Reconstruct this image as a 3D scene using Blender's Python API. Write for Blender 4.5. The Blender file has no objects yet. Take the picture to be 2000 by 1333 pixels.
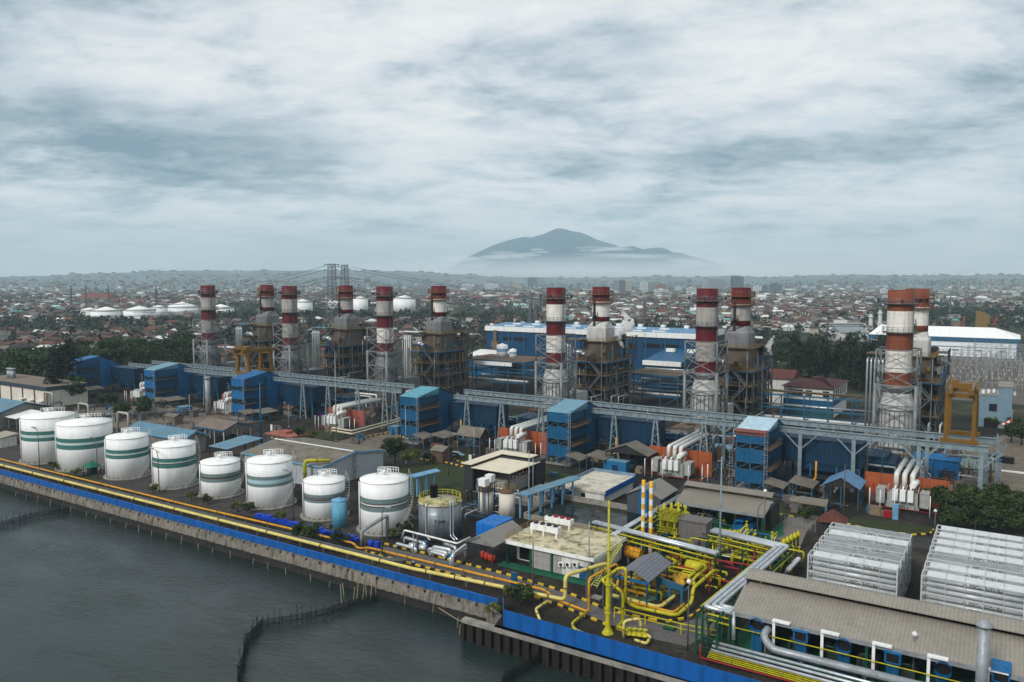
EXPO = 0.24; SKYK = 10.5; SUN_E = 2.3; HAZE_D = 1.05e-4; HAZE_COL = (.66,.86,.95); WZ = -3.3; MIST = True
# broad banks of cloud: bearing, height, half-widths (degrees), darkness
CLOUDS = [(-28,8.5,22,4.2,.19),(-16,7,10,2.6,.06),(-22,13,13,2.6,-.09),(-30,19,16,4.5,.09),(3,14.5,15,4.2,.09),(-8,10.5,9,3.2,-.09),(20,14,14,5.5,-.07),(19,8,16,2.6,.06),(0,6.0,13,2.2,-.03),(34,12,9,6,.03),(6,7.8,6,1.6,.05)]
import bpy, math, random
from mathutils import Vector, Matrix
R = math.radians
random.seed(7)
scene = bpy.context.scene
COL = scene.collection

# ------------------------------------------------------------------ measuring: camera data of the photograph
F_PX, HCAM = 1540.0, 50.0
YAW = R(32.5)
PITCH = math.atan((666.5 - 546) / F_PX)
FW = (-math.sin(YAW), math.cos(YAW)); RT = (math.cos(YAW), math.sin(YAW))
def ray(px, py):
    x = (px - 1000) / F_PX; y = -(py - 666.5) / F_PX
    f = math.cos(PITCH) + y * math.sin(PITCH); z = -math.sin(PITCH) + y * math.cos(PITCH)
    return (RT[0]*x + FW[0]*f, RT[1]*x + FW[1]*f, z)
def G(px, py, z=0.0):                      # point seen at (px,py) on the level z
    d = ray(px, py); t = (z - HCAM) / d[2]
    return Vector((d[0]*t, d[1]*t, z))
def UV(px, py, v):                         # point seen at (px,py) in the vertical plane y=v
    d = ray(px, py); t = v / d[1]
    return Vector((d[0]*t, v, HCAM + d[2]*t))
def VU(px, py, u):
    d = ray(px, py); t = u / d[0]
    return Vector((u, d[1]*t, HCAM + d[2]*t))
def ZAT(px, py, p):                        # height of what is seen at (px,py) above ground point p
    d = ray(px, py); t = (p[0]*FW[0] + p[1]*FW[1]) / (d[0]*FW[0] + d[1]*FW[1])
    return HCAM + d[2]*t
def proj(x, y, z):
    rx = x*RT[0] + y*RT[1]; fw = x*FW[0] + y*FW[1]; zz = z - HCAM
    c = fw*math.cos(PITCH) - zz*math.sin(PITCH); u = fw*math.sin(PITCH) + zz*math.cos(PITCH)
    if c < 1: return (-9999, -9999)
    return (1000 + F_PX*rx/c, 666.5 - F_PX*u/c)

# ------------------------------------------------------------------ mesh builder
class MB:
    def __init__(s): s.v = []; s.f = []; s.m = []; s.sm = []; s.ck = []; s.cu = []
    def mark(s): s.ck.append((len(s.v), len(s.f)))
    def cut(s): s.cu.append((len(s.v), len(s.f)))      # a new piece starts here
    def face(s, pts, m=0, sm=False):
        s.mark(); n = len(s.v); s.v += [tuple(p) for p in pts]; s.f.append(tuple(range(n, n+len(pts)))); s.m.append(m); s.sm.append(sm)
    def add(s, vs, fs, m=0, sm=False):
        s.mark(); n = len(s.v); s.v += [tuple(p) for p in vs]
        for f in fs: s.f.append(tuple(n+i for i in f)); s.m.append(m); s.sm.append(sm)
    def box(s, x0, y0, z0, x1, y1, z1, m=0):
        vs = [(x0,y0,z0),(x1,y0,z0),(x1,y1,z0),(x0,y1,z0),(x0,y0,z1),(x1,y0,z1),(x1,y1,z1),(x0,y1,z1)]
        s.add(vs, [(0,3,2,1),(4,5,6,7),(0,1,5,4),(1,2,6,5),(2,3,7,6),(3,0,4,7)], m)
    def obox(s, c, size, rz=0, m=0):           # centre of the base, size, rotation about z
        a, b, h = size[0]/2, size[1]/2, size[2]; ca, sa = math.cos(rz), math.sin(rz)
        vs = []
        for z in (0, h):
            for (x, y) in ((-a,-b),(a,-b),(a,b),(-a,b)): vs.append((c[0]+x*ca-y*sa, c[1]+x*sa+y*ca, c[2]+z))
        s.add(vs, [(0,3,2,1),(4,5,6,7),(0,1,5,4),(1,2,6,5),(2,3,7,6),(3,0,4,7)], m)
    def ext(s, poly, vec, m=0, me=None):       # polygon extruded along a vector
        n = len(poly); vec = Vector(vec); a = [Vector(p) for p in poly]; b = [p+vec for p in a]
        s.add(a+b, [tuple(range(n))[::-1], tuple(range(n, 2*n))]+[(i, (i+1) % n, n+(i+1) % n, n+i) for i in range(n)], m)
    def beam(s, p, q, w, h=None, m=0):         # straight bar of rectangular section
        p, q = Vector(p), Vector(q); d = q-p
        if d.length < 1e-6: return
        h = w if h is None else h
        d.normalize(); up = Vector((0,0,1)) if abs(d.z) < .99 else Vector((0,1,0))
        a = d.cross(up).normalized()*(w/2); b = d.cross(a).normalized()*(h/2)
        vs = [p-a-b, p+a-b, p+a+b, p-a+b, q-a-b, q+a-b, q+a+b, q-a+b]
        s.add(vs, [(0,3,2,1),(4,5,6,7),(0,1,5,4),(1,2,6,5),(2,3,7,6),(3,0,4,7)], m)
    def tube(s, pts, r, n=8, m=0, fil=None, caps=True):
        P = [Vector(p) for p in pts]
        if fil:
            Q = [P[0]]
            for i in range(1, len(P)-1):
                a, b, c = P[i-1], P[i], P[i+1]; d0 = (a-b); d1 = (c-b)
                k = min(fil, d0.length*.45, d1.length*.45); d0.normalize(); d1.normalize()
                if d0.dot(d1) < -.995: Q.append(b); continue
                for t in (0, .25, .5, .75, 1):
                    e0 = b + d0*k; e1 = b + d1*k
                    Q.append(e0*(1-t)**2 + b*2*t*(1-t) + e1*t*t)
            Q.append(P[-1]); P = Q
        rings = []; nrm = None
        for i, p in enumerate(P):
            t = (P[min(i+1, len(P)-1)] - P[max(i-1, 0)])
            if t.length < 1e-9: t = Vector((0,0,1))
            t.normalize()
            if nrm is None:
                up = Vector((0,0,1)) if abs(t.z) < .9 else Vector((1,0,0)); nrm = t.cross(up).normalized()
            else:
                nrm = (nrm - t*nrm.dot(t)); nrm = nrm.normalized() if nrm.length > 1e-6 else t.orthogonal().normalized()
            bi = t.cross(nrm)
            rr = r if not isinstance(r, (list, tuple)) else r[min(i, len(r)-1)]
            rings.append([p + (nrm*math.cos(2*math.pi*k/n) + bi*math.sin(2*math.pi*k/n))*rr for k in range(n)])
        s.mark(); n0 = len(s.v)
        for rg in rings: s.v += [tuple(p) for p in rg]
        for i in range(len(rings)-1):
            for k in range(n):
                a = n0+i*n+k; b = n0+i*n+(k+1) % n
                s.f.append((a, b, b+n, a+n)); s.m.append(m); s.sm.append(n > 5)
        if caps:
            s.f.append(tuple(n0+k for k in range(n))[::-1]); s.m.append(m); s.sm.append(False)
            e = n0+(len(rings)-1)*n; s.f.append(tuple(e+k for k in range(n))); s.m.append(m); s.sm.append(False)
    def lathe(s, c, prof, n=24, ms=0, sm=True, ang=None):   # prof: (r,z) from bottom to top; ms: one index or one per ring
        s.mark(); n0 = len(s.v)
        for (r, z) in prof:
            for k in range(n):
                a = 2*math.pi*k/n; s.v.append((c[0]+r*math.cos(a), c[1]+r*math.sin(a), c[2]+z))
        for i in range(len(prof)-1):
            mm = ms if isinstance(ms, int) else ms[i]
            for k in range(n):
                a = n0+i*n+k; b = n0+i*n+(k+1) % n
                s.f.append((a, b, b+n, a+n)); s.m.append(mm); s.sm.append(sm)
        if prof[0][0] > .01: s.f.append(tuple(n0+k for k in range(n))[::-1]); s.m.append(ms if isinstance(ms, int) else ms[0]); s.sm.append(False)
        if prof[-1][0] > .01:
            e = n0+(len(prof)-1)*n; s.f.append(tuple(e+k for k in range(n))); s.m.append(ms if isinstance(ms, int) else ms[-1]); s.sm.append(False)
    def cyl(s, c, r, h, n=16, m=0): s.lathe(c, [(r,0),(r,h)], n, m)
    def prism(s, poly, z0, z1, m=0): s.ext([(p[0], p[1], z0) for p in poly], (0,0,z1-z0), m)
    def sheet(s, poly, z, m=0): s.face([(p[0], p[1], z) for p in poly], m)
    def rail(s, pts, h=1.1, step=2.0, w=.07, m=0, close=False):   # handrail along a path
        P = [Vector(p) for p in pts]
        if close: P.append(P[0])
        up = Vector((0,0,h))
        for a, b in zip(P, P[1:]):
            s.beam(a+up, b+up, w, w, m); s.beam(a+up*.55, b+up*.55, w*.7, w*.7, m)
            k = max(1, int((b-a).length/step))
            for i in range(k): q = a.lerp(b, i/k); s.beam(q, q+up, w, w, m)
        s.beam(P[-1], P[-1]+up, w, w, m)
    def ladder(s, p, h, out=(0,-1), w=.5, m=0, cage=True):
        ox, oy = out; sx, sy = -oy*w/2, ox*w/2
        for k in (-1, 1): s.beam((p[0]+sx*k, p[1]+sy*k, p[2]), (p[0]+sx*k, p[1]+sy*k, p[2]+h), .08, .08, m)
        for i in range(int(h/.6)):
            z = p[2]+i*.6+.3; s.beam((p[0]-sx, p[1]-sy, z), (p[0]+sx, p[1]+sy, z), .05, .05, m)
        if cage:
            for i in range(int(h/1.5)):
                z = p[2]+2+i*1.5
                if z > p[2]+h: break
                c = [(p[0]-sx*1.4, p[1]-sy*1.4, z), (p[0]-sx*1.4+ox*.6, p[1]-sy*1.4+oy*.6, z), (p[0]+sx*1.4+ox*.6, p[1]+sy*1.4+oy*.6, z), (p[0]+sx*1.4, p[1]+sy*1.4, z)]
                for a, b in zip(c, c[1:]): s.beam(a, b, .06, .06, m)
    def xbrace(s, a, b, c, d, w=.15, m=0): s.beam(a, c, w, w, m); s.beam(b, d, w, w, m)
    def build(s, name, mats, parent=None, loc=None):
        if not isinstance(mats, (list, tuple)): mats = [mats]
        if not s.f: return None
        cuts = s.cu if s.cu else (s.ck if name in SPLIT else [])
        if len(cuts) > 1:
            if cuts[0] != (0,0): cuts = [(0,0)]+cuts
            r = None
            for (v0,f0),(v1,f1) in zip(cuts, cuts[1:]+[(len(s.v),len(s.f))]):
                if f1 == f0: continue
                q = MB(); q.v = s.v[v0:v1]; q.f = [tuple(i-v0 for i in f) for f in s.f[f0:f1]]; q.m = s.m[f0:f1]; q.sm = s.sm[f0:f1]; r = q.build(name, mats, parent, loc)
            return r
        o0 = Vector((0,0,0))
        if parent is not None: o0 = ORG[parent.name]
        elif loc is not None: o0 = Vector(loc)
        me = bpy.data.meshes.new(name)
        me.from_pydata([(p[0]-o0.x, p[1]-o0.y, p[2]-o0.z) for p in s.v], [], s.f)
        for m in mats: me.materials.append(m)
        me.polygons.foreach_set('material_index', s.m); me.polygons.foreach_set('use_smooth', s.sm)
        me.update()
        o = bpy.data.objects.new(name, me); COL.objects.link(o)
        if parent is not None: o.parent = parent
        else: o.location = o0
        ORG[o.name] = o0
        return o
ORG = {}
SPLIT = set('post roof_vent roof_unit equipment_cabinet louvre_window pilaster spray_post bushing down_pipe awning green_column valve process_pipe riser_pipe window opening column cable_support stake drain_hole pole mooring_pole legpost equipment_box lattice_column insulator'.split())
def tag(o, label=None, cat=None, group=None, kind=None):
    if label: o['label'] = label
    if cat: o['category'] = cat
    if group: o['group'] = group
    if kind: o['kind'] = kind
    return o
def thing(name, label, cat, loc=(0,0,0), group=None):
    o = bpy.data.objects.new(name, None); COL.objects.link(o); o.location = loc; o.empty_display_size = .5
    ORG[o.name] = Vector(loc)
    return tag(o, label, cat, group)
def solo(name, mb, mats, label, cat, group=None, loc=None):
    if loc is None:
        xs = [p[0] for p in mb.v]; ys = [p[1] for p in mb.v]; zs = [p[2] for p in mb.v]
        loc = ((min(xs)+max(xs))/2, (min(ys)+max(ys))/2, min(zs))
    return tag(mb.build(name, mats, None, loc), label, cat, group)
def struct(name, mb, mats): return tag(mb.build(name, mats), kind='structure')
def dup(root, loc, rz=0.0, label=None, group=None, sc=None):
    def cp(o, par):
        c = o.copy(); COL.objects.link(c); c.parent = par
        for ch in o.children: cp(ch, c)
        return c
    r = cp(root, None); r.location = loc; r.rotation_euler = (0,0,rz); ORG[r.name] = Vector(loc)
    if sc is not None: r.scale = sc if isinstance(sc, (tuple, list)) else (sc,)*3
    if label: r['label'] = label
    if group: r['group'] = group
    return r
def text_mesh(body, size, width=None):
    cu = bpy.data.curves.new('lettering', 'FONT'); cu.body = body; cu.size = size; cu.resolution_u = 2; cu.offset = size*.035
    ob = bpy.data.objects.new('lettering', cu); COL.objects.link(ob)
    dg = bpy.context.evaluated_depsgraph_get(); me = bpy.data.meshes.new_from_object(ob.evaluated_get(dg))
    vs = [tuple(v.co) for v in me.vertices]; fs = [tuple(p.vertices) for p in me.polygons]
    bpy.data.objects.remove(ob); bpy.data.curves.remove(cu); bpy.data.meshes.remove(me)
    x0 = min(v[0] for v in vs); x1 = max(v[0] for v in vs); k = 1 if width is None else width/(x1-x0)
    return [((v[0]-x0)*k, v[1]*1.0) for v in vs], fs

# ------------------------------------------------------------------ materials
def lin(c): return tuple(((x/255)/12.92 if x/255 <= .04045 else ((x/255+.055)/1.055)**2.4) for x in c)
_MC = {}
def M(name, rgb, rough=.6, metal=0.0, var=.25, scale=.6, stain=None, stf=.5, streak=False, rib=None, ribp=.25, ribk=.35, bump=0.0, spec=.3, fine=0.0, seam=None, seamk=.55):
    """procedural paint/steel/stone: base colour with broad blotches, dirt stains (or downward streaks), sheet ribs, panel seams"""
    if name in _MC: return _MC[name]
    m = bpy.data.materials.new(name); m.use_nodes = True; nt = m.node_tree; N = nt.nodes; L = nt.links
    b = N['Principled BSDF']; b.inputs['Roughness'].default_value = rough; b.inputs['Metallic'].default_value = metal
    b.inputs['Specular IOR Level'].default_value = spec
    geo = N.new('ShaderNodeNewGeometry'); pos = geo.outputs['Position']
    def noise(sc, det=4, vec=pos, ro=.6):
        n = N.new('ShaderNodeTexNoise'); n.inputs['Scale'].default_value = sc; n.inputs['Detail'].default_value = det; n.inputs['Roughness'].default_value = ro
        L.new(vec, n.inputs['Vector']); return n.outputs['Fac']
    def mapr(x, a, bb, c, d):
        n = N.new('ShaderNodeMapRange'); L.new(x, n.inputs[0]); n.inputs[1].default_value = a; n.inputs[2].default_value = bb; n.inputs[3].default_value = c; n.inputs[4].default_value = d; return n.outputs[0]
    def mul(col, fac):
        n = N.new('ShaderNodeMix'); n.data_type = 'RGBA'; n.blend_type = 'MULTIPLY'; n.inputs[0].default_value = 1
        L.new(col, n.inputs[6]); L.new(fac, n.inputs[7]); return n.outputs[2]
    def mix(col, c2, fac):
        n = N.new('ShaderNodeMix'); n.data_type = 'RGBA'; L.new(fac, n.inputs[0]); L.new(col, n.inputs[6])
        if isinstance(c2, tuple): n.inputs[7].default_value = (*c2, 1)
        else: L.new(c2, n.inputs[7])
        return n.outputs[2]
    rg = N.new('ShaderNodeRGB'); rg.outputs[0].default_value = (*lin(rgb), 1); col = rg.outputs[0]
    col = mul(col, mapr(noise(scale), .3, .7, 1-var, 1+var*.6))
    if fine: col = mul(col, mapr(noise(scale*9, 2), .3, .7, 1-fine, 1+fine*.6))
    if stain is not None:
        vec = pos
        if streak:
            vm = N.new('ShaderNodeVectorMath'); vm.operation = 'MULTIPLY'; L.new(pos, vm.inputs[0]); vm.inputs[1].default_value = (1.6, 1.6, .16); vec = vm.outputs[0]
        f = mapr(noise(scale*1.7 if not streak else .9, 6, vec, .65), .47, .68, 0, stf)
        col = mix(col, lin(stain), f)
    hgt = None
    if rib:
        sx = N.new('ShaderNodeSeparateXYZ'); L.new(pos, sx.inputs[0])
        c = sx.outputs['XYZ'.index(rib)] if rib in 'XYZ' else None
        if rib == 'H':
            ad = N.new('ShaderNodeMath'); ad.operation = 'ADD'; L.new(sx.outputs[0], ad.inputs[0]); L.new(sx.outputs[1], ad.inputs[1]); c = ad.outputs[0]
        mm = N.new('ShaderNodeMath'); mm.operation = 'MULTIPLY'; L.new(c, mm.inputs[0]); mm.inputs[1].default_value = 2*math.pi/ribp
        sn = N.new('ShaderNodeMath'); sn.operation = 'SINE'; L.new(mm.outputs[0], sn.inputs[0]); hgt = sn.outputs[0]
        col = mul(col, mapr(hgt, -1, -.2, 1-ribk, 1))
    if seam:
        sx = N.new('ShaderNodeSeparateXYZ'); L.new(pos, sx.inputs[0])
        for i, p in enumerate(seam):
            if not p: continue
            w = N.new('ShaderNodeMath'); w.operation = 'PINGPONG'; L.new(sx.outputs[i], w.inputs[0]); w.inputs[1].default_value = p/2
            col = mul(col, mapr(w.outputs[0], 0, .06, seamk, 1))
    L.new(col, b.inputs['Base Color'])
    if bump or hgt is not None:
        bp = N.new('ShaderNodeBump'); bp.inputs['Strength'].default_value = .5 if hgt is not None else bump; bp.inputs['Distance'].default_value = .05
        L.new(hgt if hgt is not None else noise(scale*6), bp.inputs['Height']); L.new(bp.outputs[0], b.inputs['Normal'])
    L.new(mapr(noise(scale*2.3, 2), .3, .7, max(0, rough-.12), min(1, rough+.15)), b.inputs['Roughness'])
    _MC[name] = m; return m
RUST = (92, 62, 44); DIRT = (70, 66, 58)
W_TANK = M('white_tank_paint', (232,233,231), .5, var=.05, scale=.25, stain=(186,178,166), stf=.24, streak=True, seam=(0,0,1.9), seamk=.9)
W_ROOF = M('white_tank_roof', (236,236,233), .6, var=.06, scale=.3, stain=(190,182,165), stf=.35)
TEAL = M('teal_stripe', (62,110,104), .5, var=.1); GTEAL = M('grey_teal_stripe', (104,124,122), .5, var=.1); LBLUE = M('pale_blue_stripe', (160,190,196), .5, var=.08)
MAROON = M('maroon_stripe', (84,34,38), .5); PGREY = M('pale_grey_stripe', (186,200,196), .5, var=.06)
WHITE = M('white_paint', (226,227,224), .5, var=.08, scale=.5, stain=(150,146,136), stf=.4, streak=True)
CREAMW = M('off_white_wall', (206,206,200), .7, var=.1, scale=.4, stain=(128,122,110), stf=.5, streak=True)
PIPEW = M('white_pipe', (214,214,208), .45, var=.1, stain=(140,132,120), stf=.4)
SILVER = M('aluminium_cladding', (196,202,206), .35, .6, var=.12, stain=(130,134,136), stf=.4)
GALV = M('galvanised_steel', (150,156,160), .5, .35, var=.2, stain=(96,90,84), stf=.5)
STEELP = M('pale_blue_grey_steel', (126,142,148), .5, .1, var=.18, stain=(84,80,76), stf=.55)
GREYST = M('grey_steel', (98,101,102), .55, .2, var=.2, stain=(70,62,54), stf=.5)
DARKST = M('dark_steel', (44,46,48), .6, .2, var=.3, stain=(70,52,40), stf=.4)
BLACK = M('black_void', (16,17,18), .8, var=.3)
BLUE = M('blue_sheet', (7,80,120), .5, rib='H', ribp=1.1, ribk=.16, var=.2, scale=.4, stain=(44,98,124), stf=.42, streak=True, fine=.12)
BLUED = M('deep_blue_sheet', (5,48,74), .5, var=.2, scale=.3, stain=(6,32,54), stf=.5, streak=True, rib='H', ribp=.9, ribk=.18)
BLUEB = M('bright_blue_sheet', (9,92,146), .5, rib='H', ribp=1.1, ribk=.14, var=.2, scale=.4, stain=(54,112,142), stf=.42, streak=True, fine=.12)
BLUEF = M('blue_fence_paint', (8,86,158), .5, var=.12, scale=.25, stain=(8,66,124), stf=.5, streak=True, rib='X', ribp=3.0, ribk=.22, fine=.12)
BLUEST = M('blue_steel', (34,88,118), .5, var=.2, stain=(80,70,62), stf=.45)
BLUEPALE = M('pale_blue_paint', (104,156,190), .6, var=.15, scale=.5, stain=(96,104,108), stf=.6)
BLUEROOF = M('weathered_blue_roof', (84,128,150), .6, var=.2, scale=.3, stain=(120,112,104), stf=.8, rib='X', ribp=.6, ribk=.22)
BLUEROOFY = M('weathered_blue_roof_cross', (92,136,160), .6, var=.2, scale=.3, stain=(128,124,118), stf=.7, rib='Y', ribp=.6, ribk=.22)
SKYROOF = M('pale_blue_sheet_roof', (104,146,164), .5, var=.12, scale=.4, stain=(90,130,150), stf=.5, rib='Y', ribp=.8, ribk=.12)
ROOFG = M('fibre_cement_roof', (118,112,102), .8, var=.18, scale=.25, stain=(80,74,66), stf=.6, rib='X', ribp=.5, ribk=.3)
ROOFGY = M('fibre_cement_roof_cross', (118,112,102), .8, var=.18, scale=.25, stain=(80,74,66), stf=.6, rib='Y', ribp=.5, ribk=.3)
ROOFBIG = M('long_shed_roof', (142,136,126), .75, var=.07, scale=.15, stain=(124,118,108), stf=.4, rib='X', ribp=.46, ribk=.16, fine=.12)
ROOFCREAM = M('cream_sheet_roof', (214,204,180), .6, var=.06, scale=.2, stain=(170,156,130), stf=.4, seam=(3.2,0,0))
ROOFMOSS = M('mossy_flat_roof', (196,186,154), .85, var=.2, scale=.35, stain=(62,62,40), stf=.95, fine=.25)
ROOFCONC = M('stained_flat_roof', (200,194,178), .85, var=.18, scale=.3, stain=(110,104,86), stf=.7, fine=.2)
CONC = M('concrete', (138,134,126), .85, var=.2, scale=.4, stain=(80,76,70), stf=.6, fine=.15)
CONCD = M('dark_concrete', (84,80,74), .9, var=.25, scale=.5, stain=(46,44,40), stf=.7, fine=.2)
SEAW = M('seawall_concrete', (126,120,110), .9, var=.28, scale=.5, stain=(50,46,42), stf=.9, streak=True, fine=.3)
SEAD = M('wet_seawall', (46,45,42), .8, var=.35, scale=.5, stain=(24,24,24), stf=.8, streak=True)
YEL = M('yellow_gas_pipe', (184,176,20), .5, var=.16, scale=.9, stain=(112,96,34), stf=.55, fine=.1)
ORY = M('orange_yellow_pipe', (206,146,26), .5, var=.14, stain=(128,86,34), stf=.5, fine=.1)
CRY = M('cream_yellow_pipe', (212,196,112), .55, var=.12, stain=(140,120,70), stf=.5, fine=.1)
PEACH = M('peach_pipe', (226,180,116), .5, var=.1)
CRANEY = M('crane_ochre', (112,80,22), .5, var=.15, stain=(104,74,34), stf=.5)
RAILY = M('yellow_railing', (142,112,46), .6, var=.2, stain=(110,80,40), stf=.5)
REDS = M('chimney_red', (90,13,24), .55, var=.18, scale=.25, stain=(66,20,24), stf=.6, streak=True, seam=(0,0,2.4))
WHS = M('chimney_white', (222,218,210), .6, var=.08, scale=.25, stain=(150,140,128), stf=.55, streak=True, seam=(0,0,2.4))
GRS = M('chimney_soot_grey', (164,160,154), .6, var=.15, scale=.25, stain=(104,98,92), stf=.6, streak=True, seam=(0,0,2.4))
ORS = M('chimney_brick_orange', (124,66,42), .6, var=.15, scale=.25, stain=(92,44,32), stf=.65, streak=True, seam=(0,0,2.4))
DUCTG = M('grey_duct_cladding', (122,124,125), .5, .15, var=.2, scale=.3, stain=(80,74,68), stf=.6, streak=True, seam=(1.8,1.8,1.8))
BEIGE = M('beige_cladding', (98,86,74), .65, var=.2, scale=.3, stain=(84,68,52), stf=.7, streak=True)
HRSGD = M('boiler_casing_dark', (42,40,38), .7, var=.3, scale=.35, stain=(84,58,38), stf=.6, streak=True)
GRATE = M('rusty_grating', (100,80,60), .8, var=.3, scale=.5, stain=(110,72,40), stf=.6)
ORW = M('orange_fire_wall', (158,80,42), .75, var=.15, scale=.4, stain=(116,62,42), stf=.5, streak=True)
PINKW = M('faded_red_fire_wall', (150,78,66), .75, var=.15, scale=.4, stain=(110,62,54), stf=.5, streak=True)
TRAFO = M('transformer_grey', (158,160,156), .5, var=.12, stain=(104,98,92), stf=.5)
REDP = M('red_fire_pipe', (140,24,28), .5, var=.15)
GREENF = M('green_painted_floor', (24,92,66), .6, var=.15, stain=(30,60,48), stf=.5)
GREENP = M('green_steel', (16,72,50), .55, var=.2)
GREENROOF = M('green_roof', (20,96,72), .6, var=.15)
TARP = M('blue_tarpaulin', (16,60,170), .5, var=.25, scale=1.5)
CABIN = M('cabin_blue', (26,104,150), .5, var=.15, stain=(50,80,100), stf=.4, streak=True)
GLASS = M('window_glass', (20,28,36), .12, var=.2, spec=.6)
KY = M('kerb_yellow', (206,172,40), .7, var=.2); KB = M('kerb_black', (28,28,28), .8, var=.2)
BRICKR = M('brown_tiled_roof', (92,50,42), .8, var=.25, scale=.5, stain=(54,34,32), stf=.6)
ROOFMAR = M('maroon_hip_roof', (66,27,28), .75, var=.15, scale=.3, stain=(56,28,30), stf=.5, rib='Y', ribp=1.0, ribk=.2)
BAMB = M('bamboo', (150,138,112), .8, var=.3); NETM = M('dark_fish_net', (22,24,22), .9, var=.3)
WOODD = M('wet_stake_wood', (34,30,26), .9, var=.3)
GRASS = M('grass', (40,53,22), .95, var=.35, scale=.4, stain=(66,62,40), stf=.6, fine=.35)
ROAD = M('asphalt_road', (52,51,52), .85, var=.15, scale=.15, stain=(44,43,43), stf=.6, fine=.15)
GRAVEL = M('crushed_stone_paving', (100,96,95), .9, var=.25, scale=1.2, stain=(70,68,66), stf=.7, fine=.4)
# ------------------------------------------------------------------ camera, sky, sun, air
cam = bpy.data.cameras.new('camera'); cam.lens = F_PX/2000*36; cam.sensor_width = 36; cam.clip_end = 60000; cam.clip_start = .5
co = bpy.data.objects.new('camera', cam); COL.objects.link(co); co.location = (0,0,HCAM); co.rotation_euler = (math.pi/2-PITCH, 0, YAW); scene.camera = co
scene.view_settings.view_transform = 'Standard'; scene.view_settings.look = 'None'; scene.view_settings.gamma = 1; scene.view_settings.use_curve_mapping = False
scene.view_settings.exposure = EXPO; scene.cycles.volume_bounces = 8; scene.cycles.max_bounces = 10; 
SUN_EL, SUN_AZ = R(38), R(188)     # azimuth of the sun, clockwise from +Y: behind the camera, a little to its left
wd = bpy.data.worlds.new('World'); scene.world = wd; wd.use_nodes = True
nt = wd.node_tree; N = nt.nodes; L = nt.links
bg = N['Background']; bg.inputs['Strength'].default_value = .1
sky = N.new('ShaderNodeTexSky'); sky.sky_type = 'NISHITA'; sky.sun_disc = False; sky.sun_elevation = SUN_EL; sky.sun_rotation = SUN_AZ
tc = N.new('ShaderNodeTexCoord')
def vmath(op, a, b=None):
    n = N.new('ShaderNodeVectorMath'); n.operation = op; L.new(a, n.inputs[0])
    if b is not None:
        if isinstance(b, tuple): n.inputs[1].default_value = b
        else: L.new(b, n.inputs[1])
    return n
def mth(op, a, b=None, c=None):
    n = N.new('ShaderNodeMath'); n.operation = op
    for i, x in enumerate((a, b, c)):
        if x is None: continue
        if isinstance(x, (int, float)): n.inputs[i].default_value = x
        else: L.new(x, n.inputs[i])
    return n.outputs[0]
def mrange(x, a, b, c, d, smooth=True):
    n = N.new('ShaderNodeMapRange'); n.interpolation_type = 'SMOOTHSTEP' if smooth else 'LINEAR'
    L.new(x, n.inputs[0])
    for i, q in enumerate((a, b, c, d)): n.inputs[i+1].default_value = q
    return n.outputs[0]
dirv = tc.outputs['Generated']
rot = N.new('ShaderNodeVectorRotate'); rot.rotation_type = 'Z_AXIS'; rot.inputs['Angle'].default_value = -YAW; L.new(dirv, rot.inputs[0])   # clouds drift across the plain
sx = N.new('ShaderNodeSeparateXYZ'); L.new(rot.outputs[0], sx.inputs[0])
zc = mth('ADD', mth('MAXIMUM', sx.outputs[2], 0.0), .16)
cx = mth('DIVIDE', sx.outputs[0], zc); cy = mth('DIVIDE', sx.outputs[1], zc)
cb = N.new('ShaderNodeCombineXYZ'); L.new(cx, cb.inputs[0]); L.new(cy, cb.inputs[1])
def cloud(scale, stretch, rz, off, det=8, rough=.55, dist=.5):
    mp = N.new('ShaderNodeMapping'); mp.inputs['Scale'].default_value = (scale*stretch, scale, scale); mp.inputs['Rotation'].default_value = (0,0,rz); mp.inputs['Location'].default_value = off
    L.new(cb.outputs[0], mp.inputs[0])
    n = N.new('ShaderNodeTexNoise'); n.inputs['Scale'].default_value = 1; n.inputs['Detail'].default_value = det; n.inputs['Roughness'].default_value = rough; n.inputs['Distortion'].default_value = dist
    L.new(mp.outputs[0], n.inputs['Vector']); return n.outputs['Fac']
n1 = cloud(1.0, .8, R(20), (3.1, 1.7, 0), 9, .58, .25); n2 = cloud(2.6, .8, R(24), (8.2, 4.4, 0), 9, .62, .35); n3 = cloud(8.0, .75, R(18), (1.2, 7.7, 0), 7, .65, .3)
den = mth('ADD', mth('ADD', mth('MULTIPLY', n1, .40), mth('MULTIPLY', n2, .46)), mth('MULTIPLY', n3, .20))
az = mth('ARCTAN2', sx.outputs[0], sx.outputs[1]); el = mth('ARCSINE', sx.outputs[2])
wob = mth('MULTIPLY', mth('SUBTRACT', n2, .5), .22)
def lobe(a, e, wa, we):        # broad cloud bank at bearing a, height e (degrees)
    p = mth('DIVIDE', mth('SUBTRACT', mth('ADD', az, wob), R(a)), R(wa)); q = mth('DIVIDE', mth('SUBTRACT', mth('ADD', el, mth('MULTIPLY', wob, .25)), R(e)), R(we))
    return mrange(mth('SQRT', mth('ADD', mth('MULTIPLY', p, p), mth('MULTIPLY', q, q))), 0.0, 1.0, 1, 0)
bank = None
for (a, e, wa, we, k) in CLOUDS:
    t_ = mth('MULTIPLY', lobe(a, e, wa, we), k); bank = t_ if bank is None else mth('ADD', bank, t_)
den = mth('ADD', den, bank)
cr = N.new('ShaderNodeValToRGB'); L.new(den, cr.inputs[0])
els = cr.color_ramp.elements
stops = [(.42, (230,230,228)), (.50, (214,217,219)), (.56, (190,199,205)), (.63, (152,168,178)), (.72, (100,126,144))]
els[0].position, els[1].position = stops[0][0], stops[-1][0]
for p, c in stops[1:-1]: els.new(p)
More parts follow.
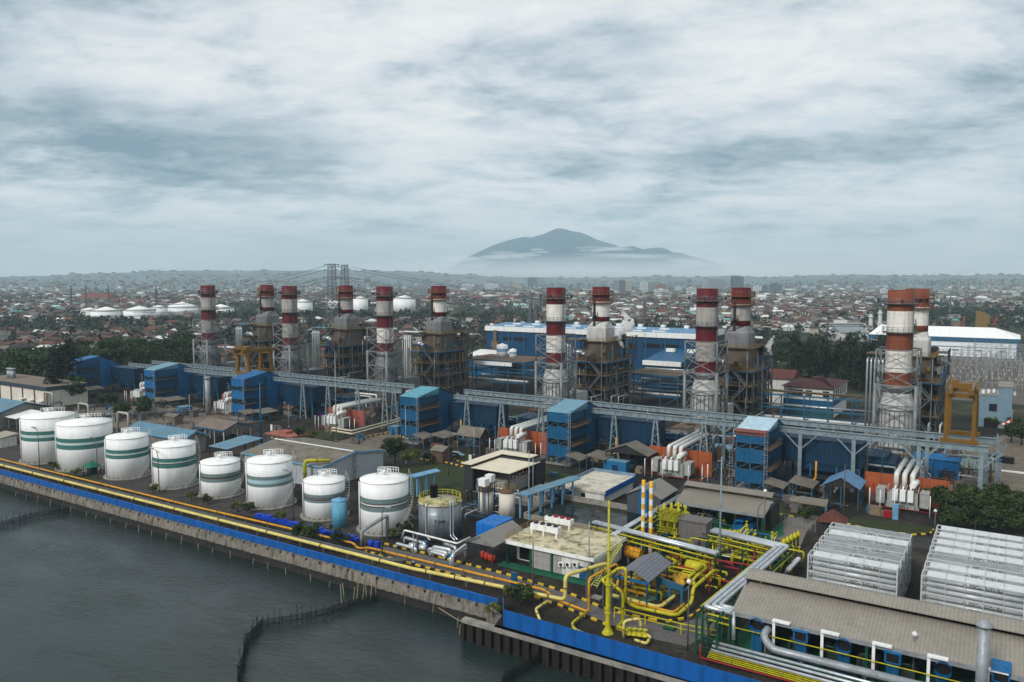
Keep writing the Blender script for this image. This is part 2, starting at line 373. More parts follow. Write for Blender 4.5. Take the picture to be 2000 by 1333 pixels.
for e, (p, c) in zip(sorted(els, key=lambda e: e.position), stops): e.color = (*lin(c), 1)
cm = N.new('ShaderNodeMix'); cm.data_type = 'RGBA'; cm.blend_type = 'MULTIPLY'; cm.inputs[0].default_value = 1; L.new(cr.outputs[0], cm.inputs[6]); cm.inputs[7].default_value = (SKYK, SKYK, SKYK, 1)
# thin places let the blue of the clear sky through
thin = mrange(n2, .30, .42, .35, 0.06)
sm = N.new('ShaderNodeMix'); sm.data_type = 'RGBA'; L.new(thin, sm.inputs[0]); L.new(cm.outputs[2], sm.inputs[6]); L.new(sky.outputs[0], sm.inputs[7])
# the low band near the horizon is evenly pale with a faint warm tone
hb = mrange(sx.outputs[2], 0.0, .085, .8, 0)
hm = N.new('ShaderNodeMix'); hm.data_type = 'RGBA'; L.new(hb, hm.inputs[0]); L.new(sm.outputs[2], hm.inputs[6]); hm.inputs[7].default_value = tuple(x*SKYK for x in lin((204,204,203)))+(1,)
L.new(hm.outputs[2], bg.inputs['Color'])
sun = bpy.data.lights.new('sun', 'SUN'); sun.energy = SUN_E; sun.angle = R(16); sun.color = (1, .965, .92)
so = bpy.data.objects.new('sun', sun); COL.objects.link(so)
sd = Vector((math.sin(SUN_AZ)*math.cos(SUN_EL), math.cos(SUN_AZ)*math.cos(SUN_EL), math.sin(SUN_EL)))
so.rotation_euler = sd.to_track_quat('Z', 'Y').to_euler(); so.location = (-60,-60,150)

def volume_mat(name, col, dens, aniso=0.0, noise=None):
    m = bpy.data.materials.new(name); m.use_nodes = True; t = m.node_tree; t.nodes.remove(t.nodes['Principled BSDF'])
    v = t.nodes.new('ShaderNodeVolumePrincipled'); v.inputs['Color'].default_value = (*col, 1); v.inputs['Density'].default_value = dens; v.inputs['Anisotropy'].default_value = aniso
    if noise:
        g = t.nodes.new('ShaderNodeNewGeometry'); n = t.nodes.new('ShaderNodeTexNoise'); n.inputs['Scale'].default_value = noise[0]; n.inputs['Detail'].default_value = 4
        t.links.new(g.outputs['Position'], n.inputs['Vector']); q = t.nodes.new('ShaderNodeMapRange'); t.links.new(n.outputs['Fac'], q.inputs[0])
        q.inputs[1].default_value, q.inputs[2].default_value, q.inputs[3].default_value, q.inputs[4].default_value = noise[1], noise[2], 0, dens
        t.links.new(q.outputs[0], v.inputs['Density'])
    t.links.new(v.outputs[0], t.nodes['Material Output'].inputs['Volume']); return m
b = MB(); b.box(-13500, -900, -6.5, 8500, 13200, 700)
hz = b.build('haze', volume_mat('haze_air', HAZE_COL, HAZE_D)); tag(hz, 'thin blue haze lying over the plant, the city and the hills', 'haze', kind='stuff')

# ------------------------------------------------------------------ water and ground
def water_mat():
    m = bpy.data.materials.new('harbour_water'); m.use_nodes = True; t = m.node_tree; p = t.nodes['Principled BSDF']
    p.inputs['Base Color'].default_value = (*lin((34,44,43)), 1); p.inputs['Roughness'].default_value = .09; p.inputs['IOR'].default_value = 1.33
    g = t.nodes.new('ShaderNodeNewGeometry'); mp = t.nodes.new('ShaderNodeMapping'); mp.inputs['Rotation'].default_value = (0,0,R(-25)); mp.inputs['Scale'].default_value = (1, 2.2, 1); t.links.new(g.outputs['Position'], mp.inputs[0])
    n = t.nodes.new('ShaderNodeTexNoise'); n.inputs['Scale'].default_value = .75; n.inputs['Detail'].default_value = 5; n.inputs['Roughness'].default_value = .6; n.inputs['Distortion'].default_value = .4; t.links.new(mp.outputs[0], n.inputs['Vector'])
    n2 = t.nodes.new('ShaderNodeTexNoise'); n2.inputs['Scale'].default_value = .07; n2.inputs['Detail'].default_value = 3; t.links.new(mp.outputs[0], n2.inputs['Vector'])
    q = t.nodes.new('ShaderNodeMapRange'); t.links.new(n2.outputs['Fac'], q.inputs[0]); q.inputs[1].default_value = .35; q.inputs[2].default_value = .65; q.inputs[3].default_value = .25; q.inputs[4].default_value = .6
    bp = t.nodes.new('ShaderNodeBump'); bp.inputs['Distance'].default_value = .35; t.links.new(n.outputs['Fac'], bp.inputs['Height']); t.links.new(q.outputs[0], bp.inputs['Strength']); t.links.new(bp.outputs[0], p.inputs['Normal'])
    return m
WATER = water_mat()
b = MB(); b.sheet([(-13000,-800),(3000,-800),(3000,99),(-13000,99)], WZ); struct('water', b, WATER)
def ground_mat():
    m = bpy.data.materials.new('plant_and_plain_ground'); m.use_nodes = True; t = m.node_tree; p = t.nodes['Principled BSDF']; p.inputs['Roughness'].default_value = .9; p.inputs['Specular IOR Level'].default_value = .15
    g = t.nodes.new('ShaderNodeNewGeometry'); pos = g.outputs['Position']
    def nz(s, d=5, ro=.6):
        n = t.nodes.new('ShaderNodeTexNoise'); n.inputs['Scale'].default_value = s; n.inputs['Detail'].default_value = d; n.inputs['Roughness'].default_value = ro; t.links.new(pos, n.inputs['Vector']); return n.outputs['Fac']
    def ramp(x, st):
        r = t.nodes.new('ShaderNodeValToRGB'); t.links.new(x, r.inputs[0]); e = r.color_ramp.elements; e[0].position = st[0][0]; e[1].position = st[-1][0]
        for q in st[1:-1]: e.new(q[0])
        for a, q in zip(sorted(e, key=lambda k: k.position), st): a.color = (*lin(q[1]), 1)
        return r.outputs[0]
    def mix(a, b_, f, mode='MIX'):
        n = t.nodes.new('ShaderNodeMix'); n.data_type = 'RGBA'; n.blend_type = mode
        if isinstance(f, float): n.inputs[0].default_value = f
        else: t.links.new(f, n.inputs[0])
        t.links.new(a, n.inputs[6]); t.links.new(b_, n.inputs[7]); return n.outputs[2]
    def mr(x, a, b_, c, d):
        n = t.nodes.new('ShaderNodeMapRange'); t.links.new(x, n.inputs[0])
        for i, q in enumerate((a, b_, c, d)): n.inputs[i+1].default_value = q
        return n.outputs[0]
    plant = ramp(nz(.06, 8, .65), [(.34, (34,32,30)), (.47, (46,43,40)), (.56, (62,57,51)), (.7, (88,79,67))])
    plant = mix(plant, ramp(nz(1.1, 3), [(.3, (150,150,150)), (.7, (255,255,255))]), .8, 'MULTIPLY')
    far = ramp(nz(.011, 8, .68), [(.36, (30,42,30)), (.47, (44,56,36)), (.55, (66,68,48)), (.62, (96,88,74)), (.7, (120,112,100))])
    far = mix(far, ramp(nz(.12, 4), [(.3, (130,130,130)), (.7, (255,255,255))]), .8, 'MULTIPLY')
    s = t.nodes.new('ShaderNodeSeparateXYZ'); t.links.new(pos, s.inputs[0])
    f = mr(s.outputs[1], 330, 345, 0, 1)
    t.links.new(mix(plant, far, f), p.inputs['Base Color']); return m
b = MB(); b.face([(-13000,97.4,0),(-66,97.4,0),(-62.5,95.5,0),(-61.5,91.6,0),(8000,91.6-8060*.002,0),(8000,13000,0),(-13000,13000,0)]); struct('ground', b, ground_mat())

# ------------------------------------------------------------------ seawall, fences, long pipes
t0 = thing('seawall', 'grey concrete seawall with stained scalloped face below the blue fence', 'seawall', (-150,97,0))
b = MB()
u = -330.0
while u < -66:
    w = 1.7; d = 0; am = random.uniform(.1,.24)
    for k in range(4):
        x0, x1 = u+w*k/4, u+w*(k+1)/4; e0, e1 = [am*math.sin(math.pi*q/4) for q in (k,k+1)]
        P = [[(x,97.9,.02),(x,96.95+d-e,.02-.3*(e < .01)),(x,96.8+d-e*1.5,-.8),(x,96.62+d-e,-1.5),(x,96.62+d-e,-1.75),(x,97.2,-1.75)] for x,e in ((x0,e0),(x1,e1))]
        for i in range(5): b.face([P[0][i],P[0][i+1],P[1][i+1],P[1][i]])
    if int(u*10) % 2 == 0: b.face([(u-.32,96.9,-.04),(u+.32,96.9,-.04),(u+.22,96.80,-.42),(u-.2,96.80,-.42)],1)
    u += w; continue
    b.face([(u,96.9+d,.02),(u+w,96.9+d,.02),(u+w,97.9,.02),(u,97.9,.02)]); b.face([(u,96.1+d,-1.9),(u+w,96.1+d,-1.9),(u+w,96.9+d,.02),(u,96.9+d,.02)])
    b.face([(u,96.1+d,-2.3),(u+w,96.1+d,-2.3),(u+w,96.1+d,-1.9),(u,96.1+d,-1.9)]); b.face([(u,97.2,-2.3),(u+w,97.2,-2.3),(u+w,96.1+d,-2.3),(u,96.1+d,-2.3)])
    u += w
b.ext([(-66,96.3,-2.05),(-62.6,94.6,-2.05),(-61.8,95,-2.05),(-65.5,97.9,-2.05)], (0,0,2.05))
b.build('coping_face', [SEAW,BLACK], t0)
b = MB(); b.box(-330,96.85,WZ-.6,-62.5,97.38,-1.7); b.build('lower_wall', SEAD, t0)
t0 = thing('sheet_pile_wall', 'dark rusty sheet pile wall with pale concrete cap, below the taller blue fence', 'quay wall', (-40,91.5,0))
b = MB(); b.ext([(-67,91.2,0),(-67,92.3,0),(20,92.1,0),(20,91.0,0)], (0,0,-.55)); b.build('concrete_cap', CONC, t0)
b = MB()
for i in range(110):
    u = -67+i*.8; b.box(u,91.55 if i % 2 else 91.25,WZ-.6,u+(.8 if i % 2 else .45),92.05,-.55)
b.build('sheet_piles', M('sheet_pile_rust', (28,24,22), .8, var=.4, scale=.6, stain=(62,52,46), stf=.5, streak=True), t0)
FL = M('fence_post_blue', (30,100,190), .5)
t0 = thing('blue_fence', 'low blue sheet metal fence along the top of the concrete seawall', 'fence', (-150,97.4,0))
b = MB(); b.box(-330,97.36,.05,-64.6,97.44,1.32); b.build('sheet_panel', BLUEF, t0)
b = MB()
for i in range(30,89): b.beam((-330+i*3,97.5,0),(-330+i*3,97.5,1.42),.1)
b.build('post', FL, t0); b = MB(); b.beam((-330,97.4,1.35),(-64.6,97.4,1.35),.12,.08); b.build('top_rail', FL, t0)
t0 = thing('blue_fence', 'tall blue sheet metal fence above the rusty sheet piles', 'fence', (-40,92.3,0))
b = MB(); b.ext([(-60.4,92.5,0),(-60.4,92.58,0),(20,90.9,0),(20,90.82,0)], (0,0,2.45)); b.ext([(-60.4,92.5,0),(-60.4,92.58,0),(-63.6,97.4,0),(-63.7,97.34,0)], (0,0,1.9)); b.build('sheet_panel', BLUEF, t0)
b = MB()
for i in range(27): u = -60.4+i*3; b.beam((u,92.68-(u+60.4)*.021,0),(u,92.68-(u+60.4)*.021,2.5),.1)
b.build('post', FL, t0)

FLANGED = ('yellow_gas_pipe','orange_yellow_pipe','cream_yellow_pipe')
def pipe_on_posts(name, label, pts, r, mat, posts, fil=.6, cat='pipeline', group=None, pm=None):
    def flanges(b):
        if mat.name not in FLANGED: return
        P_ = [Vector(p) for p in pts]
        for a, c in zip(P_, P_[1:]):
            L_ = (c-a).length; d = (c-a).normalized() if L_ > 0 else None
            if L_ < 1.6: continue
            k = max(1, int(L_/(5.5 if L_ < 40 else 14)))
            for i in range(k):
                q = a.lerp(c, (i+.5)/k)
                for o_ in (-.09,.05): b.tube([q+d*o_, q+d*(o_+.05)], r*1.4, 10, 1)
    FM = [mat, M('flange_grime', (120,108,60), .6, var=.3)] if mat.name in FLANGED else [mat]
    if not posts:
        b = MB(); b.tube(pts, r, 10, 0, fil); flanges(b); return tag(b.build(name, FM, None, pts[0]), label, cat, group)
    t = thing(name, label, cat, pts[0], group)
    b = MB(); b.tube(pts, r, 10, 0, fil); flanges(b); b.build('pipe_run', FM, t)
    if posts:
        b = MB()
        P = [Vector(p) for p in pts]
        for a, c in zip(P, P[1:]):
            L_ = (c-a).length
            if abs((c-a).z) > .5*L_: continue
            k = max(1, int(L_/posts))
            for i in range(k):
                q = a.lerp(c, (i+.5)/k)
                if q.z-r > .15: b.cut(); b.beam((q.x,q.y,0),(q.x,q.y,q.z-r),.22,.22); b.beam((q.x-.35,q.y,q.z-r-.06),(q.x+.35,q.y,q.z-r-.06),.15,.15)
        if b.f: b.build('support', pm or GREYST, t)
    return t
PX = lambda *a: [G(*p) for p in a]
pA = G(1104,1172,1.2); zt = ZAT(1106,1124,pA)
pB = G(1186,1100,zt)
pipe_on_posts('gas_pipe', 'thick cream yellow gas pipe along the seawall rising into a high elbow', [(-330,99.9,1.2),(-84,100.6,1.2),pA,(pA.x,pA.y,zt),pB,(pB.x+1,pB.y+.5,.8)], .30, CRY, 6, .9)
pC = G(1150,1196,.7); zt2 = ZAT(1149,1130,pC); pD = G(1205,1101,zt2)
pipe_on_posts('gas_pipe', 'thinner orange yellow pipe along the cream one, rising by the yellow mast', [(-330,103.2,1.3)]+PX((380,990,1.3),(690,1061,1.3),(700,1072,.7),(720,1070,.7),(1062,1152,1.2),(1073,1160,1.2),(1078,1168,.7))+[pC,(pC.x,pC.y,zt2),pD,(pD.x+.8,pD.y+.6,.8)], .19, ORY, 6, .7)
for k, (vv, lab) in enumerate(((101.3, 'dull grey steam pipe next to the cream gas pipe'), (102.0, 'dull grey steam pipe next to the orange pipe'))):
    pipe_on_posts('steam_pipe', lab, [(-330,vv,.95),(-92,vv+.6,.95),(-88,vv+1.6,.95)], .13, GREYST, 5)
pipe_on_posts('gas_pipe', 'cream branch pipe forking from the long gas pipe towards the blue fence', PX((1070,1174,1.1),(1046,1190,.7),(1055,1212,.5)), .2, CRY, 0, .5)
pipe_on_posts('gas_pipe', 'yellow branch pipe curving from the orange riser down to the fence', PX((1146,1196,.7),(1116,1218,.6),(1122,1230,.6),(1146,1240,.3)), .2, YEL, 0, 1.2)
# nets on stakes in the water, bamboo poles
def net(pts, lab):
    P = [G(px, py, WZ) for px, py in pts]; t = thing('fishing_net', lab, 'fishing net', P[0], 'stake nets in the harbour water')
    b = MB(); bn = MB()
    for a, c in zip(P, P[1:]):
        k = max(1, int((c-a).length/.7))
        for i in range(k):
            q = a.lerp(c, i/k)+Vector((random.uniform(-.25,.25), random.uniform(-.25,.25), 0))
            b.beam((q.x,q.y,WZ-.3),(q.x+random.uniform(-.25,.25),q.y+random.uniform(-.2,.2),WZ+random.uniform(1.4,3.0)),.07)
        for j in range(9):
            z = WZ+j*.17; sag = .1*math.sin(j)
            bn.beam((a.x,a.y,z),(c.x,c.y,z+sag),.06,.06)
        k = max(1, int((c-a).length/.28))
        for i in range(k): q = a.lerp(c, i/k); bn.beam((q.x,q.y,WZ-.1),(q.x,q.y,WZ+1.38),.05,.05)
    b.build('stake', WOODD, t); bn.build('net', NETM, t)
net([(466,1340),(472,1310),(478,1280),(484,1256),(497,1243),(511,1228),(545,1223),(590,1216),(640,1205),(664,1196),(700,1186),(738,1176)], 'long curved net on dark stakes out in the open water')
net([(-5,1034),(30,1024),(60,1015),(100,1008),(136,1003)], 'net on thin stakes near the far end of the seawall')
net([(980,1345),(1000,1326),(1030,1312),(1052,1296)], 'short net reaching out from the rusty sheet piles')
b = MB()
for px, py in ((668,1190),(675,1186),(690,1176),(696,1180),(708,1172),(716,1170),(722,1178),(735,1165),(748,1160),(772,1168)):
    q = G(px,py,WZ); b.beam((q.x,q.y,WZ-.4),(q.x+random.uniform(-.6,.6),q.y,WZ+random.uniform(2.4,4.4)),.11)
solo('mooring_poles', b, BAMB, 'cluster of leaning bleached poles where the net meets the seawall', 'poles')
b = MB(); pr = [G(790,1166,WZ+1.0),G(845,1180,WZ+1.0),G(895,1212,WZ+.8),G(925,1219,WZ+.6)]; b.tube(pr,.07,6)
for px, py in ((790,1180),(821,1186),(845,1196),(893,1226),(897,1240)): q = G(px,py,WZ); b.beam((q.x,q.y,WZ-.3),(q.x+.2,q.y,WZ+1.7),.08)
solo('bamboo_rail', b, BAMB, 'bamboo pole rail hung along the foot of the seawall', 'bamboo rail')
for i in range(26):
    q = Vector((-206+i*5.1+random.uniform(-1,1), 95.4, WZ)); b = MB(); b.beam((q.x,q.y,WZ-.3),(q.x+random.uniform(-.2,.4),q.y+.15,WZ+random.uniform(.8,1.7)),.09)
    if proj(q.x,q.y,-4)[0] > 0 and q.x < -95: solo('bamboo_stake', b, BAMB, 'thin pale stake standing in the water against the seawall', 'stake', 'stakes along the seawall')
# ------------------------------------------------------------------ storage tanks
def tank_geo(l, r, bt, rim):
    cxp = (l+r)/2; g = G(cxp, bt, 0); h = Vector((g.x, g.y, 0)).normalized(); rad = 1.0
    for _ in range(6):
        c = g + h*rad; fw = c.x*FW[0]+c.y*FW[1]; D = (r-l)/F_PX*fw; rad = D/2*math.cos(math.atan((cxp-1000)/F_PX))**1.0
    return g+h*rad, rad, ZAT(cxp, rim, g)
def spiral(b, c, rad, h, a0, a1, m=0):
    n = int(h/.42); pr = None
    for i in range(n+1):
        a = a0+(a1-a0)*i/n; z = h*i/n; ca, sa = math.cos(a), math.sin(a)
        p0 = (c.x+(rad+.05)*ca, c.y+(rad+.05)*sa, z); p1 = (c.x+(rad+.95)*ca, c.y+(rad+.95)*sa, z)
        b.beam(p0, p1, .17, .05, m)
        q = Vector((c.x+(rad+.95)*ca, c.y+(rad+.95)*sa, z+1.0))
        if pr is not None:
            b.beam(pr, q, .05, .05, m); b.beam(pr-Vector((0,0,1)), q-Vector((0,0,1)), .05, .09, m)
        if i % 3 == 0: b.beam(q, q-Vector((0,0,1)), .06, .06, m)
        pr = q
TANKS = [
 (44,153,906,818, [(.28,.36,1),(.36,.42,4),(.42,.50,1)], 'white tank with twin teal stripes, outermost and farthest along the seawall', 0),
 (113,225,921,832, [(.28,.37,1),(.37,.42,4),(.42,.52,1)], 'broadest white tank with twin teal stripes, a green booth at its foot', 1),
 (209,294,937,858, [(.27,.36,1),(.36,.40,4),(.40,.49,1)], 'white tank with teal stripes between the broad tank and the one with a red line', 0),
 (300,386,956,874, [(.27,.36,1),(.36,.385,4),(.385,.40,3),(.40,.50,1)], 'white tank with teal stripes split by a thin red line', 0),
 (393,472,974,908, [(.28,.38,2),(.38,.42,5),(.42,.53,2)], 'low white tank with grey band and dark maroon line, before the pale blue lean-to roof', 1),
 (484,574,995,906, [(.29,.37,2),(.37,.45,6),(.45,.52,2)], 'tall white tank with pale blue and grey-teal bands beside the yellow bent pipe', 1),
 (594,676,1018,946, [(.30,.39,2),(.39,.41,5),(.41,.43,2),(.43,.45,5),(.45,.52,2)], 'low white tank standing behind the small blue cylinder tank', 1),
 (704,800,1047,946, [(.30,.39,2),(.39,.41,5),(.41,.44,4),(.44,.46,5),(.46,.55,2)], 'white tank with maroon and white lines, next to the bare steel tank', 1),
]
SM = [W_TANK, TEAL, GTEAL, MAROON, PGREY, MAROON, LBLUE]
for (l, r, bt, rim, bands, lab, rusty) in TANKS:
    c, rad, h = tank_geo(l, r, bt, rim); t = thing('storage_tank', lab, 'storage tank', (c.x,c.y,0), 'white storage tanks along the seawall')
    b = MB(); prof = [(rad,0)]; ms = []; z = 0
    for (a, e, m) in sorted(bands, key=lambda q: -q[1]):
        z1, z2 = h*(1-e), h*(1-a)
        if z1 > z+.01: prof.append((rad,z1)); ms.append(0)
        prof.append((rad,z2)); ms.append(m); z = z2
    prof.append((rad,h)); ms.append(0); b.lathe(c, prof, 48, ms); b.build('shell', SM, t)
    b = MB(); b.lathe(c, [(rad+.08,h-.12),(rad+.08,h+.04),(rad*.5,h+rad*.075),(.05,h+rad*.15)], 48); b.build('roof', W_ROOF, t)
    b = MB(); b.lathe(c, [(rad+.9,0),(rad+.9,.28),(rad,.3)], 40)
    for k in range(24): a = k*math.pi/12; b.obox((c.x+(rad+.15)*math.cos(a), c.y+(rad+.15)*math.sin(a), .3), (.3,.2,.28), a)
    b.build('foundation', CONC, t)
    va = math.atan2(c.y, c.x)+math.pi      # direction towards the camera
    b = MB(); spiral(b, c, rad, h, va+R(22), va+R(120)); b.build('staircase', M('stair_grey_white',(178,178,172),.6,var=.15), t)
    b = MB(); pa = [(c.x+rad*.95*math.cos(a), c.y+rad*.95*math.sin(a), h+.1) for a in [va+R(140)+R(8)*i for i in range(8)]]; b.rail(pa, 1.1, 1.0, .09)
    q = Vector((c.x+math.cos(va+R(180))*rad*.3, c.y+math.sin(va+R(180))*rad*.3, h+rad*.09)); b.cut(); b.rail([q+Vector((-1,-1,0)),q+Vector((1,-1,0)),q+Vector((1,1,0)),q+Vector((-1,1,0))], 1.0, 1.0, .08, close=True)
    b.build('railing', W_TANK, t)
    b = MB(); b.lathe((c.x,c.y,h+rad*.14), [(.35,0),(.35,.5),(.6,.6),(.1,1.0)], 12); b.build('vent', W_TANK, t)
    a = va-R(82); px_, py_ = c.x+(rad+.22)*math.cos(a), c.y+(rad+.22)*math.sin(a)
    b = MB(); b.tube([(px_,py_,.3),(px_,py_,h-.3)], .12, 8); b.build('down_pipe', W_TANK, t)
# small blue cylinder tank
c, rad, h = tank_geo(648,679,1035,981); t = thing('water_tank', 'small weathered light blue cylinder tank in front of a white tank', 'tank', (c.x,c.y,0))
b = MB(); b.lathe(c, [(rad,.1),(rad,h)], 28); b.build('shell', M('faded_cyan_paint', (92,156,184), .6, var=.15, scale=.6, stain=(64,98,116), stf=.6, streak=True), t)
b = MB(); b.lathe(c, [(rad+.05,h),(rad+.05,h+.08),(.1,h+.35)], 28); b.lathe((c.x,c.y,h+.2), [(.3,0),(.3,.35)], 10); b.build('lid', BLUEPALE, t)
b = MB(); b.lathe(c, [(rad+.25,0),(rad+.25,.12)], 28); b.build('base_slab', CONCD, t)
b = MB(); a = math.atan2(c.y,c.x)+math.pi+R(60); b.ladder((c.x+(rad+.15)*math.cos(a), c.y+(rad+.15)*math.sin(a), .1), h, (math.cos(a),math.sin(a)), .5); b.build('ladder', GREYST, t)
b = MB(); q = G(645,1030,0); b.lathe((q.x,q.y,0), [(.7,0),(.7,.9)], 14); solo('sump_ring', b, CONCD, 'low brown concrete ring beside the small blue tank', 'sump')
# bare steel tank with the lettering T-200
c, rad, h = tank_geo(817,903,1061,990); t = thing('steel_tank', 'bare grey steel tank marked T-200 with a mossy yellow-railed top', 'storage tank', (c.x,c.y,0))
STT = M('bare_tank_steel', (128,136,142), .45, .45, var=.2, scale=.35, stain=(84,88,90), stf=.6, streak=True, seam=(0,0,1.7))
b = MB(); b.lathe(c, [(rad,.1),(rad,h)], 48)
vs, fs = text_mesh('T-200', .82, 2.1); va = math.atan2(c.y,c.x)+math.pi
zt_ = ZAT(860, 1023, c-Vector((c.x,c.y,0)).normalized()*rad)
a0 = va + R(-3) - .9/rad
b.add([(c.x+(rad+.02)*math.cos(a0+x/rad), c.y+(rad+.02)*math.sin(a0+x/rad), zt_+y) for x, y in vs], fs, 1)
b.build('shell', [STT, BLACK], t)
b = MB(); b.lathe(c, [(rad+.1,h-.1),(rad+.1,h+.05),(.1,h+.5)], 48); b.build('roof', ROOFMOSS, t)
b = MB(); b.rail([(c.x+rad*.97*math.cos(k*R(15)), c.y+rad*.97*math.sin(k*R(15)), h+.05) for k in range(24)], 1.1, 1.3, .09, close=True); b.build('railing', YEL, t)
q = c+Vector((-1.7,.3,0)); b = MB(); b.lathe((q.x,q.y,h+.2), [(.75,0),(.8,2.6),(.85,2.6)], 16); b.build('black_vent_drum', BLACK, t)
b = MB()
for da, top in ((-38,h),(26,h+.6),(34,h+.6)):
    b.cut(); a = va+R(da); x, y = c.x+(rad+.2)*math.cos(a), c.y+(rad+.2)*math.sin(a); b.tube([(x-math.cos(a)*1.2,y-math.sin(a)*1.2,top+.3),(x,y,top+.3),(x,y,1.2),(x+1.8,y-1.0,1.0)], .14, 8, 0, .5)
b.build('pipe_run', [SILVER], t)
# two whitewashed silos with a grated platform
for (l, r, bt, rim, lab) in ((934,964,1008,962,'squat whitewashed silo nearer the bare steel tank'), (974,1006,1016,965,'squat whitewashed silo nearer the pond canopy')):
    c, rad, h = tank_geo(l, r, bt, rim); t = thing('silo_tank', lab, 'tank', (c.x,c.y,0), 'whitewashed silos'); b = MB(); b.lathe(c, [(rad,0),(rad,h)], 28); b.build('shell', M('whitewash', (206,200,188), .8, var=.1, stain=(140,128,112), stf=.6, streak=True), t)
    b = MB(); b.lathe(c, [(rad+.12,h),(rad+.12,h+.2),(.1,h+.25)], 28); b.build('top_slab', GRATE, t)
    b = MB(); b.rail([(c.x+rad*math.cos(k*R(30)), c.y+rad*math.sin(k*R(30)), h+.2) for k in range(12)], 1.1, 1.2, .07, close=True); b.build('railing', RAILY, t)
for px, py, s in ((945,946,1.7),(957,938,1.6)):
    q = G(px,py,7.2); t = thing('water_cube', 'white cube tank on a steel stand behind the silos, ' + ('next to the steel tank' if px < 950 else 'next to the cream flat roof'), 'water tank', (q.x,q.y,0), 'cube tanks by the silos'); b = MB(); b.obox((q.x,q.y,6.9), (s,s,1.5)); b.build('cube', WHITE, t); b = MB()
    for sx_ in (-.7,.7):
        for sy_ in (-.7,.7): b.cut(); b.beam((q.x+sx_,q.y+sy_,0),(q.x+sx_,q.y+sy_,6.8),.18)
    b.build('leg', BLUEST, t); b = MB(); b.obox((q.x,q.y,6.72),(2.4,2.4,.16)); b.build('deck', GRATE, t)
# ------------------------------------------------------------------ power block
STK_X = [-315.5,-261,-207.3,-130.8,-78.4,-25.6]; STK_V = 233; HR_V = 266; INL_U = [-347,-290.5,-237.5,-158,-106,-54.4]
def chimney(u, v, mats, lab, red, lattice=True):
    t = thing('chimney', lab, 'chimney', (u,v,0), 'bypass chimneys in front of the boilers')
    b = MB(); r = 3.25
    b.lathe((u,v,0), [(r*1.06,19.8),(r*1.06,21.4),(r,21.6),(r,25.3),(r,31),(r,35.7),(r,41.6),(r,47.2),(r-.25,47.2),(r-.3,40)], 32, [4,4,0,1,0,2,0,0,5]); b.v  # shaft with its painted bands
    b.build('shaft', [red, mats[0], mats[1], WHS, DUCTG, BLACK], t)
    for z in (43.6, 36.0):
        b = MB(); b.lathe((u,v,z), [(r,-.2),(r+1.1,-.2),(r+1.1,.1),(r,.1)], 24)
        for a in range(4): ca, sa = math.cos(R(45+90*a)), math.sin(R(45+90*a)); b.beam((u+ca*r,v+sa*r,z-1.6),(u+ca*(r+1.0),v+sa*(r+1.0),z-.1),.14)
        pl = b.build('platform', GREYST, t); b = MB()
        b.rail([(u+(r+1.05)*math.cos(k*R(18)), v+(r+1.05)*math.sin(k*R(18)), z+.1) for k in range(20)], 1.2, 1.6, .1, close=True); b.build('railing', GREYST, pl)
    b = MB()
    for a in range(4): b.cut(); ca, sa = math.cos(R(a*90+10)), math.sin(R(a*90+10)); b.beam((u+ca*r,v+sa*r,43.9),(u+ca*(r+2.2),v+sa*(r+2.2),44.1),.15); b.obox((u+ca*(r+2.2),v+sa*(r+2.2),43.9),(.5,.5,.9))
    b.build('warning_lamp', DARKST, t)
    b = MB(); b.ladder((u+r+.15, v-1.0, 21), 26, (1,0), .6); b.build('caged_ladder', GREYST, t)
    b = MB(); b.lathe((u,v,0), [(4.4,1.5),(4.5,15.2),(4.3,16.2),(3.5,19.6),(3.4,19.9)], 12, 0, False)
    b.box(u-3.6,v+3,2,u+3.6,v+17,10.5)
    b.build('silencer_base', mats[2], t)
    b = MB()
    for k in range(24): a = k*math.pi/12; b.beam((u+4.62*math.cos(a),v+4.62*math.sin(a),1.5),(u+4.62*math.cos(a),v+4.62*math.sin(a),15.2),.16,.2)
    for z in (5,10,15.2): b.lathe((u,v,z), [(4.6,0),(4.75,0),(4.75,.25),(4.6,.25)], 12, 0, False)
    b.build('stiffener_ribs', GREYST, t)
    s = 4.9; b = MB(); cs = [(u-s,v-s),(u+s,v-s),(u+s,v+s),(u-s,v+s)]
    for x, y in cs: b.cut(); b.tube([(x,y,0),(x,y,22.4)], .48, 10); b.tube([(x,y,22.4),(x,y,31.4)], .2, 8)
    b.build('tower_leg', M('tower_steel',(126,130,132),.55,.25,var=.2,stain=(84,76,68),stf=.5), t)
    b = MB(); lv = [5.5,11,16.6,22,26.6,31.4]
    for i in range(4):
        a, c = cs[i], cs[(i+1) % 4]
        for z in lv: b.beam((*a,z),(*c,z),.3 if z in (16.6,22) else .22)
        for z0, z1 in zip([.3]+lv, lv): b.beam((*a,z0),(*c,z1),.2); b.beam((*c,z0),(*a,z1),.2)
    for z in (16.6,22,31.4):
        for i in range(4): b.beam((*cs[i],z),(u+(cs[i][0]-u)*.55,v+(cs[i][1]-v)*.55,z),.2)
    b.build('lattice_bracing', M('tower_steel',(0,0,0)), t)
    return t
clabs = ['red and grey banded chimney outermost at the wooded end of the plant', 'red and grey banded chimney directly behind the ochre gantry crane leg',
 'red and white banded chimney standing before the pair of far round tanks', 'red and bright white banded chimney in front of the long blue hall wall',
 'deep red and grey-white banded chimney at the end of the blue hall', 'brick orange and white banded chimney, the broadest in view']
cm_ = [(GRS,GRS,DUCTG),(GRS,GRS,DUCTG),(WHS,GRS,DUCTG),(WHS,WHS,M('pale_silencer_panel',(186,186,182),.6,var=.15,scale=.4,stain=(120,116,110),stf=.6,streak=True)),(GRS,GRS,M('pale_silencer_panel',(0,0,0))),(WHS,WHS,M('pale_silencer_panel',(0,0,0)))]
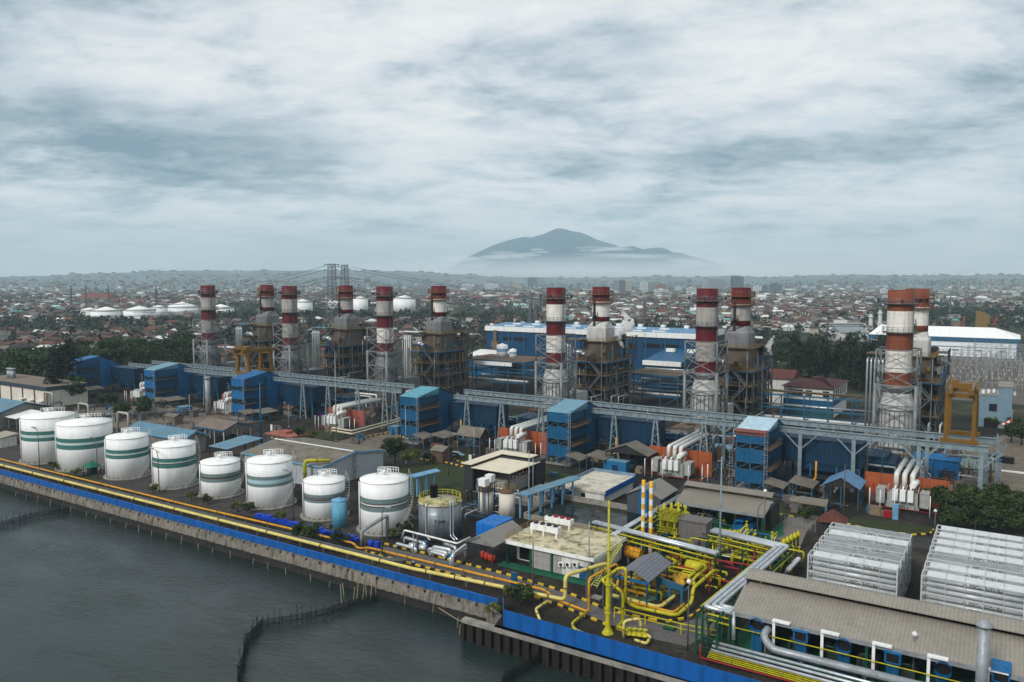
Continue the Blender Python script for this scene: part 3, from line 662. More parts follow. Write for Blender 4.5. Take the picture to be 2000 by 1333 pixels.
for i in range(6): chimney(STK_X[i], STK_V, cm_[i], clabs[i], ORS if i == 5 else REDS)

# ---- boilers
def boiler(u, v, lab, red, upper, clab, roofm):
    t = thing('boiler', lab, 'boiler', (u,v,0), 'heat recovery boilers behind the chimneys')
    b = MB(); b.box(u-5.2,v-8.2,0.6,u+5.2,v+13.4,19.9)
    for k in range(9): y = v-8.2+k*2.7; b.box(u+5.2,y,1,u+5.45,y+.4,19.6)
    for k in range(4): x = u-5+k*3.1; b.box(x,v-8.45,1,x+.4,v-8.2,19.6)
    for z in (4,9,14): b.box(u-5.2,v-8.7,z,u+2,v-8.2,z+2.4)
    b.build('casing', HRSGD, t)
    b = MB()      # beige hood and square duct up to the round stack
    def fr(x0,y0,x1,y1,z0,X0,Y0,X1,Y1,z1):
        a = [(x0,y0,z0),(x1,y0,z0),(x1,y1,z0),(x0,y1,z0)]; c = [(X0,Y0,z1),(X1,Y0,z1),(X1,Y1,z1),(X0,Y1,z1)]
        for i in range(4): b.face([a[i],a[(i+1)%4],c[(i+1)%4],c[i]])
    fr(u-4.9,v-6.4,u+4.9,v+7.5,19.9,u-4.6,v-4.6,u+4.6,v+5,27.2); b.build('hood', BEIGE, t)
    b = MB(); fr(u-3.9,v-3.9,u+3.9,v+3.9,27.2,u-3.9,v-3.9,u+3.9,v+3.9,32)
    n = 32; r = 3.25
    ring = [(u+r*math.cos(2*math.pi*k/n+R(45)), v+r*math.sin(2*math.pi*k/n+R(45)), 34.4) for k in range(n)]
    cs = [(u+3.9,v+3.9,32),(u-3.9,v+3.9,32),(u-3.9,v-3.9,32),(u+3.9,v-3.9,32)]
    for q in range(4):
        for k in range(8): b.face([cs[q], ring[(q*8+k+1) % n], ring[q*8+k]])
        b.face([cs[q], cs[(q+1) % 4], ring[(q*8+8) % n]])
    b.build('transition_duct', DUCTG if (upper is not WHS or u < -150) else M('pale_silencer_panel',(0,0,0)), t)
    ct = tag(thing('chimney_stack', None, None, (u,v,0)), clab); ct.parent = t; ct.location = (0,0,0)
    b = MB(); b.lathe((u,v,0), [(r,34.4),(r,36.2),(r,41.8),(r,47.2),(r-.25,47.2),(r-.3,40)], 32, [0,1,0,0,2]); b.build('shaft', [red, upper, BLACK], ct)
    for z in (44.4, 41.4):
        b = MB(); b.lathe((u,v,z), [(r,-.2),(r+1.3,-.2),(r+1.3,.1),(r,.1)], 24)
        b.rail([(u+(r+1.2)*math.cos(k*R(18)), v+(r+1.2)*math.sin(k*R(18)), z) for k in range(20)], 1.5, .9, .13, close=True)
        b.build('platform', M('rust_red_railing',(118,70,42),.7,var=.25), ct)
    b = MB(); b.box(u-1.5,v-r-.25,27.4,u-.6,v-r+.3,44); b.box(u-2.0,v-r-1.6,36.6,u+.2,v-r-.1,36.8); b.rail([(u-2,v-r-.1,36.8),(u-2,v-r-1.6,36.8),(u+.2,v-r-1.6,36.8),(u+.2,v-r-.1,36.8)],1.1,1,.1); b.build('cable_ladder', DARKST, ct)
    b = MB()      # gratings
    for z, e in ((5.2,1.8),(10.4,2.0),(15.4,2.0),(20.3,2.4)):
        b.cut(); b.box(u-6,v-8.5-e,z-.4,u+5.2+e,v-8.5,z); b.box(u+5.45,v-8.5,z-.4,u+5.45+e,v+14,z)
    b.box(u-6,v-8.5,20.05,u+5.4,v+14,20.2); b.cut(); b.box(u-5.6,v-6,27.0,u+5.8,v+6,27.25); b.cut(); b.box(u-3,v+8,23.4,u+7,v+15,23.6)
    b.build('walkway', GRATE, t)
    b = MB()
    for z, e in ((5.2,1.8),(10.4,2.0),(15.4,2.0),(20.3,2.4)): b.beam((u-6,v-8.52-e,z-.05),(u+5.2+e,v-8.52-e,z-.05),.12,.5); b.beam((u+5.5+e,v-8.5-e,z-.05),(u+5.5+e,v+14,z-.05),.12,.5)
    b.build('kick_plate', M('rusty_kick_plate',(128,104,78),.75,var=.25,stain=(90,66,46),stf=.5), t); b = MB()
    for z, e in ((5.2,1.8),(10.4,2.0),(15.4,2.0),(20.3,2.4)): b.cut(); b.rail([(u-6,v-8.5-e,z),(u+5.2+e,v-8.5-e,z),(u+5.2+e,v+14,z)], 1.15, 1.7, .11)
    b.cut(); b.rail([(u-5.6,v-6,27.2),(u+5.8,v-6,27.2),(u+5.8,v+6,27.2)], 1.2, 1.6, .12); b.cut(); b.rail([(u-3,v+8,23.6),(u+7,v+8,23.6),(u+7,v+15,23.6)], 1.2, 1.6, .12)
    b.build('railing', RAILY, t)
    b = MB()      # steel frame
    for x in (u-6.6,u-1,u+7.4):
        b.beam((x,v-10.2,0),(x,v-10.2,20.3 if x > u-6 else 28),.34)
    for k in range(6):
        y = v-10.2+k*4.8; b.beam((u+7.5,y,0),(u+7.5,y,20.3 if k not in (1,4) else 26),.34)
    for z in (10.2,20.0): b.beam((u-6.6,v-10.3,z),(u+7.5,v-10.3,z),.4,.6); b.beam((u+7.55,v-10.2,z),(u+7.55,v+14,z),.4,.6)
    b.xbrace((u+7.5,v-3.2,0),(u+7.5,v+2.5,0),(u+7.5,v+2.5,10),(u+7.5,v-3.2,10),.22)
    b.xbrace((u+7.5,v+8.2,10),(u+7.5,v+13.9,10),(u+7.5,v+13.9,20),(u+7.5,v+8.2,20),.22)
    b.box(u-12,v-10.1,27.6,u-3.4,v-2.6,27.85); b.beam((u-11.5,v-3,20),(u-11.5,v-3,27.6),.3); b.beam((u-6.6,v-3,20),(u-6.6,v-3,27.6),.3)
    for k in range(9): x = u-5+k*1.4; b.beam((x,v-4.1,20.2),(x,v-4.1,20.2+random.choice((1.5,2.8,4))),.16)
    b.build('steel_frame', GREYST, t)
    b = MB(); b.box(u-12.2,v-10.3,27.86,u-3.2,v-6.8,28.05); b.build('weather_roof', roofm, t)
    b = MB()      # zigzag stairs at the near corner
    for i, z in enumerate((0,5.2,10.4,15.4)):
        b.cut(); y0, y1 = (v-11, v-11); x0, x1 = (u+1.0,u+5.4)
        if i % 2: x0, x1 = x1, x0
        z1 = (5.2,10.4,15.4,20.3)[i]
        for w in (-.5,.5): b.beam((x0,y0+w,z),(x1,y1+w,z1),.16,.3); b.beam((x0,y0+w,z+1),(x1,y1+w,z1+1),.09)
        for k in range(16): f = k/16; b.box(x0+(x1-x0)*f-.15,y0-.5,z+(z1-z)*f,x0+(x1-x0)*f+.15,y0+.5,z+(z1-z)*f+.06)
    b.build('staircase', GALV, t)
    b = MB()
    for k in range(5):
        x = u-11.8+k*1.05; b.tube([(x,v-9.8,2),(x,v-9.8,26.3),(x,v-6.8,26.3)], .3, 8, 0, 1.1)
    b.build('riser_pipe', PIPEW if roofm is WHITE else SILVER, t)
    b = MB(); b.tube([(u-9.5,v-5.1,22.8),(u-4.6,v-5.1,22.8)], 1.15, 14); b.tube([(u-4.6,v-6.1,22.4),(u-3.2,v-6.1,22.4)], .8, 12); b.build('steam_drum', SILVER, t)
    b = MB()
    for k in range(5): x = u-9+k*1.6; b.tube([(x,v-8.8,17),(x,v-8.8,10),(x+.8,v-9.2,9.4),(x+.8,v-9.2,2)], .16, 6)
    for k in range(4): y = v-4.6+k*5.5; b.tube([(u+6.2,y,1),(u+6.2,y,19)], .2, 6)
    for k in range(6): b.tube([(u+6.4+random.uniform(0,1),v-8.6+k*4,0),(u+6.4,v-8.6+k*4,6+random.uniform(0,12)),(u+5.4,v-8.6+k*4,6+random.uniform(0,8))], .14, 6)
    b.build('process_pipe', GALV, t)
    b = MB()
    for k in range(5): b.box(u+5.5+random.uniform(0,.4),v-6.6+k*5,(10.4,15.4,5.2,10.4,15.4)[k],u+6.9,v-5.2+k*5,(10.4,15.4,5.2,10.4,15.4)[k]+2.2)
    b.box(u-1,v-10,15.4,u+.6,v-9,18.4); b.build('equipment_cabinet', BLUEST, t)
    b = MB(); b.tube([(u+4.2,v-6.1,22.8),(u+4.2,v-6.1,24.2)], .5, 10); b.tube([(u+2.6,v-7.2,21),(u+2.6,v-7.2,22.2)], .45, 10); b.build('valve', RAILY, t)
    b = MB(); b.lathe((u+4.4,v+2.5+8,23.6), [(.7,0),(.7,3.2),(1.2,3.4),(1.2,5.4),(.7,5.6)], 14); b.build('vent_silencer', DARKST, t)
    b = MB(); b.beam((u+5.6,v-10.6,0),(u+5.6,v-10.6,27),.28); b.build('mast', GALV, t)
    rq = random.Random(int(u*7))
    b = MB()
    for z in (20.0,): b.beam((u-6.6,v-11,z),(u+7.7,v-11,z),.3,.5); b.beam((u+8.0,v-10.8,z),(u+8.0,v+14,z),.3,.5)
    for k in range(7): y = v-9.6+k*3.8; b.beam((u+5.6,y,19.7),(u+8.2,y,19.7),.25); b.beam((u+8,y,20),(u+8,y,20+rq.uniform(2,5.5)),.18)
    b.beam((u+8,v-5.2,24.4),(u+8,v+8,24.4),.2); b.build('upper_frame', BLUEST, t)
    b = MB()
    for z in (24.2,27.6):
        b.box(u+1,v+6,z-.2,u+8.6,v+14.2,z); b.rail([(u+1,v+6,z),(u+8.6,v+6,z),(u+8.6,v+14.2,z)],1.1,1.4,.11)
    for x in (u+1.2,u+8.4):
        for y in (v+6.2,v+10,v+14): b.beam((x,y,20.2),(x,y,28.6),.24)
    for k in range(6): b.obox((u+2+rq.uniform(0,5.6),v+7+rq.uniform(0,6),(24.2,27.6,20.3)[k % 3]),(1.4,1.4,rq.uniform(1,2.6)),0)
    b.xbrace((u+8.5,v+6.2,20.2),(u+8.5,v+14,20.2),(u+8.5,v+14,27.4),(u+8.5,v+6.2,27.4),.16); b.build('vent_scaffold', M('scaffold_brown',(84,74,64),.7,var=.25,stain=(60,84,100),stf=.5), t)
    b = MB()
    for k in range(24):        # pipes on the two faces seen
        if rq.random() < .5:
            y = v-8.1+rq.uniform(0,21); x = u+rq.uniform(5.6,9.6); z0 = rq.choice((0,.5,5.4,10.6)); z1 = z0+rq.uniform(3,12); b.tube([(x,y,z0),(x,y,min(22,z1)),(x-1,y+rq.uniform(-2,2),min(22,z1))],rq.uniform(.08,.24),6,rq.choice((0,0,1,2)))
        else:
            x = u-6+rq.uniform(0,13); y = v-8.8-rq.uniform(0,3); z0 = rq.choice((0,.5,5.4,10.6)); z1 = z0+rq.uniform(3,12); b.tube([(x,y,z0),(x,y,min(22,z1)),(x+rq.uniform(-2,2),y+.6,min(22,z1))],rq.uniform(.08,.24),6,rq.choice((0,0,1,2)))
    for k in range(14):
        z = rq.uniform(2,19)
        if rq.random() < .6: y = v-7.6+rq.uniform(0,14); b.tube([(u+rq.uniform(5.7,7.3),y,z),(u+6.4,y+rq.uniform(5,11),z)],rq.uniform(.1,.3),6,rq.choice((0,1,1,2)))
        else: x = u-5+rq.uniform(0,4); b.tube([(x,v-9.2,z),(x+rq.uniform(3,7),v-9.2,z)],rq.uniform(.1,.3),6,rq.choice((0,1,1,2)))
    b.build('pipework', [GREYST,GALV,M('rusty_pipe',(104,70,48),.7,var=.3)], t)
    b = MB()
    for k in range(22):
        z = rq.choice((0,5.2,10.4,15.4,20.3)); w = rq.uniform(.6,1.8); h = rq.uniform(.8,2.6)
        if rq.random() < .6: y = v-7.6+rq.uniform(0,20); b.box(u+5.6,y,z,u+5.6+w*.7,y+w,z+h,rq.choice((0,1,2,3)))
        else: x = u-5.5+rq.uniform(0,10); b.box(x,v-10,z,x+w,v-8.6,z+h,rq.choice((0,1,2,3)))
    for k in range(10): x, y = u+rq.uniform(-4.6,5), v+rq.choice((rq.uniform(-12,-7.5),rq.uniform(8,13))); w = rq.uniform(.5,1.6); b.obox((x,y,20.2),(w,w,rq.uniform(.8,3.2)),0,rq.choice((0,1,2,3,3)))
    b.build('equipment_box', [GREYST,HRSGD,BLUEST,M('rust_brown_box',(96,74,52),.7,var=.3)], t)
    b = MB()
    for (x,y) in ((u+9.3,v-6),(u+9.3,v+6),(u-7.6,v-11.1)): b.beam((x,y,0),(x,y,rq.uniform(16,23)),.26)
    for k in range(5): y = v-7.6+k*5; b.beam((u+9.3,v-6,4+k*3.6),(u+7.4,v-6,4+k*3.6),.2)
    b.xbrace((u+5.6,v-8.5,0),(u+5.6,v-4,0),(u+5.6,v-4,9.8),(u+5.6,v-8.5,9.8),.2); b.xbrace((u-6,v-8.8,10.6),(u,v-8.8,10.6),(u,v-8.8,19.8),(u-6,v-8.8,19.8),.18); b.build('brace', GREYST, t)
    return t
HRX = [-314,-260.3,-206.3,-130.1,-77.9,UV(1791,600,266).x]
BLU_ = M('canopy_blue', (60,116,140), .5, var=.2, stain=(96,84,72), stf=.5)
boiler(HRX[0],HR_V,'rusty boiler tower behind the ochre gantry crane, dark grey upper ducts', REDS, GRS, 'red and grey stack with yellow-railed crown', BLU_)
boiler(HRX[1],HR_V,'boiler tower with blue rooftop canopy, below the lattice power pylons', REDS, GRS, 'red and soot-grey stack before the pylons', BLU_)
boiler(HRX[2],HR_V,'boiler tower with pale rooftop canopy, just short of the blue turbine hall', REDS, WHS, 'red and white stack with dark brown crown', WHITE)
boiler(HRX[3],HR_V,'boiler tower venting the biggest white steam plume before the blue hall', REDS, WHS, 'red and bright white stack above the steam plume', GRATE)
boiler(HRX[4],HR_V,'boiler tower with thin steam wisp, standing before dark casuarina trees', REDS, GRS, 'red and grey-white stack beside the deep red chimney', GRATE)
boiler(HRX[5],HR_V,'boiler tower half hidden behind the brick orange chimney', ORS, WHS, 'brick red and white stack half behind the orange chimney', GRATE)
AUX = ['jumble of grey and rusty auxiliaries behind the outermost duct box','jumble of grey and rusty auxiliaries beneath the soot-grey second chimney','jumble of grey and rusty auxiliaries at the foot of the third front chimney','jumble of grey and rusty auxiliaries at the foot of the red and bright white chimney','jumble of grey and rusty auxiliaries at the foot of the deep red chimney','jumble of grey and rusty auxiliaries at the foot of the brick orange chimney']
for i in range(6):
    u = STK_X[i]; rq = random.Random(50+i); t = thing('auxiliary_plant', AUX[i], 'plant', (u,222,0), 'auxiliaries at the chimney feet')
    b = MB()
    for k in range(30): x, y = u+rq.uniform(-13,14), rq.uniform(210,227); w, d, h = rq.uniform(.8,3.2), rq.uniform(.8,3), rq.uniform(.6,4.2); b.obox((x,y,0),(w,d,h),0,rq.choice((0,1,2,3,4,1)))
    for k in range(14): x, y = u+rq.uniform(7,15), rq.uniform(228,262); w, d, h = rq.uniform(.8,3), rq.uniform(.8,4), rq.uniform(.8,5); b.obox((x,y,0),(w,d,h),0,rq.choice((0,1,2,3,4,1)))
    b.build('equipment_box', [GREYST,DARKST,BLUEST,M('rust_brown_box',(96,74,52),.7,var=.3),CONCD], t)
    b = MB()
    for k in range(26):
        x, y = u+rq.uniform(-13,14), rq.uniform(209,229); z = rq.uniform(1,6); dx, dy = (rq.uniform(3,11),0) if rq.random() < .6 else (0,rq.uniform(3,9)); b.tube([(x,y,0),(x,y,z),(x+dx,y+dy,z),(x+dx,y+dy,0)],rq.uniform(.1,.38),6,rq.choice((0,1,2,3)),.5)
    for k in range(12):
        x, y = u+rq.uniform(6,15), rq.uniform(228,258); z = rq.uniform(2,9); b.tube([(x,y,0),(x,y,z),(x,y+rq.uniform(3,10),z)],rq.uniform(.1,.3),6,rq.choice((0,1,2,3)),.5)
    b.build('pipework', [GREYST,GALV,PIPEW,M('rusty_pipe',(104,70,48),.7,var=.3)], t)
    b = MB()
    for k in range(5): x = u-11+k*5.4; b.cut(); b.beam((x,209.6,0),(x,209.6,6.4),.24); b.beam((x,209.6,6.4),(x,214,6.4),.24); b.beam((x,214,0),(x,214,6.4),.24)
    b.build('pipe_portal', BLUEST, t)
# ---- steam
def blob(name, cs, lab, dens):
    b = MB(); rnd = random.Random(len(cs)*13+5)
    for (x,y,z,r) in cs:
        n0 = 12; 
        prof = []
        for i in range(n0+1):
            a = -math.pi/2+math.pi*i/n0; prof.append((max(.001,r*math.cos(a)*(1+rnd.uniform(-.12,.12))), r*math.sin(a)*(1+rnd.uniform(-.06,.06))))
        b.lathe((x,y,z), prof, 14)
    o = b.build(name, dens, None, cs[0][:3]); tag(o, lab, 'steam', 'steam plumes over the boilers', 'stuff'); return o
STEAM = volume_mat('steam_cloud', (1,1,1), 1.5, .1, (.7,.36,.50)); STEAM2 = volume_mat('steam_wisp', (1,1,1), .5, .2, (.8,.42,.6))
def plume(px, lab, m, v=270, k=9):
    P = [UV(a, b_, v) for a, b_, r in px]; cs = []
    for (p, q, ra, rb) in zip(P, P[1:], [c[2] for c in px], [c[2] for c in px][1:]):
        for i in range(k):
            f = i/k; r = (ra+(rb-ra)*f); cs.append((p.x+(q.x-p.x)*f+random.uniform(-.6,.6)*r, p.y+random.uniform(-.6,.6)*r, p.z+(q.z-p.z)*f+random.uniform(-.5,.5)*r, r*random.uniform(.7,1.05)))
    blob('steam', cs, lab, m)
plume([(1217,680,.22),(1214,672,.6),(1208,660,.95),(1206,650,1.1),(1216,644,1.5),(1226,636,1.7),(1229,628,1.3),(1222,616,.8),(1212,606,.4)], 'bright white steam plume rising in puffs before the blue hall roof', STEAM, 270, 10)
plume([(1507,694,.2),(1504,686,.5),(1500,676,.75),(1505,669,.7),(1512,655,.3)], 'small white steam puff beside the casuarina trees', STEAM)
plume([(1856,712,.3),(1850,708,.5),(1840,702,.6)], 'faint steam wisp by the switchyard', STEAM2, 262)

# ---- air intake houses
def intake(u, lab, roofm, clean, rusty=False, low=0.0):
    v0 = 184.0; t = thing('air_intake_house', lab, 'intake house', (u,v0,0), 'blue air intake houses under the gantry'); w = 7.0
    bands = [(2.2,5.3),(7.1,10.2),(11.7,14.2)]
    b = MB()
    for z0, z1 in bands: b.box(u,v0,z0,u+w,v0+.3,z1); b.box(u,v0+.3,z0,u+w-.5,v0+10.4,z1)
    b.box(u+.4,v0+1.2,2.0,u+w-.7,v0+10,14)
    b.build('filter_wall', clean, t)
    b = MB()
    for z0, z1 in ((5.3,7.1),(10.2,11.7)): b.box(u+.15,v0+.6,z0,u+w-.3,v0+1.19,z1); b.box(u+w-.69,v0+1.4,z0,u+w-.4,v0+10,z1)
    b.build('louvre_gap', BLACK, t)
    b = MB()      # solid transition duct
    poly = [(u+w-.05,v0+10.4,1.6),(u+w-.05,v0+20,4.6),(u+w-.05,v0+20,11.4),(u+w-.05,v0+16.5,13.6),(u+w-.05,v0+10.4,16)]
    b.ext(poly, (-w+.1,0,0)); b.build('transition_duct', BLUEB if clean is BLUEB else BLUE, t)
    b = MB(); b.face([(u-.2,v0-.3,14.25),(u+w+.2,v0-.3,14.25),(u+w+.2,v0+3.2,15.0),(u-.2,v0+3.2,15.0)]); b.face([(u-.2,v0+3.2,15.0),(u+w+.2,v0+3.2,15.0),(u+w+.2,v0+10.6,16.25),(u-.2,v0+10.6,16.25)])
    b.face([(u-.2,v0+10.6,16.25),(u+w+.2,v0+10.6,16.25),(u+w+.2,v0+16.7,13.75),(u-.2,v0+16.7,13.75)]); b.face([(u+w,v0,14.2),(u+w,v0+10.4,14.2),(u+w,v0+10.4,16.2),(u+w,v0+3.2,14.95)]); b.face([(u,v0-.2,14.2),(u+w,v0-.2,14.2),(u+w+.2,v0-.3,14.25),(u-.2,v0-.3,14.25)])
    b.build('roof', roofm, t)
    if rusty:
        b = MB(); b.face([(u-.3,v0-.5,14.28),(u+w+.3,v0-.5,14.28),(u+w+.3,v0+1.5,14.7),(u-.3,v0+1.5,14.7)]); b.box(u-.1,v0-.06,13.5,u+w+.1,v0-.02,14.2); b.build('rusty_edge', M('rust_red_sheet', (120,64,48), .85, var=.3, scale=1.2, stain=(70,90,110), stf=.5), t)
    b = MB()
    for x in (u+.2,u+w/2,u+w-.2):
        for y in (v0+.2,v0+9.8): b.beam((x,y,0),(x,y,14.2),.3)
    for z in (5.3,7.1,10.2,11.7): b.beam((u,v0,z),(u+w,v0,z),.2)
    for x0, x1 in ((u+.2,u+w/2),(u+w/2,u+w-.2)):
        for z0, z1 in ((0,2.2),(5.3,7.1),(10.2,11.7)): b.beam((x0,v0+.1,z0),(x1,v0+.1,z1),.16); b.beam((x0,v0+9.8,0),(x1,v0+9.8,2.2),.16)
    for k in range(9): y = v0+.6+k*1.2; b.beam((u+w+.05,y,2),(u+w+.05,y,15),.16,.12)
    for z in (3.6,8.4,9.6,12.8): b.beam((u+w+.08,v0,z),(u+w+.08,v0+10.4,z),.12)
    b.build('steel_frame', BLUEST, t)
    b = MB()
    for z in (5.6,10.6): b.cut(); b.box(u+w+.1,v0-.2,z-.15,u+w+1.5,v0+9.6,z)
    b.build('walkway', GRATE, t)
    b = MB()
    for z in (5.6,10.6): b.cut(); b.rail([(u+w+.1,v0-.2,z),(u+w+1.45,v0-.2,z),(u+w+1.45,v0+9.6,z),(u+w+.1,v0+9.6,z)], 1.1, 1.2, .09)
    b.build('railing', GRATE if clean is BLUE else BLUEST, t)
    b = MB(); b.cut(); b.ladder((u+w+.3,v0-.6,0), 14.5, (0,-1), .7); b.cut(); b.ladder((u-.9,v0-.4,0), 12.5, (0,-1), .7); b.build('caged_ladder', GALV, t)
    b = MB(); b.box(u-.3,v0-.4,0,u+w+.3,v0+10.5,.35); b.build('plinth', CONC, t)
    for x, y, s in ((u+2.2,v0-.6,.35),(u+5,v0-.6,.3)):
        pass
    return t
ilabs = ['bright blue intake house outermost beside the dark trees', 'bright blue intake house with a small blue shed at its foot', 'bright blue intake house under the ochre crane, beside a tall cylinder column',
 'teal-roofed intake house between the two gantry runs', 'intake house with pale sheet roof beside the orange-walled transformer, opposite the blue hall', 'intake house with rusty red roof edge and pale patched roof']
for i in range(6): intake(INL_U[i], ilabs[i], (BLUEB,SKYROOF,BLUEB,M('teal_sheet_roof',(84,148,164),.5,var=.15,scale=.4,rib='Y',ribp=.9,ribk=.12),SKYROOF,M('patched_pale_roof',(170,196,206),.6,var=.15,scale=.6,stain=(110,140,160),stf=.6))[i], BLUEB if i < 3 else BLUE, i == 5)
# ---- blue duct boxes running along the gantry and the dark turbine enclosure below
dl = ['deep blue duct box behind the outermost intake house', 'deep blue duct box behind the intake house with the small shed', 'deep blue duct box under the ochre crane runway', 'deep blue duct box at the start of the nearer gantry run', 'deep blue duct box behind the pale-roofed intake house', 'deep blue duct box behind the rusty-edged intake house']
for i in range(6):
    u = INL_U[i]+7; t = thing('inlet_duct', dl[i], 'duct', (u+9,201,0), 'deep blue ducts under the gantry')
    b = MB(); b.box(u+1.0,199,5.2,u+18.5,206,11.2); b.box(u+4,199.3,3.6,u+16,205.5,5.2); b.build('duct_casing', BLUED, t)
    b = MB()
    for x in (u+1.4,u+7,u+13,u+18):
        for y in (199.3,205.6): b.cut(); b.beam((x,y,0),(x,y,5.4),.4)
    b.build('leg', BLUEST, t); b = MB(); b.beam((u+1.4,199.2,.2),(u+7,199.2,5.2),.2); b.beam((u+13,199.2,.2),(u+18,199.2,5.2),.2); b.build('brace', BLUEST, t)
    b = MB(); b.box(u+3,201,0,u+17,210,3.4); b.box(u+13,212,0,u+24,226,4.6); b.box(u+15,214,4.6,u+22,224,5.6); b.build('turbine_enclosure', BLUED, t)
    b = MB()
    for k in range(5): x = u+6+k*2; b.box(x,199.1,.2,x+1.2,201,1.4+.5*(k % 3))
    b.tube([(u+3,198.2,2),(u+16,198.2,2),(u+16,198.2,4)], .3, 8, 0, .6); b.build('auxiliary_skid', DARKST, t)
    b = MB(); x = u+9.5; b.tube([(x-2.8,190.5,.6),(x-2.8,191,1.8),(x,193,3.0),(x,193,7.2)], .22, 8, 0, .5); b.build('fuel_pipe', ORY, t) if i in (3,4,5) else None
# lower equipment roofs beside intakes (canopies)
def canopy(px, h, label, roofm, name='canopy', cat='canopy', ridge='u', rise=1.0, posts=STEELP, wall=None, eave=.25, group=None, gable=None, fascia=None):
    """px: three roof corners (far-left, near, far-right) at eave height h"""
    a, n, c = (G(q[0],q[1],h) for q in px)
    u0, u1 = a.x, (n.x+c.x)/2; v0, v1 = (a.y+n.y)/2, c.y
    return canopy_uv(u0,v0,u1,v1,h,label,roofm,name,cat,ridge,rise,posts,wall,eave,group,gable,fascia)
def canopy_uv(u0,v0,u1,v1,h,label,roofm,name='canopy',cat='canopy',ridge='u',rise=1.0,posts=STEELP,wall=None,eave=.25,group=None,gable=None,fascia=None):
    t = thing(name, label, cat, ((u0+u1)/2,(v0+v1)/2,0), group)
    b = MB(); th = .12
    if ridge == 'u':
        m = (v0+v1)/2; prof = [(v0,h),(m,h+rise),(v1,h)]
        poly = [(u0,y,z) for y, z in prof]+[(u0,y,z+th) for y, z in prof[::-1]]; b.ext(poly, (u1-u0,0,0)); gp = [[(x,v0+eave,h),(x,m,h+rise-.05),(x,v1-eave,h)] for x in (u0+eave,u1-eave)]
    elif ridge == 'v':
        m = (u0+u1)/2; prof = [(u0,h),(m,h+rise),(u1,h)]
        poly = [(x,v0,z) for x, z in prof]+[(x,v0,z+th) for x, z in prof[::-1]]; b.ext(poly, (0,v1-v0,0)); gp = [[(u0+eave,y,h),(m,y,h+rise-.05),(u1-eave,y,h)] for y in (v0+eave,v1-eave)]
    else:          # single slope: 'N' lower at near side, 'F' lower at far side, 'L' lower at left, 'Q' lower at right
        z = {'N':(h,h,h+rise,h+rise),'F':(h+rise,h+rise,h,h),'L':(h,h+rise,h+rise,h),'Q':(h+rise,h,h,h+rise)}[ridge]
        cs = [(u0,v0,z[0]),(u1,v0,z[1]),(u1,v1,z[2]),(u0,v1,z[3])]; b.face(cs); b.face([(p[0],p[1],p[2]-th) for p in cs][::-1])
        for i in range(4): p, q = cs[i], cs[(i+1) % 4]; b.face([p,(p[0],p[1],p[2]-th),(q[0],q[1],q[2]-th),q][::-1])
        gp = []
    b.build('roof', roofm, t)
    if wall is not None:
        b = MB(); b.box(u0+eave,v0+eave,0,u1-eave,v1-eave,h-.02)
        for g in gp: b.face(g)
        b.build('wall', wall, t)
    else:
        b = MB(); nu = max(1, round((u1-u0)/5)); nv = max(1, round((v1-v0)/5))
        for i in range(nu+1):
            for j in range(nv+1):
                if 0 < i < nu and 0 < j < nv: continue
                x = u0+eave+(u1-u0-2*eave)*i/nu; y = v0+eave+(v1-v0-2*eave)*j/nv
                zz = h-.05
                if ridge in 'NFLQ': zz = h+rise*{'N':j/nv,'F':1-j/nv,'L':i/nu,'Q':1-i/nu}[ridge]-.1
                b.beam((x,y,0),(x,y,zz),.2)
        b.build('post', posts, t)
        if gp and gable is not None:
            b = MB()
            for g in gp: b.face(g)
            b.build('gable', gable, t)
    if fascia is not None and ridge in 'uv':
        b = MB(); e = .06
        b.box(u0-e,v0-e,h-.35,u1+e,v0,h+.1); b.box(u0-e,v1,h-.35,u1+e,v1+e,h+.1)
        for x0, x1 in ((u0-e,u0),(u1,u1+e)):
            for s0, s1 in ((0,1),(1,2)):
                if ridge == 'u': p, q = prof[s0], prof[s1]; b.beam(((x0+x1)/2,p[0],p[1]-.1),((x0+x1)/2,q[0],q[1]-.1),.1,.45)
        b.build('fascia', fascia, t)
    return t
for i in range(6):
    u = INL_U[i]
    canopy_uv(u+7.6,180.2,u+12.2,186.2,2.9,['low brown canopy by the outermost intake house, next to the bushes','low brown canopy against the intake house with the blue shed','dark canopy at the foot of the intake house under the crane','rusty canopy at the foot of the teal-roofed intake house','canopy at the foot of the pale-roofed intake house','patchy canopy at the foot of the rusty-edged intake house'][i],ROOFG,'lean_to_roof','canopy','Q',.9,BLUEST,group='lean-to roofs by the intake houses')
    canopy_uv(u+12.6,182.5,u+18,190,3.3,['second low canopy behind the one by the outermost intake house','second canopy behind the blue shed','second canopy beside the blue tarpaulin heap','second canopy behind the teal-roofed intake house','second canopy beside the pale-roofed intake house','second canopy beside the rusty-edged intake house'][i],ROOFG,'lean_to_roof','canopy','Q',.8,BLUEST,group='lean-to roofs by the intake houses')
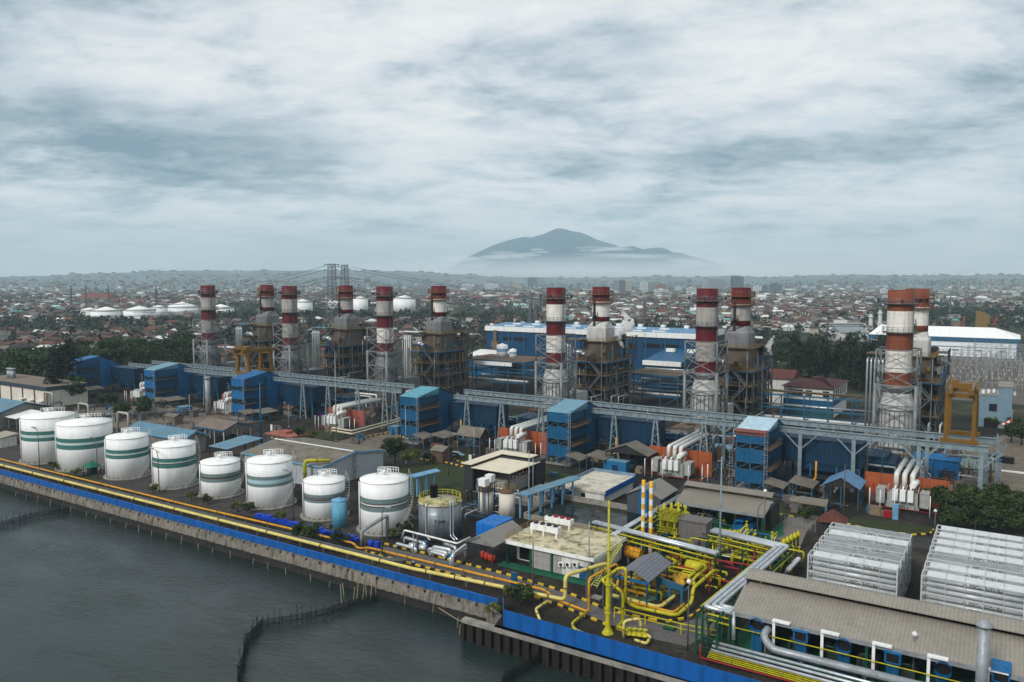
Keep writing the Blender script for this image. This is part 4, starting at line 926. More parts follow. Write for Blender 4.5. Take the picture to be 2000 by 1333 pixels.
# ---- transformers
def trafo(u, v, lab, wlab, wallm, big=True):
    t = thing('transformer', lab, 'transformer', (u,v,0), 'generator transformers by the gantry')
    b = MB(); b.box(u-3.0,v-1.3,.9,u+3.0,v+1.5,3.6); b.box(u-3.3,v-1.6,.3,u+3.3,v+1.8,.9); b.build('oil_tank', TRAFO, t)
    for k in range(3):
        b = MB(); x = u-1.9+k*1.5; b.box(x,v-2.6,2.2,x+1.1,v-1.35,4.6); b.tube([(x+.55,v-2,4.6),(x+.55,v-2,5.1),(x+.55,v-.6,5.1)], .2, 8); b.build('cooler_box', WHITE, t)
    for s in (-1,1):
        b = MB(); x0 = u+s*4.3
        for k in range(8): y = v-1.6+k*.42; b.box(x0-.8,y,1.3,x0+.8,y+.16,4.1)
        b.box(x0-.9,v-1.7,4.1,x0+.9,v+1.7,4.3); b.box(x0-.9,v-1.75,1.2,x0-.7,v-1.65,4.2); b.box(x0+.7,v-1.75,1.2,x0+.9,v-1.65,4.2); b.box(x0-.9,v-1.75,1.1,x0+.9,v-1.65,1.35); b.build('radiator', TRAFO, t)
    b = MB(); b.tube([(u+1.9,v-1.4,5.6),(u+2.5,v+2.0,5.9)], .62, 12); b.beam((u+2,v,3.6),(u+2,v,5.4),.2); b.beam((u+2.4,v+1.6,3.6),(u+2.4,v+1.6,5.4),.2); b.build('conservator', WHITE, t)
    b = MB()
    for k in range(6): x = u-3+k*1.2; b.tube([(x,v-.4,3.6),(x,v-.4,4.6)], .16, 8); b.tube([(x,v-.4,4.6),(x+.2,v+.4,5.2)], .12, 6)
    b.build('bushing', M('porcelain', (150,142,134), .4), t)
    b = MB()
    for x, y in ((u-6.2,v-3.6),(u-4.0,v-4.2),(u+5.6,v-4.4),(u+8.4,v-2.4),(u+9.4,v-1.2),(u-1.2,v-4)): b.tube([(x,y,0),(x,y,4.6)], .11, 6)
    b.build('spray_post', WHITE, t)
    b = MB()
    for x in (u-6.2,u+8.4): b.tube([(x,v-3.2,.8),(x,v+2,.8),(x,v+2,4.4),(x,v-3,4.4)], .08, 6, 0, .3)
    b.tube([(u-6.2,v-3.4,.8),(u+8.4,v-3.4,.8)], .08, 6); b.build('fire_water_pipe', REDP, t)
    b = MB()
    for k in range(5): b.tube([(u-3+k*1.4,v-2.9,0),(u-3+k*1.4,v-2.9,2.2)], .09, 6)
    b.box(u-.4,v-3.2,.8,u+.8,v-2.9,1.5); b.build('cable_support', GREYST, t)
    w = thing('fire_wall', wlab, 'wall', (u,v+5,0), 'fire walls behind the transformers'); b = MB(); b.box(u-8.5,v+4.6,0,u+8.5,v+5.0,6.2); b.build('wall_panel', wallm, w)
    b = MB()
    for k in range(6): b.box(u-8.5+k*3.3,v+4.5,0,u-8.3+k*3.3,v+4.62,6.3)
    b.build('wall_joint', GREYST if wallm is not ORW else M('dark_orange', (130,62,36), .7), w)
    return t
def busduct(u, v, lab, n, L_, z=7.4, thick=.52):
    t = thing('bus_duct', lab, 'bus duct', (u,v,0), 'white bus ducts of the transformers')
    for k in range(n):
        x = u-1.8+k*1.6; b = MB(); b.tube([(x,v+.2,4.2),(x,v+.2,z),(x+.2,v+2+L_,z+.2)], thick, 12, 0, .5); b.build('duct_tube', PIPEW, t)
    b = MB()
    for f in (.4,.75,1):
        b.cut(); y = v+2+L_*f; b.beam((u-2.6,y,0),(u-2.6,y,z-.5),.2); b.beam((u+2.6,y,0),(u+2.6,y,z-.5),.2); b.beam((u-2.9,y,z-.6),(u+2.9,y,z-.6),.22)
    b.cut(); b.beam((u+2.6,v+2,z-.6),(u+2.6,v+2+L_,z-.6),.14); b.beam((u+2.6,v+2+L_*.4,0),(u+2.6,v+2+L_*.75,z-.6),.14); b.build('support', GALV, t)
TU = [UV(275,780,188).x, UV(440,812,188).x, UV(655,835,188).x, -119.2, -71.5, -18.8]
tl = ['transformer between the two outermost intake houses', 'transformer beside the tall cylinder column under the crane', 'transformer with pinkish red wall by the tarpaulin heap', 'transformer with orange walls beside the brown gabled shelter', 'transformer with orange walls behind the two gas compressor sheds', 'transformer with orange walls next to the grey box containers']
wl = ['faded wall behind the outermost transformer', 'dull red wall behind the transformer by the cylinder column', 'pinkish red blast wall beside the tarpaulin heap', 'orange blast wall by the brown gabled shelter', 'orange blast wall between the pale and rusty-edged intake houses', 'wide orange blast wall in front of the grey box containers']
bl = ['pair of white bus tubes at the outermost transformer', 'white bus tubes at the transformer by the cylinder column', 'long white bus tubes above the pinkish red wall', 'three white bus tubes above the brown gabled shelter transformer', 'three white bus tubes running up to the gantry between orange walls', 'three white bus tubes, one grimy, by the grey box containers']
for i in range(6):
    trafo(TU[i], 188.5, tl[i], wl[i], PINKW if i < 3 else ORW); busduct(TU[i]+.3, 189, bl[i], 2 if i < 2 else 3, (9,9,17,18,18,13)[i])
# ---- gantry runway
def legA(b, u, v, z, w=1.5, lat=True):
    for s in (-1,1): b.beam((u+s*w,v,0),(u+s*.35,v,z),.42)
    if lat:
        k = 7
        for i in range(k):
            f0, f1 = i/k, (i+1)/k; a = w+(.35-w)*f0; c = w+(.35-w)*f1; s = 1 if i % 2 else -1
            b.beam((u+s*a,v,z*f0),(u-s*c,v,z*f1),.14)
def runway(name, lab, u0, u1, v, z, legs, style):
    t = thing(name, lab, 'gantry', ((u0+u1)/2,v,0), 'gantry runway beams'); b = MB(); b.box(u0,v-.1,z-1.1,u1,v+.1,z); b.box(u0,v-.45,z,u1,v+.45,z+.14); b.box(u0,v-.4,z-1.24,u1,v+.4,z-1.1)
    for k in range(int((u1-u0)/2.4)): x = u0+k*2.4; b.box(x,v-.36,z-1.1,x+.12,v+.36,z)
    b.build('girder', STEELP, t)
    for u in legs:
        b = MB()
        if style == 'A': legA(b,u,v,z-1.2)
        else:
            b.beam((u,v,0),(u,v,z-1.2),.85,.6)
            for s in (-1,1): b.beam((u,v,z-5.2),(u+s*4,v,z-1.2),.28)
        b.build('leg', STEELP, t)
fl = lambda xs, v: [UV(x,800,v).x for x in xs]
runway('gantry_runway','long pale steel runway girder passing under the ochre crane, nearer of the far pair',-322,-168.5,197,13.9,fl((592,641,699,752),197)+[-300,-270],'A')
runway('gantry_runway','pale steel runway girder passing under the ochre crane, farther of the far pair',-322,-172,208,13.9,fl((770,640,520),208)+[-300,-280],'A')
runway('gantry_runway','pale steel runway girder on lattice A-legs along the intake houses, nearer of the near pair',-147,-3.4,197,13.9,fl((912,980,1056,1200,1281,1376),197),'A')
runway('gantry_runway','pale steel runway girder reaching the yellow gantry crane, farther of the near pair',-151,-2.4,208,13.9,fl((912,1100,1415,1600,1695,1814,1930),208),'T')
t = thing('gantry_leg_row','single columns with knee braces carrying the near runway end','gantry',(-20,197,0)); 
for u in fl((1565,1670,1798,1921),197):
    b = MB(); b.cut(); b.beam((u,197,0),(u,197,12.6),.85,.6)
    for s in (-1,1): b.beam((u,197,8.8),(u+s*3.8,197,12.6),.28)
    b.build('column', STEELP, t)
b = MB(); q = G(407,811,0); b.tube([(q.x,q.y,0),(q.x,q.y,14)], .95, 14); b.tube([(q.x,q.y,13.4),(q.x,q.y,14.2)], 1.2, 14); solo('vent_column', b, GALV, 'thick grey cylinder column standing by the transformer under the crane', 'column')
t = thing('ladder_tower','tall caged ladder tower at the near end of the gantry','ladder',(-2.4,209,0)); b = MB(); b.cut(); b.ladder((-1.6,206.5,0),14,(1,0),.8); b.cut(); b.ladder((-1.6,203,0),12,(1,0),.8); b.build('caged_ladder', BLUEPALE, t); b = MB(); b.beam((-2,208.4,0),(-2,208.4,15),.3); b.build('post', STEELP, t)
def crane(u0, u1, z1, lab, wide):
    t = thing('gantry_crane', lab, 'crane', ((u0+u1)/2,202.5,14), 'yellow gantry cranes')
    for v in (197,208):
        b = MB()
        for u in (u0,u1):
            if wide: b.beam((u,v,14.6),(u+(.8 if u == u0 else -.8),v,z1),1.5,.9)
            else: b.beam((u,v,14.6),(u,v,z1),.75,.7)
        b.box(u0-1,v-.5,14.15,u1+1,v+.5,15.0); b.build('leg_frame', CRANEY, t)
        b = MB(); b.box(u0-.3,v-.45,z1,u1+.3,v+.45,z1+.9); b.build('head_beam', CRANEY, t)
    b = MB()
    for u in (u0+.2,u1-1.2): b.cut(); b.box(u,194.5,z1+.9,u+1.0,210.5,z1+2.1)
    b.build('bridge_girder', CRANEY, t)
    b = MB(); b.box(u0+.8,196.5,z1+2.1,u1-.8,199.5,z1+3.2); b.obox((u0+1.4,198,z1+3.2),(1.2,1.4,.6)); b.build('trolley', CRANEY, t)
    b = MB(); b.cut(); b.rail([(u0-.2,194.5,z1+2.1),(u0-.2,210.5,z1+2.1)],1,1.5,.1); b.cut(); b.rail([(u1+.3,194.5,z1+2.1),(u1+.3,210.5,z1+2.1)],1,1.5,.1); b.build('railing', RAILY, t)
crane(-11.7,-6.4,24.2,'yellow gantry crane parked at the near end of the runway by the pale blue building',False)
crane(-250.5,-243.8,21.2,'ochre gantry crane parked far along the runway between the two soot-grey chimneys',True)

# ---- turbine hall
t = thing('turbine_hall','long bright blue turbine hall with white fascia and pale blue roof','industrial hall',(-175,365,0))
u0, u1, v0, v1 = UV(951,700,350).x, UV(1360,700,350).x, 350, 388
b = MB(); b.box(u0,v0,0,u1,v1,22.6); b.build('wall', M('hall_blue_sheet',(4,58,94),.5,var=.15,scale=.2,stain=(40,100,140),stf=.3,streak=True,rib='H',ribp=1.2,ribk=.12), t)
b = MB(); b.box(u0-.8,v0-.8,22.6,u1+.8,v0-.05,25.0); b.box(u1+.05,v0-.05,22.6,u1+.8,v1+.8,25.0); b.box(u0-.8,v0-.05,22.6,u0-.05,v1+.8,25.0); b.build('fascia', WHITE, t)
b = MB(); b.face([(u0-.05,v0-.05,24.6),(u1+.05,v0-.05,24.6),(u1+.05,(v0+v1)/2,26.2),(u0-.05,(v0+v1)/2,26.2)]); b.face([(u0-.05,(v0+v1)/2,26.2),(u1+.05,(v0+v1)/2,26.2),(u1+.05,v1,24.6),(u0-.05,v1,24.6)]); b.build('roof', M('hall_roof_blue',(70,124,160),.5,var=.15,scale=.3,rib='Y',ribp=1.2,ribk=.15,stain=(150,180,196),stf=.5), t)
b = MB()
for k in range(8): x = u0+8+k*(u1-u0-20)/8; b.box(x,v0+5,25.0,x+7,v0+5.6,25.5); b.box(x+1,v0+12,25.6,x+6,v0+13,26.3); b.obox((x+12,v0+20,26),(2.2,2,1.5))
b.build('roof_vent', WHITE, t)
b = MB()
for xs in ((982,998),(1003,1028),(1257,1290),(1294,1326)):
    a, c = UV(xs[0],660,v0).x, UV(xs[1],660,v0).x; b.box(a,v0-.12,17.6,c,v0-.02,19.6)
b.build('louvre_window', BLACK, t)
b = MB()
for k in range(12): x = u0+4+k*(u1-u0)/12; b.box(x,v0-.3,0,x+.5,v0-.02,22.6)
b.build('pilaster', BLUEST, t)
b = MB(); x = UV(969,660,v0).x; b.box(x-1,v0-1.4,8,x+1,v0-.3,23); b.box(x-2.2,v0-1.6,14,x+2.2,v0-.3,17); b.build('duct_stack', BEIGE, t)
c0 = UV(1258,705,322); c1 = UV(1328,712,322)
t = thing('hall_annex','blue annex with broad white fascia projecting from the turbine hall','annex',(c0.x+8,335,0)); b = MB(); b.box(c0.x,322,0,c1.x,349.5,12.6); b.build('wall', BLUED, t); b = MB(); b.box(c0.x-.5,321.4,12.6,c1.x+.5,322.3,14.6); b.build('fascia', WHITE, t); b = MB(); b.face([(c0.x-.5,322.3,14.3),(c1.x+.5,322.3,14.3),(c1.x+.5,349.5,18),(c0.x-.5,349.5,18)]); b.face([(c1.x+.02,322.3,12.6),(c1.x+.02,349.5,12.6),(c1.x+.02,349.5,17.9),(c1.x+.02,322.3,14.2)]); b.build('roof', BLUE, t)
b = MB(); [b.obox((c0.x+k,341,17),(4,2,1.6)) for k in (5,15)]; b.build('roof_vent', WHITE, t)
t = thing('low_hall','low blue building with rusty pale roof beside the turbine hall','building',(-255,340,0)); b = MB(); a = UV(930,700,335); b.box(a.x-6,335,0,a.x+14,348,9); b.build('wall', BLUE, t); b = MB(); b.box(a.x-7,334,9,a.x+15,335,10.4); b.face([(a.x-7,335,10.3),(a.x+15,335,10.3),(a.x+15,349,12.4),(a.x-7,349,12.4)]); b.build('roof', WHITE, t)
# pipe rack decks between boilers
def rack(u0,u1,v0,v1,zs,lab,pipes=4,top=None,step=7):
    t = thing('pipe_rack', lab, 'pipe rack', ((u0+u1)/2,(v0+v1)/2,0), 'steel pipe racks between the boilers'); b = MB()
    n = max(1,int((u1-u0)/step))
    for i in range(n+1):
        x = u0+(u1-u0)*i/n
        for y in (v0,v1): b.beam((x,y,0),(x,y,zs[-1]),.36)
        for z in zs: b.beam((x,v0,z),(x,v1,z),.3)
        if i < n and i % 2 == 0: b.beam((x,v0,0),(x+(u1-u0)/n,v0,zs[0]),.22); b.beam((x,v0,zs[0]),(x+(u1-u0)/n,v0,zs[-1]),.22)
    for z in zs:
        for y in (v0,v1): b.beam((u0,y,z),(u1,y,z),.34,.5)
    b.build('steel_frame', BLUEST, t)
    for k in range(pipes):
        z = zs[k % len(zs)]+.5; y = v0+(v1-v0)*(.12+.76*k/max(1,pipes-1)); b = MB(); b.tube([(u0,y,z),(u1,y,z)], (.45,.3,.22,.35)[k % 4], 10); b.build('process_pipe', (PIPEW,SILVER,GREYST,PIPEW)[k % 4], t)
    b = MB(); b.rail([(u0,v0,zs[-1]+.3),(u1,v0,zs[-1]+.3)],1.1,2,.1); b.build('railing', RAILY if top != 'blue' else BLUEST, t)
    if top:
        b = MB(); b.box(u0,v0+.4,zs[-1]+.2,u1,v1,zs[-1]+.4); b.build('deck', GRATE, t)
    return t
rack(UV(930,740,300).x,UV(1052,740,300).x,288,312,(5,9.5,14),'blue steel rack with rusty decks between boilers, carrying the two white header tanks',5,'blue')
rack(UV(1246,760,300).x,UV(1345,760,300).x,288,310,(4.5,8.5,12.5),'blue steel rack with fat white pipes in front of the hall annex',6,'blue')
rack(-70,-34,262,270,(4.5,8.2,12.5),'blue steel rack with yellow walkway before the white office block',3)
b = MB(); a = UV(985,690,300); 
for px, r, h, lab in ((981,2.6,5.4,'larger white header tank with blue band before the blue hall'),(1002,1.7,3.6,'smaller white header tank with blue band before the blue hall')):
    a = UV(px,700,303); b = MB(); b.lathe((a.x,a.y,14.4), [(r,0),(r,h*.45),(r,h*.7),(r,h),(.1,h*1.15)], 24, [0,1,0,0]); tag(b.build('header_tank',[WHITE,BLUEPALE],None,(a.x,a.y,14.4)), lab, 'tank', 'header tanks')
t = thing('condenser_duct','white fascia deck around the rusty plant platform below the header tanks','platform',(-225,290,0)); b = MB(); a = UV(925,720,286); c = UV(1000,722,286); b.box(a.x,285.6,12.4,c.x,286,14); b.build('fascia', WHITE, t); b = MB(); b.box(a.x,286,13.6,c.x,300,13.8); b.build('deck', GRATE, t)
# ---- office block
nb = G(1622,820,0); ze = ZAT(1631,761,nb); aL = G(1528,752,ze); aR = G(1668,744,ze); vN = G(1631,761,ze).y; uN = G(1631,761,ze).x
t = thing('office_block','white office block with maroon hip roof and blue band between floors','office building',(nb.x-10,nb.y+8,0))
b = MB(); x0, x1, y0, y1 = aL.x+1, uN-.8, vN+.8, aR.y-.8; b.box(x0,y0,0,x1,y1,ze); b.build('wall', CREAMW, t)
b = MB(); b.box(x0-.1,y0-.12,ze*.40,x1+.12,y0-.01,ze*.58); b.box(x1+.01,y0-.12,ze*.40,x1+.12,y1,ze*.58); b.build('blue_band', BLUE, t)
b = MB(); b.box(x0-.1,y0-.1,.1,x1+.1,y0-.02,ze*.34); b.build('teal_band', M('teal_wall',(34,80,88),.7), t)
for k, xx in enumerate((.1,.24,.45,.8)):
    b = MB(); xa = x0+(x1-x0)*xx; b.box(xa,y0-.14,ze*.66,xa+(2.6 if k < 2 else 2.2),y0-.02,ze*.9); b.build('window', GLASS, t)
for k in range(6):
    b = MB(); ya = y0+1+k*(y1-y0-2)/6; b.box(x1+.02,ya,ze*.64,x1+.14,ya+1.3,ze*.92); b.build('window', GLASS, t)
b = MB(); X0, X1, Y0, Y1 = x0-1, x1+1, y0-1, y1+1; hh = ze+2.6; m = (Y0+Y1)/2; d = (Y1-Y0)/2*.8
A = [(X0,Y0,ze),(X1,Y0,ze),(X1,Y1,ze),(X0,Y1,ze)]; r0, r1 = (X0+d,m,hh), (X1-d,m,hh)
b.face([A[0],A[1],r1,r0]); b.face([A[1],A[2],r1]); b.face([A[2],A[3],r0,r1]); b.face([A[3],A[0],r0]); b.face(A[::-1]); b.build('roof', ROOFMAR, t)
t = thing('control_house','small building with faded red roof and blue gable beside the maroon-roofed office','building',(-95,330,0)); a = UV(1520,740,318); b = MB(); b.box(a.x-6,318,0,a.x+5,330,11); b.build('wall', CREAMW, t); b = MB(); b.ext([(a.x-7,317,11),(a.x-7,324,14),(a.x-7,331,11)],(13,0,0)); b.build('roof', BRICKR, t)
# ---- pale blue block
t = thing('switch_house','pale blue concrete block with flat roofs beside the yellow crane','building',(0,320,0))
a = UV(1912,800,310); c = UV(1948,800,310); e = UV(1976,800,310); b = MB(); za = UV(1930,773,310).z; zb = UV(1960,757,310).z
b.box(a.x,310,0,c.x,326,za); b.box(c.x,309.6,0,e.x,326,zb); b.build('wall', M('pale_blue_render',(112,136,150),.85,var=.12,scale=.4,stain=(90,120,140),stf=.5,streak=True), t)
b = MB(); b.box(a.x-.2,309.8,za,c.x,326,za+.3); b.box(c.x-.1,309.4,zb,e.x+.2,326.2,zb+.3); b.build('parapet', CONC, t)
b = MB(); x = UV(1939,785,309.6).x; b.box(x-1.0,309.4,za*.55,x+1.2,309.9,za*.75); b.build('window', GLASS, t); b = MB(); x = UV(1935,832,309.6).x; b.box(x-2,309.3,0,x+2,309.9,3); b.build('door', BLACK, t)
b = MB()
for k in range(7): b.obox((a.x+1+k*1.5,313+2*(k % 3),za+.3),(.8,.8,1.2))
b.build('roof_unit', WHITE, t)
# ---- grey ribbed boxes beneath the gantry
for (px, py, n, lab) in ((1700,905,0,'grey ribbed equipment box next to the rusty-edged intake house'),(1725,900,0,'grey ribbed equipment box with rusty top behind the orange wall'),(1350,880,0,'rusty brown equipment box stack beside the pale bus tubes'),(1325,885,0,'grey brown equipment box between orange wall and intake house')):
    q = G(px,py,0); t = thing('equipment_box', lab, 'box', q, 'ribbed boxes under the gantry'); w, d, h = 5.2, 12.0, 7.0
    b = MB(); b.box(q.x-w/2,q.y,.3,q.x+w/2,q.y+d,h); b.build('casing', M('grey_box_panel',(140,140,138),.7,var=.15,scale=.5,stain=(96,84,74),stf=.6,streak=True,seam=(1.4,1.4,2.2)), t)
    b = MB(); b.box(q.x-w/2-.1,q.y-.1,h,q.x+w/2+.1,q.y+d,h+.15)
    for k in range(4): b.beam((q.x-w/2,q.y+k*3,h+.2),(q.x+w/2,q.y+k*3,h+.2),.2)
    b.build('lid', M('rusty_lid',(112,94,78),.8,var=.3,scale=.8,stain=(90,60,44),stf=.6), t)
q = G(1845,935,0); b = MB(); b.box(q.x-7,q.y,0,q.x+3,q.y+6,4.6); b.ext([(q.x-7.3,q.y-.4,4.6),(q.x-7.3,q.y+6.4,4.6),(q.x-7.3,q.y+3,5.6)],(10.8,0,0)); solo('blue_enclosure', b, BLUEB, 'blue enclosure covered with sheets beneath the near gantry end', 'enclosure')
q = G(1905,920,0); t = thing('spare_transformer','green grey ribbed cooler unit standing in the yard under the gantry end','cooler',q); b = MB(); b.box(q.x-4,q.y,.4,q.x+4,q.y+3,3.4); b.build('tank', M('green_grey_paint',(140,160,154),.5,var=.15,stain=(90,96,90),stf=.5), t); b = MB()
for k in range(9): b.box(q.x-4+k*.95,q.y-.7,.6,q.x-3.7+k*.95,q.y,3.2)
b.build('cooling_fin', M('green_grey_paint',(0,0,0)), t)
# ------------------------------------------------------------------ near yard: sheds, gas yard, containers
def monitor_shed(eL, eN, he, depth, lab, rise, mat, wallh, step=1.05):
    """long low shed: broad lower roof and a raised narrow strip above it; eL/eN = pixels of the near eave ends"""
    a, n = G(*eL, he), G(*eN, he); u0, u1, v0 = a.x, n.x, (a.y+n.y)/2
    t = thing('compressor_shed', lab, 'shed', ((u0+u1)/2, v0+depth, 0)); th = .15
    k = .74; zr = he+rise
    b = MB()
    p1 = [(v0,he),(v0+depth*k,he+rise*k)]
    for (ya,za,yb,zb) in ((v0,he,v0+depth*k+1.2,he+rise*(k+.08)),(v0+depth*k,he+rise*k+step,v0+depth,zr+step),(v0+depth,zr+step,v0+depth*(2-k),he+rise*k+step),(v0+depth*2,he,v0+depth*(2-k)-1.2,he+rise*(k+.08))):
        b.face([(u0,ya,za),(u1,ya,za),(u1,yb,zb),(u0,yb,zb)]); b.face([(u0,ya,za-th),(u1,ya,za-th),(u1,yb,zb-th),(u0,yb,zb-th)][::-1])
        for x in (u0,u1): b.face([(x,ya,za),(x,yb,zb),(x,yb,zb-th),(x,ya,za-th)])
        b.face([(u0,ya,za),(u1,ya,za),(u1,ya,za-th),(u0,ya,za-th)]); b.face([(u0,yb,zb),(u1,yb,zb),(u1,yb,zb-th),(u0,yb,zb-th)])
    b.build('roof', mat, t)
    b = MB(); b.box(u0+.1,v0-.12,he-.55,u1-.1,v0-.02,he-.03); b.build('gutter', GALV, t)
    b = MB()
    for x in (u0+.3,u1-.3): b.face([(x,v0+.3,he-.2),(x,v0+depth*k,he+rise*k-.2),(x,v0+depth*k,he+rise*k+step-.2),(x,v0+depth,zr+step-.2),(x,v0+depth*(2-k),he+rise*k+step-.2),(x,v0+depth*(2-k),he+rise*k-.2),(x,v0+2*depth-.3,he-.2)])
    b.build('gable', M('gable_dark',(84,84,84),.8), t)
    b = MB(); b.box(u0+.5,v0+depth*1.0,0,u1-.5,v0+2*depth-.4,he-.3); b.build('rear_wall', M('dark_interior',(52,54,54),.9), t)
    b = MB(); n_ = int((u1-u0)/8)
    for i in range(n_+1):
        x = u0+.6+(u1-u0-1.2)*i/n_
        b.cut()
        for y in (v0+.5,v0+2*depth-.5): b.beam((x,y,0),(x,y,he-.2),.35)
        b.beam((x,v0+.5,he-.4),(x,v0+depth,zr-.4),.3); b.beam((x,v0+2*depth-.5,he-.4),(x,v0+depth,zr-.4),.3)
    b.build('portal_frame', GREENP, t)
    b = MB(); b.box(u0-.5,v0-.5,.004,u1+.5,v0+2*depth,.1); b.build('floor_slab', GREENF, t)
    return t, u0, u1, v0
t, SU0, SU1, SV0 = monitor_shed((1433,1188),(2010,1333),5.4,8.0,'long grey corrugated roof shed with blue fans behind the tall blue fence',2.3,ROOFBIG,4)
b = MB()
for x in range(int(SU0)+5, int(SU1), 6): b.cut(); b.box(x,SV0-.32,1.6,x+.35,SV0-.14,5.5); b.box(x,SV0-.6,5.42,x+2.2,SV0+.2,5.6)
b.build('down_pipe', WHITE, t)
for i, (px, py, sq) in enumerate(((1481,1216,0),(1650,1256,0),(1745,1282,1),(1843,1302,0),(1955,1318,1),(1566,1240,1))):
    q = UV(px,py,SV0+.6); t = thing('cooling_fan', ['blue ducted fan at the farther end of the long shed, dark round mouth','blue ducted fan at mid shed above the fat grey pipe','blue square-hooded cabinet beside the round lamp','blue ducted fan next to the exhaust stack','blue cabinet beyond the exhaust stack','tall plain blue cabinet between two round fans'][i], 'fan', (q.x,q.y,0), 'blue fans in the long shed')
    b = MB()
    if not sq: b.tube([(q.x,q.y-1.3,q.z),(q.x,q.y+.9,q.z)], [.95,.8], 18, 0, caps=False); b.tube([(q.x,q.y-1.32,q.z),(q.x,q.y-1.2,q.z)], .98, 18, 0, caps=False)
    else: b.box(q.x-.9,q.y-.9,q.z-.6,q.x+.9,q.y+.9,q.z+.8); b.ext([(q.x-1,q.y-1.2,q.z+.8),(q.x-1,q.y+1,q.z+.8),(q.x-1,q.y+1,q.z+1.3)],(2,0,0))
    b.build('fan_housing', BLUEB, t); b = MB()
    if not sq: b.tube([(q.x,q.y-.5,q.z),(q.x,q.y-.3,q.z)], .78, 16)
    else: b.box(q.x-.7,q.y-.95,q.z-.4,q.x+.7,q.y-.91,q.z+.6)
    b.build('fan_grille', BLACK, t)
    b = MB(); b.box(q.x-.7,q.y-.6,0.1,q.x+.7,q.y+.8,q.z-(.8 if not sq else .6)); b.build('base_cabinet', BLUE, t)
for i in range(9):
    x = SU0+3+i*4.2; b = MB(); b.box(x,SV0+1.2,.1,x+2.4,SV0+4,2.4); b.tube([(x+.4,SV0+1.0,.3),(x+.4,SV0+1.0,3.2),(x+1.8,SV0+1.0,3.2)],.14,6,0,.3)
    if x < SU1-3: tag(b.build('gas_compressor', M('machine_dark_green',(44,58,52),.6,var=.3), None,(x,SV0+1.2,.1)),'dark green compressor skid standing under the long shed roof edge','compressor','compressors under the long shed roof')
t = thing('exhaust_stack','grey vertical exhaust stack with conical cap in front of the long shed','exhaust stack',G(1917,1345,0)); q = UV(1917,1333,SV0-3.4); zt_ = UV(1917,1222,SV0-3.4).z
b = MB(); b.tube([(q.x,q.y,0),(q.x,q.y,zt_)], .62, 18); b.tube([(q.x,q.y,1.0),(q.x,q.y,2.9)], 1.5, 16); b.build('flue', GALV, t); b = MB(); b.lathe((q.x,q.y,zt_), [(.9,0),(.9,.15),(.1,.75)], 16); b.build('rain_cap', GALV, t)
# pipes along the shed
def zpipe(name, lab, pts, r, mat, posts=0, fil=.6, group=None, cat='pipe', pm=None): return pipe_on_posts(name, lab, pts, r, mat, posts, fil, cat, group, pm)
zpipe('exhaust_duct','fat dull grey duct on supports along the open front of the long shed',[UV(1500,1228,SV0-.4),UV(1490,1243,SV0-2.0),Vector((SU0+6,SV0-2.4,2.6)),Vector((SU1+2,SV0-2.4,2.6))],.5,GALV,7,.9)
for k in range(3):
    zpipe('gas_line',['silver insulated pipe along the shed, highest of three','silver insulated pipe along the shed, middle of three','silver insulated pipe along the shed, next to the fence'][k],[Vector((SU0-1.4,SV0-3.0-k*.5,1.9-k*.35)),Vector((SU1+3,SV0-3.4-k*.55,1.7-k*.35))],.2,SILVER,0)
for k in range(4):
    zpipe('gas_line','slim yellow gas pipe low along the shed front',[Vector((SU0-1.6,SV0-4.0-k*.28,.9-k*.12)),Vector((SU1+3,SV0-4.4-k*.28,.8-k*.12))],.08,YEL,0,group='slim yellow pipes by the long shed')
zpipe('fire_water_line','dark red fire pipe along the ground by the blue fence',[Vector((SU0-2.4,SV0-5.4,2.2)),Vector((SU0-2.4,SV0-5.4,.5)),Vector((SU1+3,SV0-5.6,.5))],.11,REDP,0,.4)
zpipe('handrail_line','thin yellow rail pipe strung across the open front of the long shed',[Vector((SU0+.6,SV0-.9,3.6)),Vector((SU1+2,SV0-.9,3.4))],.07,YEL,0)
